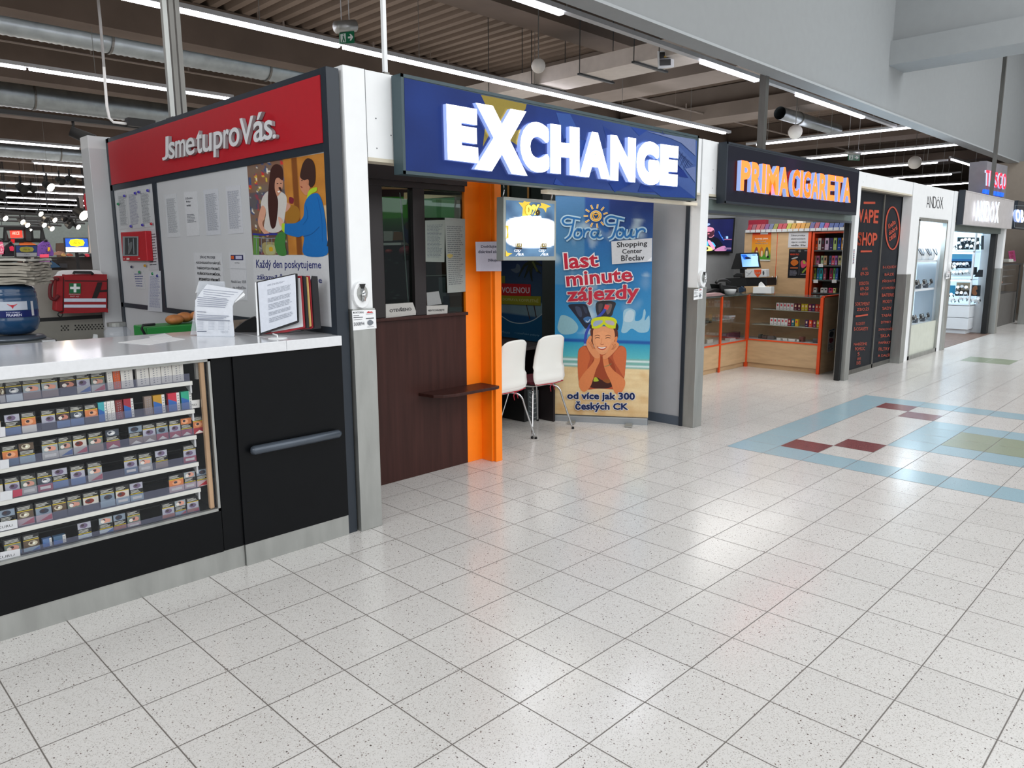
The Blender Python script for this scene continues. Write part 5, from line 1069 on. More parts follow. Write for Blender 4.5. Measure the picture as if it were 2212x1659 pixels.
# flippers
a.blob([J(*p) for p in [(215, 110), (300, 95), (430, 100), (470, 180), (500, 270), (505, 330), (440, 400), (400, 370), (330, 270), (260, 180)]], '1C2234')
a.blob([J(*p) for p in [(300, 130), (360, 140), (385, 220), (370, 260), (330, 220)]], '39445C'); a.blob([J(*p) for p in [(395, 120), (440, 150), (450, 210), (420, 200)]], '2E384E'); a.blob([J(*p) for p in [(400, 280), (450, 250), (500, 265), (495, 310), (440, 330)]], '3A6CA0'); a.stroke([J(430, 300), J(455, 318), J(485, 285)], 5, 'C0D0E0', 4)
a.blob([J(*p) for p in [(570, 70), (790, 70), (775, 170), (740, 250), (620, 250), (570, 230)]], '2A2A30'); a.blob([J(*p) for p in [(690, 100), (755, 100), (735, 190), (700, 225), (680, 170)]], '6A5E5A'); a.blob([J(*p) for p in [(590, 100), (640, 95), (625, 170), (595, 200)]], '4A4448')
a.stroke([J(700, 105), J(650, 190), J(590, 250), J(500, 340), J(440, 450), J(425, 560), J(430, 640), J(450, 660)], lambda k: 17, '2F48A8', 6); a.poly([J(*p) for p in [(670, 100), (728, 115), (700, 170), (655, 150)]], 'D84848')
a.blob([J(*p) for p in [(405, 600), (440, 590), (480, 680), (470, 705), (430, 690)]], '8AA8C8')
# hair, body, arms, face
sk, sk2, sk3 = 'C4643A', 'D8804C', 'E8A070'
a.blob([J(*p) for p in [(335, 700), (360, 640), (430, 610), (560, 640), (780, 640), (860, 610), (920, 640), (935, 720), (920, 900), (900, 1050), (870, 1150), (600, 1140), (440, 1150), (350, 1060), (335, 860)]], 'B0502C')
a.blob([J(*p) for p in [(540, 760), (720, 760), (800, 900), (780, 1080), (600, 1120), (520, 1060), (500, 900)]], '98401F')
a.blob([J(*p) for p in [(490, 1060), (560, 1000), (640, 1040), (720, 1030), (780, 1060), (740, 1125), (600, 1140), (480, 1120)]], '3A1008'); a.blob([J(*p) for p in [(535, 1010), (560, 1000), (590, 1045), (530, 1052)]], 'A8B830'); a.blob([J(*p) for p in [(640, 1040), (700, 1025), (740, 1055), (700, 1075)]], '90501C')
a.blob([J(*p) for p in [(335, 720), (360, 650), (420, 620), (470, 700), (480, 780), (455, 860), (440, 980), (400, 1100), (350, 1080), (332, 900)]], 'C86436')
a.blob([J(*p) for p in [(540, 740), (600, 720), (605, 800), (560, 900), (525, 1010), (490, 1110), (420, 1180), (365, 1150), (345, 1060), (400, 960), (470, 880), (530, 800)]], sk2)
a.blob([J(*p) for p in [(860, 620), (920, 650), (935, 740), (920, 880), (905, 1000), (840, 900), (790, 820), (770, 720)]], 'C8683C')
a.blob([J(*p) for p in [(640, 730), (700, 760), (720, 840), (780, 920), (860, 980), (915, 1040), (910, 1120), (860, 1200), (790, 1190), (740, 1060), (690, 960), (655, 860)]], sk2)
a.stroke([J(660, 865), J(700, 858), J(748, 832)], 4, '708050', 4)
a.blob([J(*p) for p in [(500, 400), (640, 370), (800, 400), (830, 480), (810, 560), (770, 620), (520, 600), (495, 500)]], '5A2A1A')
a.blob([J(*p) for p in [(520, 470), (535, 400), (640, 370), (760, 395), (790, 470), (780, 560), (745, 640), (690, 700), (635, 720), (590, 700), (545, 640), (518, 560)]], 'E09A6C')
a.blob([J(*p) for p in [(550, 480), (640, 430), (720, 470), (740, 560), (700, 650), (630, 690), (580, 640), (550, 560)]], sk3)
a.blob([J(*p) for p in [(790, 510), (822, 500), (815, 560), (790, 570)]], sk2)
for x0, x1 in ((545, 605), (675, 735)):
    a.stroke([J(x0, 520), J((x0+x1)/2, 508), J(x1, 518)], 4, '3A1C14', 4); a.stroke([J(x0-4, 492), J((x0+x1)/2, 480), J(x1+4, 492)], 3.4, '6A3C28', 4)
a.blob([J(*p) for p in [(570, 620), (630, 628), (690, 620), (665, 655), (630, 664), (595, 652)]], 'B04838'); a.blob([J(*p) for p in [(582, 625), (630, 632), (680, 625), (655, 645), (605, 644)]], 'F4ECE4'); a.stroke([J(612, 590), J(632, 598), J(655, 590)], 3, 'B06444', 4); a.stroke([J(628, 520), J(625, 560), J(615, 588)], 2, 'C87C50', 4)
a.blob([J(*p) for p in [(440, 560), (480, 490), (505, 500), (500, 560), (540, 640), (600, 710), (600, 760), (540, 760), (480, 690), (445, 620)]], 'DC9060')
for k in range(3): a.stroke([J(462+k*22, 560), J(490+k*16, 600+k*4), J(520+k*12, 650)], 3, 'B46A40', 4)
a.blob([J(*p) for p in [(740, 600), (760, 570), (800, 560), (840, 590), (830, 630), (790, 680), (720, 750), (660, 780), (640, 740), (690, 700)]], 'DC9060')
for k in range(3): a.stroke([J(760+k*18, 590), J(775+k*14, 620), J(745+k*10, 660)], 3, 'B46A40', 4)
a.blob([J(*p) for p in [(495, 340), (505, 290), (560, 262), (660, 250), (760, 262), (812, 300), (810, 370), (780, 400), (700, 385), (655, 350), (620, 380), (560, 400), (505, 390)]], 'C8D020')
a.blob([J(*p) for p in [(520, 345), (550, 305), (635, 298), (630, 330), (580, 360), (535, 372)]], '98A8C0'); a.blob([J(*p) for p in [(672, 300), (740, 300), (785, 325), (775, 360), (720, 350), (680, 330)]], 'B4A8B0')
a.blob([J(*p) for p in [(812, 330), (835, 370), (825, 420), (800, 390)]], '201818'); a.blob([J(*p) for p in [(480, 370), (500, 350), (505, 400), (485, 395)]], '201818')
# sun
for k in range(11):
    an = k*2*math.pi/11+.3; x_, y_ = 650+48*math.cos(an), 248+46*math.sin(an); x2, y2 = 650+76*math.cos(an), 248+74*math.sin(an)
    a.stroke([(x_, y_), (x2, y2)], 11, 'E8E4D8', 1); a.stroke([(x_, y_), (x2, y2)], 7, 'D8A028', 1)
ring = [(650+30*math.cos(k*math.pi/6), 248+28*math.sin(k*math.pi/6)) for k in range(12)]
a.stroke(ring, 13, 'F0E8D0', 3, True); a.stroke(ring, 8, 'E0A828', 3, True); a.stroke([(650, 268), (634, 248), (640, 234), (650, 242), (660, 234), (668, 248)], 6, 'E0A828', 4, True)
# brush lettering Tora Tour
strokes = [[(505, 300), (460, 300), (445, 275), (470, 255), (520, 262), (555, 268)], [(515, 265), (505, 320), (490, 370), (462, 395)],
 [(545, 325), (522, 345), (520, 375), (545, 380), (562, 355), (555, 330), (540, 335), (565, 342)], [(572, 326), (578, 345), (573, 380)], [(576, 356), (590, 336), (606, 331), (614, 340)],
 [(660, 338), (630, 340), (622, 368), (642, 380), (662, 358), (668, 336), (660, 370), (672, 382), (692, 372)],
 [(775, 300), (725, 300), (712, 272), (740, 252), (790, 262), (828, 270)], [(785, 266), (775, 320), (755, 375), (728, 392)],
 [(805, 325), (782, 345), (782, 372), (805, 378), (822, 352), (815, 328), (800, 335), (826, 345)], [(835, 328), (830, 365), (842, 378), (862, 362), (872, 330), (866, 365), (876, 378), (890, 372)], [(898, 324), (904, 345), (897, 382)], [(902, 356), (918, 335), (938, 328), (952, 336), (950, 348)]]
for st in strokes: a.stroke(st, 30, 'A8C8DC', 5)
for st in strokes: a.stroke(st, lambda k: 10+3*math.sin(k*3.1), '1E68A8', 6)
a.poly([(745, 405), (998, 384), (995, 528), (750, 546)], 'C8CCD2'); a.poly([(965, 528), (995, 500), (995, 528)], 'E4E6EA')
a.text('Shopping', [(778, 410), (968, 400), (968, 440), (780, 452)], '303238', .022); a.text('Center', [(812, 452), (936, 448), (936, 476), (812, 482)], '303238', .022); a.text('Břeclav', [(806, 488), (950, 484), (950, 520), (806, 528)], '303238', .022)
hl = 'E6E2E4'
def rt(s_, q): a.text(s_, q, 'B8203A', .024, halo=hl, hoff=.045)
rt('last', [(450, 478), (660, 470), (668, 560), (458, 578)]); rt('minute', [(462, 598), (872, 565), (878, 650), (470, 685)]); rt('zájezdy', [(468, 690), (918, 668), (915, 785), (474, 805)])
a.text('od více jak 300', [(472, 1335), (892, 1340), (892, 1398), (472, 1392)], '3A4E90', .035, halo='E8E8EC', hoff=.06); a.text('českých CK', [(522, 1392), (850, 1402), (850, 1458), (522, 1460)], '3A4E90', .035, halo='E8E8EC', hoff=.06)
a.build('printed_web', 'print', t)
# ================================================================ white chairs and desk
def make_chair():
    t = thing('white_chair', 'white shell chair right of its twin, in front of the roll-up banner', 'chair', (0, 0, 0), 0, 'white shell chairs at the desk')
    prof = [(-.25, .90, .32), (-.235, .82, .345), (-.215, .72, .365), (-.205, .62, .385), (-.20, .555, .40), (-.205, .50, .395), (-.19, .462, .33), (-.15, .445, .30), (-.08, .442, .36), (.02, .448, .40), (.12, .455, .41), (.18, .448, .40), (.215, .42, .38)]
    n = 10; vs = []; fs = []; cv = spline([(y, z) for y, z, w in prof], False, 3); cw = spline([(y, w) for y, z, w in prof], False, 3)
    K = len(cv); vs = []
    for k in (0, 1):
        for i, ((y, z), (_, w)) in enumerate(zip(cv, cw)):
            e = .035*(1 if i < 10 else .2)
            for j in range(n+1):
                s_ = j/n*2-1; cr = (abs(s_)**4)*.03 if i < 3 else 0
                vs.append((s_*w/2*(1-(.06 if i == 0 else 0)), y+e*s_*s_*.6+(.009*k if i < 16 else 0), z-cr*(3-i)/3+(0 if i < 16 else -.01*k)))
    G = K*(n+1)
    for i in range(K-1):
        for j in range(n):
            q = (i*(n+1)+j, i*(n+1)+j+1, (i+1)*(n+1)+j+1, (i+1)*(n+1)+j); fs += [q, tuple(x+G for x in q[::-1])]
    bd = list(range(n))+[i*(n+1)+n for i in range(K-1)]+[(K-1)*(n+1)+n-j for j in range(n)]+[(K-1-i)*(n+1) for i in range(K-1)]
    for a_, c_ in zip(bd, bd[1:]+bd[:1]): fs.append((a_, a_+G, c_+G, c_))
    MB().raw(vs, fs).build('shell', 'shell', t, True, local=True)
    for sx in (-1, 1):
        for sy in (-1, 1):
            p = spline([(.05, .425), (.13, .42), (.175, .38), (.20, .28), (.268, .0)], False, 4)
            path = [(sx*x, sy*(.04+(x-.05)*.95) if sy < 0 else (.04+(x-.05)*.8), z) for x, z in p]
            o = MB().tube(path, .009, 8).build('leg', 'chrome', t, True, local=True)
            MB().cyl((path[-1][0], path[-1][1], .016), (path[-1][0]+.001*sx, path[-1][1], 0), .0125, n=8).build('foot_cap', 'blackm', o, local=True)
    b = MB(); b.slab([(x*.19, y*.19+.0, .458) for x, y in [(-1, -.75), (-.9, -.95), (.9, -.95), (1, -.75), (1, .9), (.85, 1), (-.85, 1), (-1, .9)]], (0, 0, .028)); b.build('seat_cushion', 'maroon', t, local=True, bevel=.01)
    MB().tube(spline([(-.18, -.15, 0), (-.17, -.2, 0)], False, 2) and [(-.17, -.13, .465), (-.165, -.215, .462), (-.06, -.225, .462), (.05, -.225, .46), (.16, -.215, .468), (.17, -.13, .465)], .0045, 6).build('cushion_tie', 'tie', t, True, local=True)
    MB().tube([(.0, -.225, .46), (-.03, -.235, .43), (-.015, -.232, .39)], .004, 5).tube([(.0, -.225, .46), (.02, -.235, .43), (.03, -.235, .40)], .004, 5).build('tie_bow', 'tie', t, True, local=True)
    return t
ch = make_chair(); ch.location = (4.955, 4.60, 0); ch.rotation_euler = (0, 0, math.radians(-2))
c2 = copy_tree(ch); c2.location = (4.40, 4.55, 0); c2.rotation_euler = (0, 0, math.radians(6)); c2['label'] = 'white shell chair at left, half hidden by the orange pillar'
t = thing('travel_desk', 'dark wenge desk behind the white chairs', 'desk', (4.7, 5.2, 0))
MB().box(4.02, 4.80, .71, 5.42, 5.5, .74).build('desk_top', 'wenged', t, bevel=.003); MB().box(5.31, 4.67, 0, 5.335, 5.45, .71).build('side_panel', 'wenged', t, bevel=.002)
MB().box(4.02, 5.40, 0, 5.335, 5.43, .71).build('modesty_panel', 'wenged', t); MB().box(4.02, 5.39, 0, 4.98, 5.399, .6).build('dark_backing', 'blackm', t)
t = thing('computer_tower', 'black computer tower with grey grille under the travel desk', 'computer', (5.15, 5.0, 0))
MB().box(5.10, 4.86, .0, 5.28, 5.25, .42).build('case', 'blackm', t, bevel=.004)
a = Art(PY(4.858)); a.T = crop(1060, 560, 4.148); a.L = 2; a.poly([(330, 1170), (430, 1170), (430, 1440), (335, 1455)], '4A5052'); 
for k in range(6): a.stroke([(345, 1190+k*42), (385, 1210+k*42), (420, 1195+k*42)], 7, '8A9090', 3)
a.build('grille', 'print', t)
t = thing('floor_speaker', 'small black round-fronted speaker on the floor under the desk', 'speaker', (4.55, 5.1, 0))
MB().box(4.45, 5.08, 0, 4.66, 5.2, .2).build('case', 'blackm', t, bevel=.01); MB().lathe((0, 0, 0), [(.07, 0), (.075, .01), (.06, .012)], 20).build('cone', 'handle', t, True, local=True)
D.objects[t.children[-1].name].location = (0, -.02, .1); D.objects[t.children[-1].name].rotation_euler = (math.pi/2, 0, 0)

# ================================================================ cigarette shop
t = box_sign('cigarette_shop_sign', 6.277, 9.44, 2.06, 2.595, 'black illuminated sign with orange letters reading PRIMA CIGARETA', 'anth')
a = Art(PY(YS+.003)); q = [(1571.5, 313), (1854, 373), (1848, 459), (1567, 435)]
a.grid(q, 30, 8, lambda s, t_: tuple(Vector(S('181A2C')).lerp(Vector(S('402050')), max(0, .5-abs(s-.42)*5)*(1-t_)))); a.build('sign_face', 'signp', t)
wd = {'I': .36, ' ': .55, 'M': 1.25}; M['glowsoft'] = mat('letter_return_soft', 'C8D4E4', .5, var=0, emit=.5, ecol='D8E4FF')
pc = cells('PRIMA', [(1602, 346), (1706, 363), (1704, 425), (1599, 411)], wd)+cells('CIGARETA', [(1713, 365), (1839, 385), (1837, 438), (1710, 424)], wd)
letter3d(t, PY(YS-.05), pc, .04, 'gloworange', 'glowside', .04)
# roller shutter box, side rail
t = thing('shutter_box', 'grey green roller shutter box under the cigarette shop sign', 'shutter', (8, 3.7, 2.0))
MB().box(6.16, 3.60, 1.985, 9.655, 3.85, 2.10).build('housing', 'shutter', t, bevel=.004); MB().box(6.16, 3.595, 1.975, 9.655, 3.62, 2.0).build('bottom_rail', 'handle', t); MB().box(9.60, 3.60, 0, 9.665, 3.66, 1.99).build('side_rail', 'blackm', t)
t = thing('exchange_lintel_rail', 'cream coloured rail under the exchange sign above the light box', 'rail', (5, 3.6, 2.0))
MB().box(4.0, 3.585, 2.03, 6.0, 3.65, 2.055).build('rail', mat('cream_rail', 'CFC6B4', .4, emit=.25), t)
# shell of the shop
struct(MB().box(6.12, 6.2, 0, 13.0, 6.3, 2.55).build('wall_cigarette_back', 'grayw'))
struct(MB().box(11.60, 3.75, 0, 11.68, 6.2, 2.4).build('wall_cigarette_right', 'grayw'))
# display counter, maple with orange edges
XC, YC2 = 9.95, 5.06
t = thing('glass_counter', 'L-shaped maple shop counter with glass front and orange edges', 'counter', (9.3, 5.0, 0))
MB().box(6.3, YC2, .07, XC, YC2+.02, .375).build('front_board', 'maple', t); MB().box(6.3, YC2+.03, 0, XC+.03, YC2+.05, .07).build('plinth', 'maple', t)
MB().box(XC, 4.03, .07, XC+.02, YC2+.02, .39).build('front_board', 'maple', t); MB().box(XC+.03, 4.03, 0, XC+.05, YC2, .07).build('plinth', 'maple', t)
MB().box(6.3, YC2+.01, .375, XC+.5, YC2+.5, .39).build('display_floor', 'white2', t); MB().box(XC+.01, 4.03, .39, XC+.5, YC2, .405).build('display_floor', 'white2', t)
MB().box(6.3, YC2+.48, .375, XC+.5, YC2+.5, 1.02).build('rear_board', 'maple', t); MB().box(XC+.48, 4.03, .375, XC+.5, YC2+.5, 1.0).build('rear_board', 'maple', t)
MB().box(XC, 4.0, 0, XC+.54, 4.028, 1.03).build('end_board', 'maple', t)
og = []
def oe(x0, y0, z0, x1, y1, z1): MB().box(x0, y0, z0, x1, y1, z1).build('orange_edge', 'orail', t)
oe(XC-.015, YC2-.02, 0, XC+.025, YC2+.02, 1.04); x9 = hy(1556, 720, YC2).x; oe(x9-.016, YC2-.012, 0, x9+.016, YC2+.01, 1.04); oe(6.3, YC2-.008, .375, XC, YC2, .395); oe(XC-.008, 4.03, .39, XC, YC2, .41); oe(XC-.015, 3.99, 0, XC+.02, 4.03, 1.03); oe(XC+.02, 3.99, 1.03, XC+.56, 4.03, 1.05)
MB().box(6.3, YC2-.01, 1.03, XC+.5, YC2+.5, 1.042).build('glass_top', mat('top_glass', '5A6462', .12, alpha=.8), t); MB().box(XC-.01, 4.03, 1.022, XC+.5, YC2, 1.034).build('glass_top', D.materials['top_glass'], t)
MB().box(6.3, YC2, .395, XC, YC2+.004, 1.03).build('front_pane', 'glass', t); MB().box(XC, 4.03, .41, XC+.004, YC2, 1.02).build('front_pane', 'glass', t)
shg = mat('shelf_glass', 'AEB8B0', .2, alpha=.75)
zs1, zs2 = hx(1700, 670, XC+.1).z, hx(1700, 704, XC+.1).z
for z in (zs1, zs2): MB().box(XC+.08, 4.03, z-.008, XC+.4, YC2-.03, z).build('glass_shelf', shg, t)
MB().box(8.3, YC2+.1, .66, 9.0, YC2+.4, .668).build('glass_shelf', shg, t); MB().box(9.25, YC2+.1, .70, 9.75, YC2+.4, .708).build('glass_shelf', shg, t)
notice('picture_card', PY(3.998), [(1790, 713), (1804, 709), (1801, 757), (1787, 761)], 'narrow printed card stuck on the maple end of the glass counter', base='B8B0A8', rows=0, extra=lambda a: (a.rect(.1, .02, .9, .07, '30485A'), a.blob([(.3, .1), (.8, .15), (.7, .35), (.2, .3)], '303038'), a.blob([(.2, .4), (.8, .45), (.7, .6), (.3, .6)], '7A2838'), a.lines([(.1, .65), (.9, .65), (.9, .97), (.1, .97)], 6, '3A3A40', seed=3)))
# vape boxes: x deepest (facing -X), listed by photo position
def ybx(u, v, x): return hx(u, v, x).y
def carton(x, y0, y1, z, h, d, c, lab, grp, name='carton', dot='30343A'):
    b = MB(); b.color(c); b.box(x, y0, z, x+d, y1, z+h); b.color(dot); w = abs(y1-y0)
    yy = (y0+y1)/2; b.face([(x-.0008, yy-w*.25, z+h*.5), (x-.0008, yy+w*.25, z+h*.5), (x-.0008, yy+w*.25, z+h*.8), (x-.0008, yy-w*.25, z+h*.8)])
    b.color('A0A0A4'); b.face([(x-.0008, yy-w*.3, z+h*.15), (x-.0008, yy+w*.3, z+h*.15), (x-.0008, yy+w*.3, z+h*.22), (x-.0008, yy-w*.3, z+h*.22)])
    tag(b.build(name, 'gloss'), lab, 'box', grp)
T11 = crop(1500, 420, 4.147)
def CN(hexc): return {'D8D4D4': 'white', 'DADADA': 'white', '5A1830': 'dark red', 'B8A020': 'yellow edged', '7A1C50': 'magenta', 'C03020': 'red', '8C2038': 'crimson', '206878': 'teal', 'D8B020': 'yellow', '402050': 'violet', 'E04020': 'orange'}.get(hexc, 'dark')
wo = ['first', 'second', 'third', 'fourth', 'fifth', 'sixth', 'seventh', 'eighth', 'ninth', 'tenth', 'eleventh', 'twelfth', 'thirteenth', 'fourteenth', 'fifteenth', 'sixteenth', 'seventeenth', 'eighteenth', 'nineteenth', 'twentieth', 'twenty-first', 'twenty-second', 'twenty-third']
for rn, z, L_ in (('upper', zs1, [(732, 'D8D4D4'), (765, 'D8D4D4'), (797, 'D8D4D4'), (828, 'D8D4D4'), (860, 'D8D4D4'), (892, '5A1830'), (925, '5A1830'), (958, 'B8A020'), (988, 'B8A020'), (1022, '7A1C50'), (1053, '402050'), (1083, 'C03020'), (1112, 'C03020')]), ('lower', zs2, [(685, 'DADADA'), (718, 'DADADA'), (752, 'DADADA'), (785, 'DADADA'), (815, 'DADADA'), (845, '8C2038'), (877, '206878'), (910, 'D8B020'), (1000, '402050'), (1035, 'E04020'), (1072, '7A1C50'), (1105, 'B8A020')])):
    for i, (x, c) in enumerate(L_):
        u0, v0 = T11(x, 1000); u1, _ = T11(x+28, 1000); y0, y1 = ybx(u0, v0, XC+.13), ybx(u1, v0, XC+.13)
        carton(XC+.13, y1+.001, y0-.001, z+.001, .095, .05, c, '%s vape carton, %s from the left on the %s glass shelf of the counter' % (CN(c), wo[i], rn), 'vape cartons on the %s counter shelf' % rn, dot='C03848' if c[0] == 'D' else 'E0C0A0')
for i, (x, w, c, h) in enumerate([(570, 20, '3A4038', .06), (600, 45, '4A4440', .05), (650, 60, '5A5A58', .05), (735, 35, 'D8D8D4', .03), (790, 40, 'D8D8D4', .03), (840, 60, 'E0DCD8', .03), (915, 45, 'D8D4D0', .03), (935, 40, '6A3838', .07), (1060, 50, '4A5058', .06)]):
    u0, v0 = T11(x, 1290); u1, _ = T11(x+w, 1290); y0, y1 = ybx(u0, v0, XC+.12), ybx(u1, v0, XC+.12)
    b = MB(); b.color(c); b.box(XC+.12, y1, .4055, XC+.2, y0-.001, .4055+h); tag(b.build('small_goods', 'gloss', bevel=.004), 'small %s item, %s from the left on the floor of the right glass case' % ({'3': 'dark green', '4': 'dark', '5': 'grey', 'D': 'white', 'E': 'white', '6': 'reddish'}[c[0]], wo[i]), 'item', 'small goods on the counter display floor')
for i, (x, w, y, c, h, zz) in enumerate([(90, 50, 1190, '50544C', .035, .668), (125, 30, 1190, '3A3C38', .04, .668), (65, 45, 1320, '5C5850', .06, .39), (118, 50, 1320, 'C8C8C0', .05, .39), (290, 120, 1290, '5A1C30', .10, .39), (320, 50, 1295, 'C8C4C4', .035, .39), (310, 55, 1160, 'D0D0D0', .03, .708)]):
    u0, v0 = T11(x, y); u1, _ = T11(x+w, y); yy = YC2+.16 if i != 5 else YC2+.08; xa, xb = hy(u0, v0, yy).x, hy(u1, v0, yy).x
    b = MB(); b.color(c); b.box(xa, yy, zz+.0005, xb, yy+.08, zz+h); tag(b.build('small_goods', 'gloss', bevel=.004), ['grey lighter tray on the left glass shelf', 'small dark item beside the lighter tray on the left glass shelf', 'grey brown box on the floor of the leftmost glass case', 'white card on the floor of the leftmost glass case', 'dark red flat carton on the floor of the second glass case', 'white curled item in front of the dark red flat carton', 'white small device on the glass shelf of the second glass case'][i], 'item')
# tall maple cabinet
XB2 = 10.9
t = thing('maple_cabinet', 'tall maple cabinet with two doors and an open shelf bay behind the counter', 'cabinet', (10.95, 4.9, 0))
yl, ym, yr, ye = hx(1607, 560, XB2).y, hx(1678, 560, XB2).y, hx(1750, 560, XB2).y, 4.02; zt2 = 1.925
MB().box(XB2, yr, 0, XB2+.4, yl, zt2).build('carcass', 'maple', t)
for a_, c_, n_ in ((yl-.005, ym+.003, 'door'), (ym-.003, yr+.035, 'door')):
    d = MB().box(XB2-.018, c_, .08, XB2, a_, zt2).build(n_, 'maple', t, bevel=.002)
    yy = ym+(.035 if a_ > ym+.1 else -.035); MB().tube([(XB2-.02, yy, 1.16), (XB2-.045, yy, 1.165), (XB2-.045, yy, 1.27), (XB2-.02, yy, 1.275)], .006, 6).build('handle', 'chrome', d, True)
MB().box(XB2-.019, ym-.004, .08, XB2-.01, ym+.004, zt2).build('orange_joint', 'orail', t); MB().box(XB2-.03, yr-.01, 0, XB2, yr+.035, zt2).build('orange_post', 'orail', t); MB().box(XB2-.012, yr-.05, 0, XB2+.38, yr-.02, zt2).build('orange_post', 'orail', t)
MB().box(XB2-.012, ye, zt2-.03, XB2+.4, yr-.05, zt2-.008).build('orange_rail', 'orail', t); MB().box(XB2+.38, ye, 0, XB2+.4, yr-.05, zt2).build('bay_back', mat('bay_back', '66625E', .7), t); MB().box(XB2, ye, 0, XB2+.4, ye+.02, zt2).build('bay_side', 'maple', t)
SZ = [hx(1790, v, XB2).z for v in (540, 573, 604.5, 633)]
for z in SZ: MB().box(XB2+.0, ye+.02, z-.02, XB2+.38, yr-.05, z).build('shelf', 'darkf', t)
# vape boxes on the cabinet
t0_ = thing('price_rail', 'grey shelf rail with a row of white price labels on top of the maple cabinet', 'shelf rail', (XB2, 4.8, zt2))
MB().box(XB2-.05, ye, zt2+.001, XB2+.2, yl-.02, zt2+.012).build('rail', 'steel', t0_)
N_ = 19; y0c, y1c = yl-.03, ye+.01
for i in range(N_):
    a_ = y0c+(y1c-y0c)*i/N_; c_ = y0c+(y1c-y0c)*(i+.86)/N_; MB().box(XB2-.054, c_, zt2+.004, XB2-.05, a_, zt2+.045).build('price_label', 'white2', t0_)
cc = ['8C2838', '6A3848', '8E3038', '7A3040', '5A3060', '485070', '6A6828', '8C2030', '8A2434', '8A8428', '9A7424', 'A06A20', 'A07024', '8C6A28', '403C68', '783040', '384C88', '8A2458', '283C74', '28407C', '20407A', '8A5028', '743C70']
nm_ = {'8': 'red', '6': 'mauve', '7': 'dark pink', '5': 'purple', '4': 'grey blue', '9': 'amber', 'A': 'orange', '3': 'navy', '2': 'blue'}
for i in range(23):
    for k in range(1):
        a_ = y0c-.01+(y1c-y0c)*(i)/23; c_ = y0c-.01+(y1c-y0c)*(i+.88)/23; b = MB(); z = zt2+.0125; c = cc[i]
        b.color(c); b.slab([(XB2-.045, c_, z), (XB2+.03, c_, z+.115), (XB2+.07, c_, z+.10), (XB2+.0, c_, z)], (0, a_-c_, 0))
        b.color('D8D0C8'); yy = (a_+c_)/2; b.face([(XB2-.0295+.02, yy-.03, z+.05), (XB2-.0295+.02, yy+.03, z+.05), (XB2-.0295+.035, yy+.02, z+.075), (XB2-.0295+.035, yy-.02, z+.075)])
        tag(b.build('vape_box', 'gloss'), '%s leaning vape box, %s from the left on top of the maple cabinet' % (nm_[c[0]], wo[i]), 'box', 'vape boxes in a row on the cabinet')
for i, (u, v, c, w) in enumerate([(1635, 478, '8C2838', .28), (1708, 470, 'C8C4B8', .10), (1728, 467, 'DAD8D0', .10), (1768, 473, '285878', .16)]):
    p = hx(u, v, XB2+.12); b = MB(); b.color(c); b.box(XB2+.12, p.y-w/2, zt2+.013, XB2+.22, p.y+w/2, p.z+.02); tag(b.build('stacked_box', 'gloss'), ['flat red box lying behind the first vape boxes on the cabinet', 'cream box standing behind the vape boxes, left of two', 'white box standing behind the vape boxes, right of two', 'blue and red box behind the right vape boxes'][i], 'box')
# bay goods
T12 = crop(1670, 450, 8.733)
def bay(lst, z, h, rowname, d=.06):
    for i, (x0, x1, c, nm, hh) in enumerate(lst):
        u0, v0 = T12(x0, 700); u1, _ = T12(x1, 700); y0, y1 = ybx(u0, v0, XB2+.05), ybx(u1, v0, XB2+.05); carton(XB2+.05, y1+.001, y0-.001, z+.0005, h*hh, d, c, '%s, %s from left on %s shelf of the cabinet bay' % (nm, wo[i], rowname), 'goods on the %s bay shelf' % rowname, 'goods_box')
bay([(800, 840, 'C84820', 'orange and white bottle box', 1), (845, 905, 'B8B4B0', 'white bottle box', 1), (910, 970, '401824', 'dark red bottle box', 1), (975, 1050, 'B8A0B8', 'violet and white bottle box', 1), (1065, 1125, '3A2C5C', 'purple bottle box', 1), (1135, 1200, '9AB068', 'pale green bottle box', 1), (1215, 1275, '2848A0', 'blue and white bottle box', 1), (1285, 1330, 'B08040', 'ochre bottle box', 1)], SZ[0], .17, 'top')
bay([(775, 825, '8A8460', 'khaki carton', 1), (828, 895, '9A5470', 'pink carton', 1), (918, 968, '8AA078', 'green carton', 1), (972, 1035, 'A88868', 'peach carton', 1), (1075, 1120, '3C5070', 'blue carton', 1), (1124, 1180, 'C05060', 'rose carton', 1), (1184, 1232, '9060A0', 'lilac carton', 1), (1245, 1310, '9C9468', 'cream carton', 1)], SZ[1], .135, 'second')
bay([(770, 795, 'B0B4B0', 'pale carton', 1), (798, 845, '7A8C34', 'lime carton', 1), (860, 905, '306898', 'blue carton', 1), (910, 970, '2898A0', 'turquoise carton', 1), (985, 1035, 'A05060', 'pink carton', 1), (1100, 1160, '8C2848', 'raspberry carton', 1), (1170, 1210, '60A050', 'green carton', 1), (1215, 1260, '3C60A0', 'blue carton with white foot', 1)], SZ[2], .17, 'third')
bay([(745, 805, 'CCC8C4', 'white carton', 1), (812, 875, 'CCC8C4', 'white carton', 1), (950, 1012, 'CCC8C4', 'white carton', 1), (1020, 1080, 'B8B8BC', 'grey carton', 1), (1105, 1180, 'C83060', 'pink carton', 1), (1190, 1240, 'C8C080', 'yellowish carton', 1)], SZ[3], .07, 'bottom')
for i, (u, v) in enumerate([(1773, 573), (1762, 607), (1802, 607)]): notice('shelf_tag', PX(XB2-.004), [(u-5, v-3), (u+5, v-3), (u+5, v+4), (u-5, v+4)], ['white tag on the second bay shelf', 'left white tag on the third bay shelf', 'right white tag on the third bay shelf'][i], 'tag', 'CFCFCF', .001, rows=0)
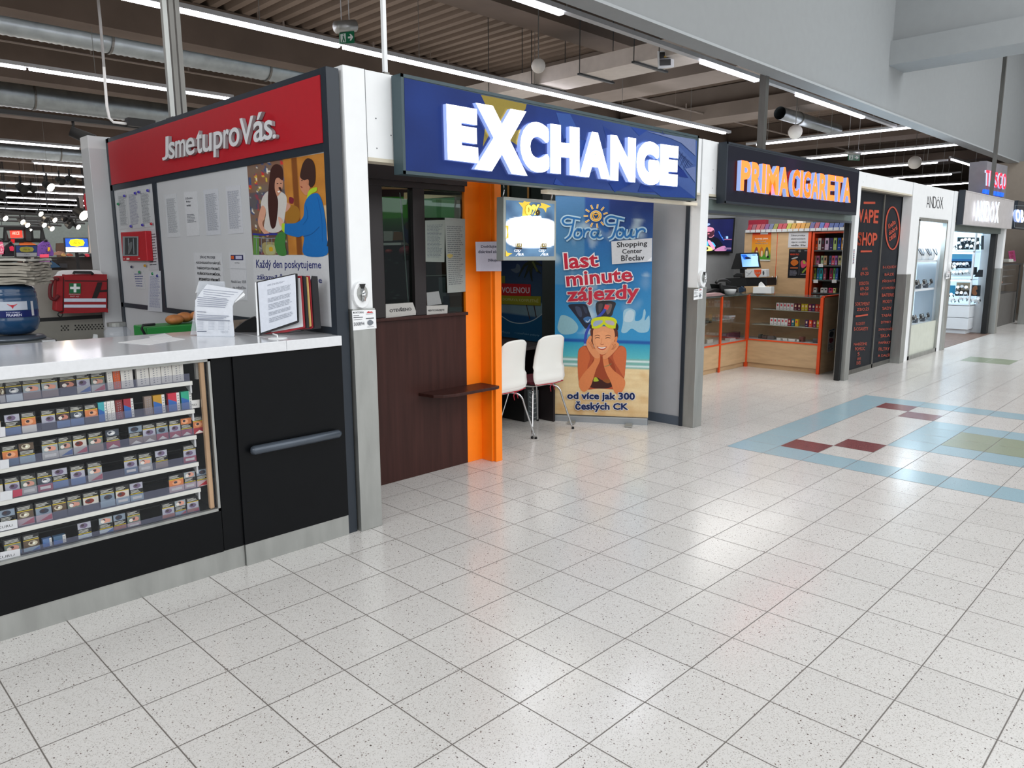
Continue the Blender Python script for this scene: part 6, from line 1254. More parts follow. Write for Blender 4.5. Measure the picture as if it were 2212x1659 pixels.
# posters on the cabinet doors
pcb = PX(XB2-.02)
notice('fruit_poster', pcb, [T11(522, 345), T11(690, 340), T11(678, 598), T11(508, 592)], 'orange to green poster with three bottle figures on the left cabinet door', 'poster', 'C83818', rows=0, extra=lambda a: (a.grid([(0, 0), (1, 0), (1, 1), (0, 1)], 4, 20, lambda s, t_: S('B83018') if t_ < .1 else tuple(Vector(S('D85020')).lerp(Vector(S('D8A020')), min(1, t_/.6)) if t_ < .6 else Vector(S('D8A020')).lerp(Vector(S('4A9428')), min(1, (t_-.6)/.2)))), a.trect('POZNEJ ZÁPIK', .15, .18, .85, .25, 'E8D8C8', .03), a.trect('SKUTEČNÉ', .28, .27, .72, .33, 'E8D8C8', .03), a.trect('VÝBĚR CHUTÍ', .16, .35, .84, .41, 'E8D8C8', .03), a.rect(.42, 0, .82, .06, 'D8D8D8'), [a.blob([(x-.09, .62), (x, .5), (x+.09, .62), (x+.1, .78), (x, .85), (x-.1, .78)], c) for x, c in ((.25, '9A3828'), (.52, 'C06828'), (.8, '5A5848'))], [a.blob([(x-.04, .66), (x+.04, .66), (x+.04, .84), (x-.04, .84)], 'D8C8A0') for x in (.27, .54, .8)], a.blob([(.8, .85), (.87, .81), (.94, .85), (.87, .9)], '1A1A1C'), a.rect(0, .95, 1, 1, 'C8C8C0')))
notice('age_notice', pcb, [T12(298, 455), T12(688, 452), T12(668, 742), T12(280, 742)], 'white notice banning sale of electronic cigarettes under 18 on the right cabinet door', 'notice', 'C4C4C8', rows=0, extra=lambda a: [a.trect(s_, .1+.02*i, y, x1, y+.13, '2A2A30', .02) for i, (s_, y, x1) in enumerate([('Zákaz prodeje', .15, .8), ('elektronických', .37, .82), ('cigaret osobám', .58, .86), ('mladším  18 let', .78, .85)])])
notice('black_vape_poster', pcb, [T12(305, 765), T12(690, 768), T12(655, 1318), T12(275, 1312)], 'black poster with glowing orange and pink fruit under the white age notice', 'poster', '0C0C14', rows=0, extra=lambda a: (a.trect('S', .45, .03, .58, .11, 'B8B8B8', .04), a.rect(.05, .06, .3, .08, '808088'), a.rect(.75, .05, .95, .07, '808088'), a.trect('VENIX PRO', .05, .16, .5, .22, 'B83818', .03), a.blob([(.14, .33), (.4, .27), (.44, .3), (.2, .36)], 'A8A8A8'), a.blob([(.1, .48), (.2, .38), (.35, .37), (.48, .45), (.42, .54), (.25, .58)], 'B86018'), a.blob([(.6, .45), (.75, .38), (.9, .5), (.82, .62), (.66, .64)], 'C04060'), a.blob([(.7, .4), (.8, .42), (.84, .5), (.74, .5)], '98A030'), a.rect(.53, .38, .55, .9, '606068'), a.poly([(.68, .8), (.9, .62), (.95, .66), (.74, .84)], '7A9030'), a.rect(.1, .63, .48, .68, '98502C'), a.lines([(.08, .74), (.5, .74), (.5, .92), (.08, .92)], 5, '9090A0', seed=2), a.rect(.62, .86, .95, .88, '8A8A98')))
# tv, clock on the back wall
YW = 6.2
t = thing('wall_television', 'flat television on the grey wall showing a bearded person in a dark cap', 'television', hy(1555, 546, YW-.05))
T13 = crop(1510, 440, 7.54)
def w13(x, y, yy=YW-.06): return PY(yy).hit(*T13(x, y))
q = [w13(-340, 248), w13(595, 228), w13(550, 805), w13(-340, 792)]
MB().slab(q, (0, .05, 0)).build('housing', 'blackm', t, bevel=.004)
a = Art(PY(YW-.062), T13, step=.0008); a.grid([(-310, 268), (565, 248), (525, 775), (-310, 768)], 20, 12, lambda s, t_: tuple(Vector(S('080C30')).lerp(Vector(S('141848')), noise.noise(Vector((s*5, t_*5, 4)))*.5+.5)))
a.blob([(20, 620), (90, 560), (200, 540), (300, 560), (370, 640), (410, 720), (400, 768), (60, 768), (0, 700)], '0C0E1C')
a.blob([(115, 420), (140, 380), (210, 380), (245, 420), (245, 480), (220, 530), (170, 545), (130, 520), (110, 470)], 'B87890'); a.blob([(120, 470), (160, 455), (200, 455), (240, 430), (245, 490), (225, 535), (175, 550), (135, 530)], '3A1C28'); a.blob([(140, 485), (165, 478), (172, 492), (150, 500)], 'B86878')
a.blob([(105, 330), (130, 265), (190, 255), (240, 310), (255, 390), (200, 385), (150, 375), (100, 400)], '14183C'); a.blob([(125, 340), (150, 320), (180, 330), (170, 350), (130, 360)], '88A0E0'); a.stroke([(180, 420), (190, 412)], 5, '301020', 2); a.stroke([(160, 545), (210, 545), (245, 510)], 10, 'B87888', 4)
a.blob([(95, 620), (140, 615), (150, 690), (100, 690)], '48A8D8'); a.blob([(200, 620), (240, 640), (270, 690), (240, 700)], '48A8D8'); a.blob([(145, 590), (180, 600), (220, 650), (260, 720), (230, 750), (190, 700), (150, 640)], 'C888A8'); a.blob([(260, 750), (340, 705), (420, 690), (445, 760), (340, 772), (265, 770)], 'A87098')
a.blob([(70, 700), (180, 700), (220, 760), (70, 765)], 'C8C078'); a.blob([(110, 720), (130, 705), (150, 730), (130, 755)], '282020'); a.stroke([(320, 450), (360, 530), (405, 600)], 16, '2C58B0', 4); a.rect(410, 575, 535, 588, '905878'); a.rect(440, 530, 475, 570, '90B8F0'); a.rect(415, 715, 525, 745, '70587C'); a.stroke([(375, 545), (382, 555)], 12, '60A0E0', 2)
a.build('screen', 'screen', t)
t = thing('wall_clock', 'round black rimmed wall clock half hidden by the maple cabinet', 'clock', w13(735, 745))
c0 = w13(735, 633); r0 = .155
b = MB(); ri = 0
for k in range(24):
    a0, a1 = k*math.pi/12, (k+1)*math.pi/12; 
    P = [c0+Vector((rr*math.cos(g), 0, rr*math.sin(g))) for rr, g in ((r0, a0), (r0, a1), (r0-.018, a1), (r0-.018, a0))]; b.slab(P, (0, -.03, 0))
b.build('rim', 'blackm', t); a = MB(); a.slab([c0+Vector(((r0-.015)*math.cos(k*math.pi/12), 0, (r0-.015)*math.sin(k*math.pi/12))) for k in range(24)], (0, -.005, 0)); a.build('dial', mat('clock_dial', 'A4A8A8', .5), t)
a = MB(); 
for k in range(12): g = k*math.pi/6; p = c0+Vector((.115*math.cos(g), -.008, .115*math.sin(g))); a.cyl(p, p+Vector((0, -.002, 0)), .006, n=6)
a.build('hour_marks', 'blackm', t); MB().tube([c0+Vector((0, -.012, 0)), c0+Vector((-.03, -.012, .07))], .004, 5).build('hour_hand', 'blackm', t); MB().tube([c0+Vector((0, -.012, 0)), c0+Vector((-.02, -.012, -.09))], .003, 5).build('minute_hand', 'blackm', t)
# till on cash drawer
t = thing('till_terminal', 'black till terminal with lit blue screen on the cash drawer', 'till', hx(1605, 600, 10.25))
px = PX(10.25); zc = 1.043
b = MB(); b.slab([px.hit(*T13(*p)) for p in [(655, 800), (955, 792), (998, 1045), (700, 1062)]], (.03, 0, 0)); b.build('screen_housing', 'blackm', t, bevel=.004)
a = Art(PX(10.249), T13, step=.0008); a.L = 1; a.grid([(680, 822), (945, 818), (975, 1025), (708, 1030)], 10, 10, lambda s, t_: tuple(Vector(S('3C80E0')).lerp(Vector(S('90B8F0')), min(1, s*.9+t_*.6)))); a.blob([(690, 840), (760, 830), (800, 870), (850, 890), (740, 910), (715, 870)], '1A50B0'); a.blob([(745, 880), (790, 865), (850, 890), (780, 905)], '101830'); a.rect(850, 850, 960, 1020, '98BCF0'); a.rect(870, 830, 920, 842, '30486A'); a.build('screen', 'screen', t)
b = MB(); b.slab([PX(10.30).hit(*T13(*p)) for p in [(600, 812), (660, 805), (700, 1065), (518, 1068)]], (.12, 0, 0)); b.build('rear_display', 'blackm', t, bevel=.004)
b = MB(); b.slab([PX(10.32).hit(*T13(*p)) for p in [(665, 1050), (735, 1050), (740, 1205), (668, 1205)]], (.08, 0, 0)); b.build('stand', 'blackm', t)
t = thing('cash_drawer', 'black cash drawer on the glass counter under the till', 'cash drawer', hx(1600, 625, 10.2))
pd = PX(10.2); q = [pd.hit(*T13(*p)) for p in [(425, 1215), (1105, 1205), (1105, 1345), (640, 1350), (440, 1380)]]
MB().slab(q, (.3, 0, 0)).build('drawer_case', 'blackm', t, bevel=.005); q = [pd.hit(*T13(*p), .002) for p in [(780, 1240), (1090, 1235), (1090, 1330), (790, 1335)]]; MB().slab(q, (.002, 0, 0)).build('drawer_front', mat('drawer_black', '121216', .3), t)
b = MB(); b.slab([pd.hit(*T13(*p)) for p in [(740, 1345), (1140, 1335), (1140, 1440), (745, 1455)]], (.25, 0, 0)); tag(b.build('wooden_riser', 'maple'), 'low maple riser under the cash drawer', 'riser')
t = thing('paper_roll_pack', 'white pack with red and orange shield on the cash drawer', 'pack', hx(1630, 600, 10.2))
a = Art(PX(10.16), T13, step=.0008); q = [(745, 1075), (1090, 1065), (1098, 1190), (750, 1205)]; MB().slab([a.h(*p) for p in q], (.1, 0, 0)).build('pack_body', 'white2', t, bevel=.006); a.L = 2; a.poly([(895, 1075), (1015, 1070), (1010, 1140), (955, 1205), (905, 1140)], 'D04818'); a.trect('CAFE', 915, 1110, 998, 1145, 'E8C8B8', .03); a.stroke([(760, 1110), (820, 1140), (865, 1090)], 5, '70747C', 2); a.blob([(1035, 1110), (1055, 1095), (1062, 1135), (1045, 1165)], '30343A'); a.stroke([(770, 1180), (830, 1135)], 4, '8A8E94', 2); a.build('printed_side', 'print', t)
b = MB(); b.color('B8BCC0'); q = [PX(10.1).hit(*T13(*p)) for p in [(880, 1355), (1175, 1352), (1175, 1465), (875, 1462)]]; t = thing('tissue_box', 'white tissue box with a pulled tissue on the glass counter', 'tissue box', q[3])
MB().slab([p+Vector((0, 0, 0)) for p in q], (.1, 0, 0)).build('box', 'white', t, bevel=.003); MB().slab([PX(10.13).hit(*T13(*p)) for p in [(965, 1360), (975, 1300), (1005, 1275), (1040, 1310), (1075, 1358)]], (.03, .0, 0)).build('tissue', 'white', t)
pz = PY(5.2)
t = thing('desk_telephone', 'black desk telephone and receiver on the left part of the glass counter', 'telephone', pz.hit(*T13(400, 1440)))
MB().slab([pz.hit(*T13(*p)) for p in [(330, 1310), (400, 1330), (520, 1340), (620, 1350), (640, 1440), (520, 1470), (370, 1430)]], (0, .15, 0)).build('base', 'blackm', t, bevel=.008); MB().tube([pz.hit(*T13(*p), .03) for p in spline([(280, 1290), (310, 1255), (380, 1245), (440, 1250), (500, 1290)], False, 4)], .022, 8).build('receiver', 'blackm', t, True)
MB().tube([pz.hit(*T13(*p), .03) for p in [(350, 1300), (360, 1380), (365, 1430)]], .02, 8).build('holder', 'blackm', t, True)
b = MB(); c_ = pz.hit(*T13(445, 1475)); b.lathe(c_+Vector((0, -.05, 0)), [(.06, 0), (.085, .045), (.088, .07)], 18); tag(b.build('white_bowl', 'white2', smooth=True), 'small pale bowl on the glass counter in front of the telephone', 'bowl')
MBk = MB(); MBk.slab([pz.hit(*T13(*p)) for p in [(130, 1440), (240, 1395), (350, 1380), (350, 1420), (150, 1455)]], (0, .1, 0)); tag(MBk.build('dark_tray', 'blackm'), 'dark flat tray at the left end of the glass counter', 'tray')
a = MB(); a.slab([PY(YC2+.02).hit(*T13(*p)) for p in [(80, 1480), (350, 1450), (420, 1480), (420, 1490), (80, 1520)]], (0, .1, 0)); tag(a.build('magazine', mat('magazine', 'A88888', .5)), 'pale pink magazine lying on the left end of the glass counter', 'magazine')
pb2 = PX(10.15); b = MB(); b.color('28384C'); b.slab([pb2.hit(*T13(*p)) for p in [(640, 1380), (690, 1340), (735, 1380), (740, 1430), (650, 1450)]], (.06, 0, 0)); tag(b.build('blue_device', 'gloss', bevel=.006), 'dark blue glossy card reader between the telephone and the tissue box', 'card reader')
b = MB(); b.slab([PX(10.18).hit(*T13(*p)) for p in [(550, 1170), (610, 1130), (700, 1135), (720, 1195), (560, 1200)]], (.08, 0, 0)); tag(b.build('scanner', 'blackm', bevel=.01), 'black scanner cradle left of the printed pack on the cash drawer', 'scanner')

# ================================================================ dark vape panels
YV = 3.70; pv = PY(YV-.002); T14 = crop(1820, 340, 3.607)
t = thing('vape_window', 'two tall dark window panels with orange lettering reading VAPE SHOP and opening times', 'shop window', (10.8, YV, 0))
xa, xm, xb = 9.83, hy(1895, 610, YV).x, 11.83
vk = 'vapeblack'
MB().box(xa, YV, .06, xm-.02, YV+.02, 2.42).build('left_panel', vk, t); MB().box(xm+.02, YV, .06, xb, YV+.02, 2.42).build('right_panel', vk, t)
MB().box(xm-.02, YV-.015, 0, xm+.02, YV+.02, 2.42).box(xa-.03, YV-.015, 0, xb, YV+.02, .06).box(xb-.04, YV-.015, 0, xb, YV+.02, 2.42).box(xa-.03, YV-.015, 2.40, xb, YV+.02, 2.44).build('frame', 'steeld', t)
a = Art(pv, T14); oc = 'B2452E'
a.rect(165, 345, 255, 362, oc)
for ch_, q in cells('VAPE', [(128, 400), (285, 412), (275, 515), (125, 505)])+cells('SHOP', [(118, 580), (272, 590), (268, 688), (112, 688)]): a.text(ch_, q, oc, .03)
a.poly([(142, 725), (230, 725), (228, 738), (140, 740)], oc)
el = [(390+54*math.cos(k*math.pi/10), 552+165*math.sin(k*math.pi/10)) for k in range(20)]; a.stroke(el, 10, oc, 2, True)
a.text('Kvalita', [(355, 520), (410, 480), (415, 515), (360, 560)], oc, .02); a.text('dobrá', [(358, 575), (425, 520), (428, 560), (362, 610)], oc, .02); a.text('cena', [(360, 625), (415, 580), (415, 620), (365, 655)], oc, .02)
for y, s_, x0, x1 in [(855, 'PO-PÁ', 155, 195), (895, '09-20', 140, 202), (970, 'SOBOTA', 128, 205), (1012, '09-20', 138, 202), (1050, 'NEDĚLE', 138, 200), (1130, 'SORTIMENT', 100, 212), (1170, 'ZBOŽÍ', 112, 205), (1285, 'E-LIQUIDY', 105, 175), (1325, 'E-CIGARETY', 90, 200), (1440, 'NABÍZÍME', 88, 190), (1480, 'POMOC', 98, 175), (1520, 'S', 118, 132), (1555, 'VÁMI', 112, 142), (1590, 'DNES', 110, 140)]:
    a.text(s_, [(x0, y), (x1, y-4), (x1, y+22), (x0, y+26)], oc, 0)
a.poly([(102, 1232), (198, 1220), (198, 1232), (102, 1245)], oc)
for i, (y, s_) in enumerate([(845, 'E-LIQUIDY'), (898, 'BÁZE'), (950, 'PŘÍCHUTĚ'), (1005, 'ATOMIZÉRY'), (1062, 'BATERIE'), (1112, 'MODY'), (1165, 'SADY'), (1218, 'TABÁK'), (1270, 'DÝMKY'), (1325, 'ZAPALOVAČE'), (1378, 'SKLA'), (1430, 'PAPÍRKY'), (1482, 'FILTRY'), (1530, 'A DALŠÍ')]):
    w = 22+len(s_)*3.4; x = 368-i*3.6; a.text(s_, [(x-w, y), (x+w, y-3), (x+w, y+20), (x-w, y+25)], oc, 0)
a.build('orange_lettering', 'print', t)
notice('side_sticker', PY(YF-.003), [T14(85, 715), T14(97, 713), T14(92, 830), T14(80, 832)], 'narrow vertical sticker of red and blue squares beside the vape panels', 'sticker', 'D8DADC', .0006, rows=0, extra=lambda a: [a.rect(.2, .03+k*.12, .8, .11+k*.12, ['5A5A78', 'A04858', '5A5A78', '6A4868'][k % 4]) for k in range(8)])

# ================================================================ watch shop window
YA = 3.60
t = thing('watch_window', 'white wall around a bright glass display window with thin watch shop lettering', 'shop window', (12.9, YA, 0))
xw0, xw1 = 12.25, 13.62; zw0, zw1 = .06, 2.10
MB().box(11.952, YA-.02, zw1+.02, 13.858, YA+.08, 2.6).box(11.952, YA-.02, 0, xw0-.04, YA+.08, zw1+.02).box(xw1+.03, YA-.02, 0, 13.858, YA+.08, zw1+.02).build('white_wall', 'white', t)
MB().box(xw0-.04, YA-.03, zw1-.02, xw1+.03, YA+.03, zw1+.03).box(xw0-.04, YA-.03, 0, xw0, YA+.03, zw1).box(xw1-.02, YA-.03, 0, xw1+.03, YA+.03, zw1).box(xw0-.04, YA-.03, 0, xw1+.03, YA+.03, .06).build('steel_frame', 'steel', t)
MB().box(xw0, YA, .06, xw1, YA+.02, .52).build('lower_panel', mat('pale_panel', 'C8CCC0', .3), t); MB().box(xw0, YA+.005, .52, xw1, YA+.009, zw1).build('pane', 'glassc', t)
a = Art(PY(YA-.022), T14)
for ch_, q in cells('ANDÔX', [(655, 300), (785, 310), (785, 402), (655, 390)]): a.text(ch_, q, '3A3C40', -.015)
a.build('thin_lettering', 'print', t)
t = thing('watch_showcase', 'brightly lit white showcase with white columns behind the watch shop window', 'showcase', (12.9, 4.1, 0))
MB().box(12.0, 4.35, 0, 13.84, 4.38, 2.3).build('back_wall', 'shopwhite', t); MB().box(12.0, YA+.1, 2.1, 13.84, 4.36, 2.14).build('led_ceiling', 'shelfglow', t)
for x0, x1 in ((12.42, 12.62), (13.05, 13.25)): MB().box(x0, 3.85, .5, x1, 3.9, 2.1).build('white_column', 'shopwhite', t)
WZ = [.50, 1.05, 1.50]
for z in WZ: MB().box(12.0, 3.68, z-.03, 13.84, 4.35, z).build('shelf', 'drawerw', t)
wr = random.Random(3); dk_ = ['20303A', '384850', 'B0BCC4', '586870', 'D8DCE0']
def jewel(x, y, z, kind, lab, grp):
    """watch on a stand, or a jewellery bust"""
    K_s = 1.5
    t = thing('watch_on_stand' if kind < 2 else 'jewellery_bust', lab, 'watch' if kind < 2 else 'display bust', (x, y, z), group=grp)
    def P3(dx, dy, dz): return (x+dx*K_s, y+dy*K_s, z+.0005+dz*K_s)
    if kind < 2:
        b = MB(); b.box(*P3(-.03, -.02, 0), *P3(.03, .03, .05)); b.build('stand', 'drawerw' if kind else 'handle', t, bevel=.004)
        b = MB(); b.tube([P3(-.028, -.035, .03), P3(-.015, -.05, .085), P3(.015, -.05, .085), P3(.028, -.035, .03)], .012, 6); b.build('strap', 'chrome', t, True)
        b = MB(); b.cyl(P3(0, -.045, .07), P3(0, -.058, .074), .04, n=12); b.build('watch_case', 'blackm' if kind == 0 else 'chrome', t)
    else:
        b = MB(); b.lathe(P3(0, 0, 0), [(.08, 0), (.10, .06), (.09, .15), (.04, .21), (.03, .28)], 12); b.build('bust', 'drawerw', t, True)
        b = MB(); b.tube([P3(-.05, -.05, .12), P3(-.03, -.075, .07), P3(0, -.082, .05), P3(.03, -.075, .07), P3(.05, -.05, .12)], .008, 5); b.build('necklace', 'handle', t, True)
for r_, (z, rn, kn) in enumerate([(WZ[0], 'bottom', (0, 1)), (WZ[1], 'middle', (0, 1)), (WZ[2], 'top', (2, 2))]):
    for i in range(7): jewel(12.35+i*.19, 3.80+.03*(i % 2)-.03, z, kn[i % 2], '%s, %s from left, %s shelf of watch window' % (['dark watch on a grey stand', 'steel watch on a white stand', 'white jewellery bust with a chain'][kn[i % 2]], wo[i], rn), 'display pieces on the %s window shelf' % rn)
for i, (x0, x1, z, h, c) in enumerate([(12.30, 12.40, WZ[2], .4, 'A0BCC8'), (12.70, 13.0, WZ[2]+.25, .2, '90B4C8'), (12.64, 12.98, WZ[1], .36, '3C5058'), (12.28, 12.40, WZ[1], .3, '8CA8B8'), (12.66, 12.9, WZ[0], .28, '2C4048'), (13.3, 13.5, WZ[0], .3, '344850')]):
    b = MB(); b.color(c); b.box(x0, 4.0, z+.0005, x1, 4.01, z+h); b.color('C8D8E0'); b.box(x0+.03, 3.998, z+h*.5, x1-.03, 4.0, z+h*.55); tag(b.build('display_card', 'gloss'), ['pale card at the left of the top window shelf', 'pale blue picture on the top window shelf', 'dark framed card in the middle window shelf', 'grey blue card at the left of the middle window shelf', 'dark card on the bottom window shelf, middle', 'dark card on the bottom window shelf, right'][i], 'display card')
# lit sign
t = box_sign('watch_shop_sign', 14.064, 17.6, 2.075, 2.62, 'white illuminated sign with glowing white watch shop letters', mat('sign_white', 'B8B4B4', .5))
MB().box(14.06, YS-.001, 2.07, 14.10, 3.557, 2.625).box(14.055, YS, 2.07, 14.064, 3.557, 2.625).build('dark_side', 'anth', t)
letter3d(t, PY(YS-.05), cells('ANDÔX', [T14(1043, 336), T14(1225, 348), T14(1215, 510), T14(1040, 492)], gap=.3), .012, 'glow', 'glowsoft', .01)
t = box_sign('mobile_shop_sign', 17.92, 24, 2.09, 2.64, 'dark illuminated sign cut off by the right edge with white rounded letters', 'anth')
letter3d(t, PY(YS-.05), [('O', [T14(1350, 404), T14(1385, 408), T14(1385, 505), T14(1350, 502)]), ('B', [T14(1390, 409), T14(1412, 411), T14(1412, 508), T14(1390, 506)])], .045, 'glow', 'glowside', .03)
a = Art(PY(YS-.002), T14); a.stroke([(1420, 378), (1345, 372), (1340, 545), (1420, 552)], 3, '8A9498', 1); a.build('light_line', 'print', t)
# shop entrance: shutter box, dark frame, showcase with drawers, wooden floor
t = thing('entrance_frame', 'grey shutter box and dark frame of the watch shop entrance', 'shutter', (15.7, 3.65, 0))
MB().box(14.03, 3.62, 1.98, 17.47, 3.8, 2.12).build('shutter_housing', 'shutter', t); MB().box(17.30, 3.66, 0, 17.47, 3.75, 2.0).build('side_rail', 'blackm', t)
MB().box(14.04, 3.60, .0005, 17.46, 8.5, .004).build('floor_watch_shop', 'wfloor'); struct(D.objects['floor_watch_shop'])
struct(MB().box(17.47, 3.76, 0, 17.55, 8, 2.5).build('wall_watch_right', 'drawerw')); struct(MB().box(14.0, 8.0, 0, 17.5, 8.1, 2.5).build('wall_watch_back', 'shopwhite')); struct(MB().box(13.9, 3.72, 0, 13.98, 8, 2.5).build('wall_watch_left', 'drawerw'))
XT = 17.0; y0_, y1_ = 3.92, 5.6; pt_ = PX(XT)
t = thing('watch_cabinet', 'white watch cabinet with three lit shelves over two wide drawers in the shop entrance', 'cabinet', (XT, 4.7, 0))
zz0 = .0045; g_ = pt_.hit(2090, 687).z; h_ = pt_.hit(2090, 659).z; k_ = pt_.hit(2100, 713).z
MB().box(XT+.05, y0_+.04, zz0, 17.45, y1_, k_).build('plinth', 'drawerw', t)
MB().box(XT, y0_, k_, 17.45, y1_, g_-.008).build('drawer', 'drawerw', t, bevel=.003); MB().box(XT, y0_, g_+.002, 17.45, y1_, h_-.006).build('drawer', 'drawerw', t, bevel=.003)
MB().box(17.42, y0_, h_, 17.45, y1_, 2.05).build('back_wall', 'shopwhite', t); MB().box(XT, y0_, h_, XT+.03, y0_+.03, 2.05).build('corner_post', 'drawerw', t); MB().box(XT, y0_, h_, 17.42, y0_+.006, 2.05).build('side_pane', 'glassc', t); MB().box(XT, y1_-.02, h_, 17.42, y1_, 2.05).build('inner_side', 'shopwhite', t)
KZ = [h_, pt_.hit(2090, 603).z, pt_.hit(2090, 543).z]
for i, z in enumerate(KZ): MB().box(XT, y0_, z-.02, 17.42, y1_, z).build('shelf', 'drawerw', t)
for z in KZ[1:]: MB().box(XT+.005, y0_+.03, z-.045, XT+.03, y1_, z-.021).build('led_strip', 'shelfglow', t)
MB().box(XT, y0_, 2.05, 17.45, y1_, 2.09).build('led_ceiling', 'shelfglow', t)
T15 = crop(1960, 440, 5.532)
def card(name, q, c, lab, y=XT+.3, more=None, cat='display card'):
    notice(name, PX(y), [T15(*p) for p in q], lab, cat, c, .01, rows=0, extra=more, m='gloss')
card('display_card', [(600, 400), (860, 405), (858, 550), (598, 548)], '16242C', 'black display card behind the watches on the top cabinet shelf')
card('display_card', [(500, 600), (775, 605), (765, 770), (490, 770)], '2878B8', 'blue seaside picture on the middle cabinet shelf', more=lambda a: (a.rect(0, 0, 1, .35, '58B0D8'), a.rect(0, .5, 1, 1, '10283C')))
card('display_card', [(590, 940), (765, 942), (760, 1035), (588, 1035)], 'A89C84', 'beige display card on the lowest cabinet shelf', more=lambda a: a.trect('CITIZEN', .2, .2, .8, .4, '6A6050'))
card('display_card', [(575, 1035), (762, 1035), (762, 1100), (575, 1100)], '2C2420', 'dark brown step under the beige display card', y=XT+.26)
card('display_card', [(765, 970), (880, 975), (872, 1105), (760, 1100)], '20262C', 'black framed picture of a wrist watch on the lowest cabinet shelf', more=lambda a: (a.blob([(.2, .2), (.6, .1), (.6, .9), (.1, .8)], '8A5A3C'), a.blob([(.5, .5), (.7, .4), (.85, .55), (.7, .75)], '182028')))
card('display_card', [(500, 975), (575, 978), (570, 1080), (498, 1080)], '2C90B8', 'turquoise card at the left of the lowest cabinet shelf')
card('watch_tray', [(540, 790), (770, 765), (775, 870), (530, 872)], 'D0E0E8', 'white tray with upright watches on the middle cabinet shelf', y=XT+.16, cat='tray')
card('gift_box', [(790, 758), (835, 758), (830, 850), (780, 850)], '14181C', 'small black gift box on the middle cabinet shelf', y=XT+.16, cat='box')
card('gift_box', [(855, 788), (905, 790), (900, 875), (800, 875), (805, 840), (850, 835)][:4], '181C22', 'wider black gift box at the right of the middle cabinet shelf', y=XT+.14, cat='box')
card('gift_box', [(885, 380), (918, 382), (912, 548), (880, 548)], '2A343C', 'dark upright box at the right of the top cabinet shelf', y=XT+.22, cat='box')
for rn, lst in (('top', [(560, 500), (620, 470), (660, 440), (700, 430), (745, 430), (790, 440), (640, 520), (720, 500), (770, 510), (820, 480), (850, 470), (560, 530)]), ('middle', [(525, 720), (565, 718), (605, 722), (640, 720), (680, 722), (715, 716), (570, 755)]), ('row_middle', [(560, 820), (600, 818), (640, 815), (680, 812), (715, 808)]), ('bottom', [(610, 1000), (658, 990), (708, 1000), (600, 1065), (650, 1065), (700, 1070), (530, 1085), (510, 1150), (550, 1140), (595, 1150), (640, 1130), (690, 1125), (740, 1135), (790, 1150), (830, 1160), (850, 1135)])):
    for i, (x, y) in enumerate(lst):
        yy = XT+(.10 if rn in ('row_middle',) or y > 1100 or y > 495 and rn == 'top' else .22); p = PX(yy).hit(*T15(x, y))
        t = thing('wrist_watch', '%s wrist watch listed from left, %s' % (wo[i], {'top': 'black top display of the lit cabinet', 'middle': 'at the blue seaside picture', 'row_middle': 'in the white tray, middle shelf', 'bottom': 'on the crowded lowest shelf'}[rn]), 'watch', p, group='wrist watches in the lit cabinet, '+rn)
        b = MB(); b.tube([p+Vector((0, .04, -.05)), p+Vector((-.02, .025, 0)), p+Vector((-.02, -.025, 0)), p+Vector((0, -.04, -.05))], .010, 6); b.build('strap', 'chrome' if (i+len(rn)) % 3 else 'blackm', t, True)
        b = MB(); b.cyl(p+Vector((-.02, 0, 0)), p+Vector((-.04, 0, .006)), .030, n=14); b.build('dial', 'drawerw' if i % 2 else 'chrome', t)
# farther pastry shop and end wall
xp0, xp1 = 18.6, hy(2196, 650, 3.85).x
t = thing('pastry_case', 'glass pastry showcase with dark top and grey base at the right edge', 'showcase', (19.8, 3.8, 0))
MB().box(xp0, 3.85, 0, xp1, 4.4, .72).build('base', mat('case_base', '5C5A58', .5), t); MB().box(xp0, 3.8, 1.34, xp1+.05, 4.4, 1.37).build('top', 'darkf', t); MB().box(xp0, 4.38, .72, xp1, 4.4, 1.34).build('rear_panel', mat('case_rear', '8A8478', .6, emit=.2), t)
for z in (.9, 1.08, 1.22): MB().box(xp0, 3.95, z, xp1-.1, 4.3, z+.01).build('glass_shelf', 'clear', t)
MB().box(xp0, 3.85, .72, xp1, 3.856, 1.34).build('pane', 'glassc', t); MB().box(xp1-.12, 3.84, 0, xp1, 3.85, 1.34).build('corner_frame', 'darkf', t)
for i, (x, z, c) in enumerate([(.8, .91, 'C8A080'), (1.2, .91, 'D8B890'), (1.6, .91, 'C89070'), (.9, 1.09, 'E0DCD0'), (1.5, 1.09, 'D8D0C8'), (1.2, 1.23, 'DCD8D0')]):
    b = MB(); b.color(c); b.ball((xp0+x, 4.1, z+.035), .06, sz=.5); tag(b.build('pastry', 'gloss', smooth=True), '%s pale pastry on the %s of the pastry showcase' % (['left', 'middle', 'right', 'left', 'right', 'single'][i], ['lowest shelf', 'lowest shelf', 'lowest shelf', 'middle shelf', 'middle shelf', 'top shelf'][i]), 'pastry', 'pastries in the showcase')
notice('pink_menu_card', PY(3.95), [T15(1205, 568), T15(1275, 558), T15(1295, 690), T15(1222, 695)], 'pink menu card standing on the pastry showcase', 'menu card', 'C84A8C', .01, rows=0, extra=lambda a: [a.blob([(.2+.1*k, .1+.3*k), (.7, .1+.3*k), (.75, .3+.3*k), (.25, .32+.3*k)], 'A82860') for k in range(3)]+[a.rect(0, .92, 1, 1, 'E8D8E0')])
notice('cake_box', PY(3.95), [T15(1150, 660), T15(1205, 662), T15(1205, 695), T15(1150, 695)], 'white cake box on the pastry showcase left of the pink card', 'box', 'D8D8D0', .1, rows=0)
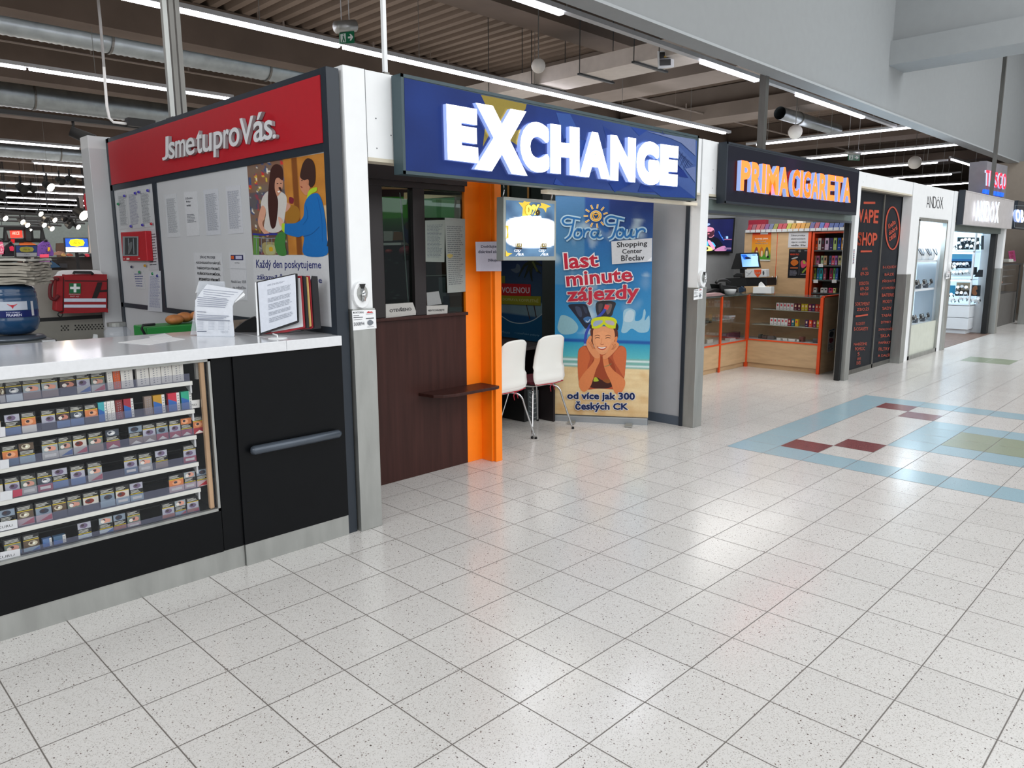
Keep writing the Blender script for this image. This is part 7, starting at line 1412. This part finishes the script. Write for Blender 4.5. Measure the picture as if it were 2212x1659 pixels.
struct(MB().box(xp1+.4, 3.6, 0, xp1+4, 3.7, 2.6).build('wall_pastry_side', mat('side_beige', 'A89C8E', .7))); struct(MB().box(18, 6.0, 0, 24, 6.1, 2.6).build('wall_pastry_back', mat('pastry_back', '6C655E', .7)))
struct(MB().box(24, -14, 0, 24.3, 5.7, 4.0).build('wall_mall_end', 'beige')) 
# supermarket sign
t = thing('supermarket_sign', 'tall grey sign with red letters reading TESCO over blue dashes', 'sign', hy(2145, 420, 4.35))
T16 = crop(1640, 80, 3.867); YQ = 4.3; pq_ = PY(YQ); q = [T16(1905, 1036), T16(2075, 1078), T16(2055, 1345), T16(1885, 1330)]
MB().slab([pq_.hit(*p) for p in q], (0, .33, 0)).build('sign_case', mat('sign_grey', '86858A', .6), t)
MB().slab([PY(YQ+.33).hit(*T16(*p)) for p in [(1845, 1036), (1905, 1034), (1890, 1330), (1828, 1300)]], (0, .02, 0)).build('side_face', mat('sign_grey2', '7A797E', .6), t)
letter3d(t, PY(YQ-.08), cells('TESCO', [T16(1897, 1110), T16(2068, 1145), T16(2060, 1275), T16(1893, 1238)], gap=.22), .03, 'glowred', 'glowsoft', .02)
for k in range(5):
    x = 1880+k*34; y = 1272+k*6.5; P = [PY(YQ-.04).hit(*T16(*p)) for p in [(x+6, y), (x+30, y+5), (x+24, y+36), (x, y+30)]]; MB().slab(P, (0, .04, 0)).build('dash', 'glowblue', t)
# ================================================================ clothes department far behind the booth
YZ = 42.0; pz_ = PY(YZ); T17 = crop(0, 400, 8.295)
struct(MB().box(-6, YZ+4, 0, 22, YZ+4.2, 3.75).build('wall_clothes_back', 'farwall'))
def fl_(name, q, c, lab, cat, y=YZ, d=.1, m='textile', extra=None, group=None, plane=None):
    a = Art(PY(y), T17, step=.01); a.color(c); P_ = [a.h(*p) for p in q]; a.slab(P_, (0, d, 0)); a.L = 1
    if name in ('low_counter', 'white_cupboard', 'brown_panel', 'shelf_board', 'fashion_poster', 'grey_column'):
        xs = [p.x for p in P_]; zl = min(p.z for p in P_); a.box(min(xs)+.02, y+.02, 0, max(xs)-.02, y+d-.02, zl+.02)
    if extra: extra(a)
    return tag(a.build(name, m), lab, cat, group)
def scr(name, fx, q, lab, lit):
    k = (lambda h: S(h, .30 if not lit else 1))
    t = thing(name, lab, 'advertising screen', PY(YZ-4).hit(*T17(*q[3])))
    MB().slab([PY(YZ-4).hit(*T17(*p)) for p in q], (0, .2, 0)).build('housing', 'blackm', t); c_ = PY(YZ-4).hit(*T17((q[2][0]+q[3][0])/2, q[2][1]-20)); MB().box(c_.x-.06, YZ-3.95, 0, c_.x+.06, YZ-3.85, c_.z).build('stand', 'blackm', t)
    a = Art(PY(YZ-4), T17, step=.02); (x0, y0), (x1, _), (x2, y2), _ = q; a.L = 1
    g = 12; a.poly([(x0+g, y0+g), (x1-g, y0+g+3), (x2-g+6, y0+(y2-y0)*.60), (x0+g+10, y0+(y2-y0)*.60)], '2450B0' if lit else '18346C'); a.poly([(x0+g+10, y0+(y2-y0)*.62), (x2-g+6, y0+(y2-y0)*.62), (x2-g, y2-g), (x0+g+15, y2-g)], 'F0F0F4' if lit else '888C90')
    w = x1-x0; yl_ = 'F0D820' if lit else '888430'
    a.blob([(x0+w*.25, y0+35), (x0+w*.78, y0+35), (x0+w*.80, y0+(y2-y0)*.53), (x0+w*.27, y0+(y2-y0)*.54)], yl_, 2); a.trect('70 %', x0+w*.37, y0+(y2-y0)*.30, x0+w*.68, y0+(y2-y0)*.42, '383010'); a.rect(x0+w*.38, y0+(y2-y0)*.2, x0+w*.62, y0+(y2-y0)*.22, '585020'); a.rect(x0+w*.3, y0+(y2-y0)*.49, x0+w*.75, y0+(y2-y0)*.51, '8A8020')
    a.trect('Obuv', x0+w*.42, y0+(y2-y0)*.72, x0+w*.66, y0+(y2-y0)*.82, '9098A0' if lit else '38404A'); a.build('screen', 'screen' if lit else 'print', t)
scr('advertising_screen', 0, [(1155, 942), (1578, 942), (1590, 1212), (1180, 1212)], 'bright blue yellow and white advertising screen right of the purple jacket', True)
scr('advertising_screen', 0, [(270, 1075), (668, 1070), (668, 1290), (275, 1292)], 'dim blue yellow and grey advertising screen left of the purple jacket', False)
fl_('red_sale_sign', [(178, 780), (392, 772), (405, 938), (195, 945)], 'D83828', 'red square sale sign hanging over the clothes racks', 'sign', extra=lambda a: a.trect('AKCE', 215, 830, 350, 890, 'F0A898', .03), m='screen')
# rack frames
def frame(pts, w, lab, y=YZ):
    a = Art(PY(y), T17); b = MB()
    P = [PY(y).hit(*T17(*p)) for p in pts]; b.tube(P, w, 6); tag(b.build('rack_frame', 'blackm'), lab, 'rack', 'black clothes racks')
frame([(110, 1000), (90, 770), (740, 765), (770, 1000)], .13, 'black rack frame around the red sale sign')
frame([(520, 1000), (500, 770)], .2, 'black rack upright right of the red sale sign')
frame([(420, 985), (770, 995)], .1, 'black rack bar above the purple jacket')
frame([(0, 990), (420, 995)], .1, 'black rack bar above the pink jacket')
def jacket(x, w, y0, y1, c, lab, spots=None, tagc=None):
    t = thing('jacket', lab, 'jacket', PY(YZ-1).hit(*T17(x+w/2, y1)))
    a = Art(PY(YZ-1), T17, step=.02); a.color(c); pts = [(x, y1), (x+w*.06, y0+90), (x+w*.30, y0+25), (x+w*.45, y0), (x+w*.6, y0), (x+w*.74, y0+30), (x+w, y1-40), (x+w*.93, y1), (x+w*.75, y1-10), (x+w*.7, y1), (x+w*.25, y1)]
    a.slab([a.h(*p) for p in pts], (0, .3, 0)); a.L = 1
    r = random.Random(5)
    if spots:
        for k in range(22): xx = x+w*r.uniform(.25, .72); yy = r.uniform(y0+40, y1-30); a.blob([(xx, yy), (xx+10, yy-6), (xx+16, yy+8), (xx+4, yy+14)], spots, 3)
        a.L = 2
    if tagc: a.rect(x+w*.62, y0+110, x+w*.77, y0+185, tagc)
    a.build('body', 'textile', t); MB().tube([PY(YZ-1).hit(*T17(*p)) for p in [(x+w*.4, y0+4), (x+w*.5, y0-22), (x+w*.6, y0+4)]], .06, 5).build('hanger', 'blackm', t)
jacket(665, 305, 1000, 1270, '6A4490', 'purple patterned jacket between the two advertising screens', '3A2458', 'E0A828')
jacket(60, 260, 1040, 1275, '1C1820', 'black jacket with a pink print left of the dim advertising screen', None); fl_('pink_print', [(165, 1105), (225, 1090), (265, 1130), (240, 1180), (180, 1175)], 'C82848', 'pink print patch on the black jacket', 'print', y=YZ-1.1, d=.02)
jacket(-60, 150, 1000, 1240, 'D86080', 'pink jacket at the left edge', 'E8C0C8')
fl_('orange_garment', [(355, 1030), (520, 1010), (620, 1050), (655, 1075), (345, 1078)], 'E07038', 'orange garment hanging behind the dim advertising screen', 'garment', y=YZ)
fl_('red_tag', [(200, 965), (265, 965), (262, 1040), (205, 1042)], 'C81820', 'red tag over the black jacket', 'tag', y=YZ-.5)
fl_('brown_panel', [(1010, 1040), (1160, 1035), (1180, 1180), (1005, 1180)], '6A5448', 'brown panel left of the bright advertising screen', 'panel', y=YZ+1)
fl_('fashion_poster', [(1580, 715), (1730, 705), (1770, 1230), (1610, 1215)], 'A8A098', 'tall fashion poster with two figures at the white end post', 'poster', y=YZ, extra=lambda a: (a.blob([(1640, 830), (1690, 760), (1720, 900), (1720, 1050), (1650, 1060), (1615, 950)], '58544A'), a.blob([(1680, 780), (1710, 750), (1735, 900), (1740, 1000), (1700, 1050)], 'A8603C'), a.trect('OBU', 1625, 1070, 1750, 1110, 'D8D4D0')))
fl_('shelf_goods', [(970, 1250), (975, 1210), (1060, 1180), (1150, 1200), (1180, 1250)], '8A6858', 'heap of brown shoes on the shelf left of the bright screen', 'shoes', y=YZ-2)
for i, (x0, y0, x1, y1, c, n_) in enumerate([(1115, 1225, 1180, 1270, 'A08050', 'tan shoe'), (1220, 1225, 1305, 1270, '904838', 'reddish shoe'), (1440, 1225, 1520, 1270, '1C1C20', 'black shoe'), (1550, 1230, 1600, 1280, 'B83040', 'red shoe'), (1610, 1225, 1700, 1280, '242428', 'wide black shoe'), (1705, 1250, 1755, 1290, 'E04030', 'bright red shoe')]):
    fl_('shoe', spline([(x0, y1), (x0+(x1-x0)*.1, y0+8), (x0+(x1-x0)*.5, y0), (x1, y0+(y1-y0)*.5), (x1, y1)], True, 3), c, n_+' on the dark shelf board below the screens', 'shoe', y=YZ-2.2, d=.3, group='shoes on the dark shelf board')
fl_('shelf_board', [(-50, 1300), (1770, 1280), (1775, 1340), (-50, 1325)], '2A2624', 'long dark shelf board under the clothes and screens', 'shelf', y=YZ-2, d=.6)
fl_('pink_label', [(720, 1240), (875, 1235), (875, 1295), (722, 1298)], 'E8506C', 'pink price label under the purple jacket', 'label', y=YZ-2.3)
fl_('low_counter', [(-50, 1325), (590, 1320), (590, 1480), (-50, 1480)], '34302E', 'dark low table with folded clothes behind the newspapers', 'table', y=YZ-3, d=.6)
for i, (x, y, w, c, n_) in enumerate([(110, 1340, 85, '8A98A0', 'grey blue'), (235, 1330, 70, '7A9098', 'pale teal'), (300, 1350, 95, '9A7A70', 'dusty pink'), (440, 1350, 140, 'D0C8B8', 'cream'), (30, 1350, 60, '5A4A48', 'brown')]):
    fl_('folded_shirt', spline([(x, y+60), (x+w*.1, y+10), (x+w*.5, y), (x+w*.95, y+15), (x+w, y+60)], True, 3), c, n_+' folded shirt on the low table behind the newspapers', 'shirt', y=YZ-3.3, d=.4, group='folded shirts on the low table')
fl_('white_cupboard', [(1010, 1345), (1365, 1345), (1370, 1485), (1000, 1485)], 'B0A8A0', 'pale cupboard under the bright screen', 'cupboard', y=YZ-1, d=.6)
fl_('white_cupboard', [(1380, 1350), (1660, 1345), (1775, 1480), (1385, 1482)], 'E0D4D0', 'white cupboard with dark bags at the white end post', 'cupboard', y=YZ-1, d=.6, extra=lambda a: (a.blob([(1480, 1370), (1560, 1400), (1540, 1450), (1480, 1460)], '1A1A1E'), a.blob([(1560, 1400), (1640, 1390), (1660, 1440), (1580, 1450)], '202838'), a.blob([(1690, 1300), (1750, 1310), (1770, 1460), (1680, 1470)], '141418')))
fl_('purple_goods', [(700, 1345), (905, 1345), (890, 1390), (720, 1395)], '8A6090', 'violet and orange goods under the pink label', 'goods', y=YZ-2.1)
fl_('blue_jeans', [(915, 1350), (1000, 1400), (1090, 1470), (905, 1480)], '2A4660', 'folded blue jeans below the shelf board', 'jeans', y=YZ-2.1)
fl_('dark_box', [(1050, 1405), (1205, 1405), (1210, 1480), (1090, 1480)], '2C2C30', 'dark box in front of the pale cupboard', 'box', y=YZ-2.1); fl_('white_card', [(815, 1425), (900, 1428), (900, 1478), (815, 1478)], 'C8C8CC', 'white price card left of the blue jeans', 'card', y=YZ-2.4)
fl_('grey_column', [(560, 1290), (610, 1290), (610, 1440), (560, 1440)], '8A8680', 'grey box column end between table and shelf board', 'column', y=YZ-2.6)
a = fl_('red_hanging_sign', spline([(1520, 165), (1560, 140), (1600, 165), (1628, 280), (1625, 420), (1600, 505), (1575, 480), (1530, 380), (1515, 270)], True, 3), 'A81828', 'long red oval sign hanging beside the white end post', 'sign', y=30, extra=lambda a: (a.trect('B', 1540, 205, 1585, 240, 'D0A8A8'), a.trect('R', 1545, 265, 1590, 300, 'D0A8A8'), a.trect('N', 1545, 325, 1590, 355, 'D0A8A8'), a.stroke([(1560, 390), (1590, 440), (1625, 320)], 12, 'D8B8B8', 3)))
fl_('grey_hanging_sign', [(1420, 195), (1485, 195), (1500, 420), (1440, 430)], '8A8684', 'grey hanging sign left of the long red oval sign', 'sign', y=30.6)
# black tracks and spotlights
for i, (x0, y0, x1, y1) in enumerate([(-50, 380, 1700, 455), (-50, 455, 1400, 580), (-50, 510, 1700, 520), (-50, 570, 1700, 590), (300, 600, 1700, 640), (-50, 630, 1520, 682), (400, 680, 1100, 722), (-50, 735, 770, 745)]):
    P0, P1 = PY(YZ-6+i*.8).hit(*T17(x0, y0)), PY(YZ-6+i*.8).hit(*T17(x1, y1)); q_ = MB().tube([P0, P1], .05, 5); [q_.cyl(P0.lerp(P1, f_), (P0.lerp(P1, f_).x, P0.lerp(P1, f_).y, 5.98), .012, n=4) for f_ in (.1, .5, .9)]; tag(q_.build('lighting_track', 'blackm'), 'black lighting track over the clothes department, %s from the top' % wo[i], 'lamp track', 'black lighting tracks over the clothes')
def spotl(x, y, k, on, lab, yy=YZ-6):
    k = k*.32 if yy > 25 else k*.55
    p = PY(yy).hit(*T17(x, y)); t = thing('spotlight', lab, 'spotlight', p, group='spotlights over the clothes department, '+('lit' if on else 'off'))
    d = Vector((.45, -.75, -.5)).normalized(); MB().tube([p-d*k*.9, p-d*k*.1, p+d*k*.5], [k*.5, k*.7, k*.75], 12).build('head', 'blackm', t)
    MB().tube([p-d*k*.3+Vector((0, 0, k*.2)), p-d*k*.3+Vector((0, 0, k*1.8))], k*.15, 6).build('arm', 'blackm', t)
    if on: MB().tube([p+d*k*.505, p+d*k*.56], [k*.68, k*.6], 12).build('lens', 'spot_on', t)
for i, (x, y) in enumerate([(75, 580), (385, 645), (470, 700), (710, 500), (770, 700), (960, 610), (910, 765), (1380, 735), (545, 797)]): spotl(x, y, .48 if i < 8 else .2, True, 'lit white spotlight over the clothes department, %s counted from the left' % ['first', 'second', 'third', 'fifth', 'sixth', 'eighth', 'seventh', 'ninth', 'fourth'][i])
for i, (x, y) in enumerate([(810, 610), (1140, 600), (1240, 620), (1270, 680), (1225, 725), (1690, 665)]): spotl(x, y, .5, False, 'unlit black spotlight over the clothes department, %s from the left' % wo[i])
for i, (x, y, k) in enumerate([(870, 15, .26), (1450, 510, .34)]): spotl(x, y, k, True, ['large warm glaring spotlight near the top left dark spots', 'large warm glaring spotlight beside the long red sign'][i], yy=20)
for i, (x, y, k) in enumerate([(20, 160, .22), (400, 60, .26), (580, 60, .20), (1085, -75, .22), (1270, -90, .24), (1570, -160, .2)]): spotl(x, y, k, False, 'large black unlit spotlight in the nearer track, %s from the left' % wo[i], yy=20)

# ================================================================ light
def area(name, loc, rot, sx, sy, e, col=(1, 1, 1)):
    l = D.lights.new(name, 'AREA'); l.shape = 'RECTANGLE'; l.size = sx; l.size_y = sy; l.energy = e; l.color = col
    o = D.objects.new(name, l); C.objects.link(o); o.location = loc; o.rotation_euler = rot; return o
area('mall_light', (6, -3.5, 7.5), (0, 0, 0), 30, 5, 1190, (.97, .985, 1))
area('mall_light_front', (3, -7, 4.5), (math.radians(62), 0, 0), 26, 4, 760, (.98, .99, 1))
area('booth_fill_left', (-5, 3.2, 3.6), (math.radians(75), 0, math.radians(-90)), 5, 2.5, 200, (.98, .99, 1))  # added fill lamp from the left, brightens the booth wall
area('mall_light_far', (17, 0, 7.5), (0, 0, 0), 14, 5, 620, (.93, .97, 1))
area('watch_window_light', (12.9, 3.85, 2.05), (0, 0, 0), 1.6, .3, 16, (.85, .95, 1))
area('kiosk_fill', (3.1, 5.0, 2.4), (0, 0, 0), .8, .8, 9, (1, .95, .85))  # unseen lamp added to lift the dark kiosk interior
area('exchange_light', (4.8, 4.6, 2.5), (0, 0, 0), 1.4, 1.2, 16, (1, .97, .9))
area('cigarette_light', (9.2, 5.0, 2.45), (0, 0, 0), 3.5, 1.6, 42, (1, .98, .94))
area('watch_light', (15.8, 5.5, 2.4), (0, 0, 0), 3, 3, 70, (.85, .95, 1))
area('pastry_light', (19.2, 5.0, 2.5), (0, 0, 0), 1.6, 1.4, 16, (1, .93, .85))
area('store_light', (6, 11, 4.4), (0, 0, 0), 12, 5, 170, (1, .96, .92))
area('store_light_far', (8, 30, 4.4), (0, 0, 0), 16, 20, 480, (1, .95, .9))
area('roof_fill', (6, 14, 2.5), (math.pi, 0, 0), 16, 14, 210, (1, .93, .86))  # added lamp facing up, brightens the roof deck and beams
area('roof_fill_far', (10, 34, 2.5), (math.pi, 0, 0), 20, 20, 480, (1, .92, .85))  # added upward fill for the far part of the roof
area('clothes_light', (5, 39, 3.4), (0, 0, 0), 18, 5, 600, (1, .97, .95))
area('roof_fill_right', (20, 12, 2.8), (math.pi, 0, 0), 14, 12, 260, (1, .95, .9))  # added upward fill for the roof at right
w = D.worlds.new('world'); bpy.context.scene.world = w; w.use_nodes = True
w.node_tree.nodes['Background'].inputs[0].default_value = (.86, .88, .91, 1); w.node_tree.nodes['Background'].inputs[1].default_value = .50
sc = bpy.context.scene
sc.view_settings.view_transform = 'Standard'; sc.view_settings.look = 'None'; sc.view_settings.exposure = 0
sc.cycles.use_denoising = True; sc.cycles.max_bounces = 6; sc.cycles.transparent_max_bounces = 12; sc.cycles.sample_clamp_indirect = 4
sc.cycles.caustics_reflective = False; sc.cycles.caustics_refractive = False
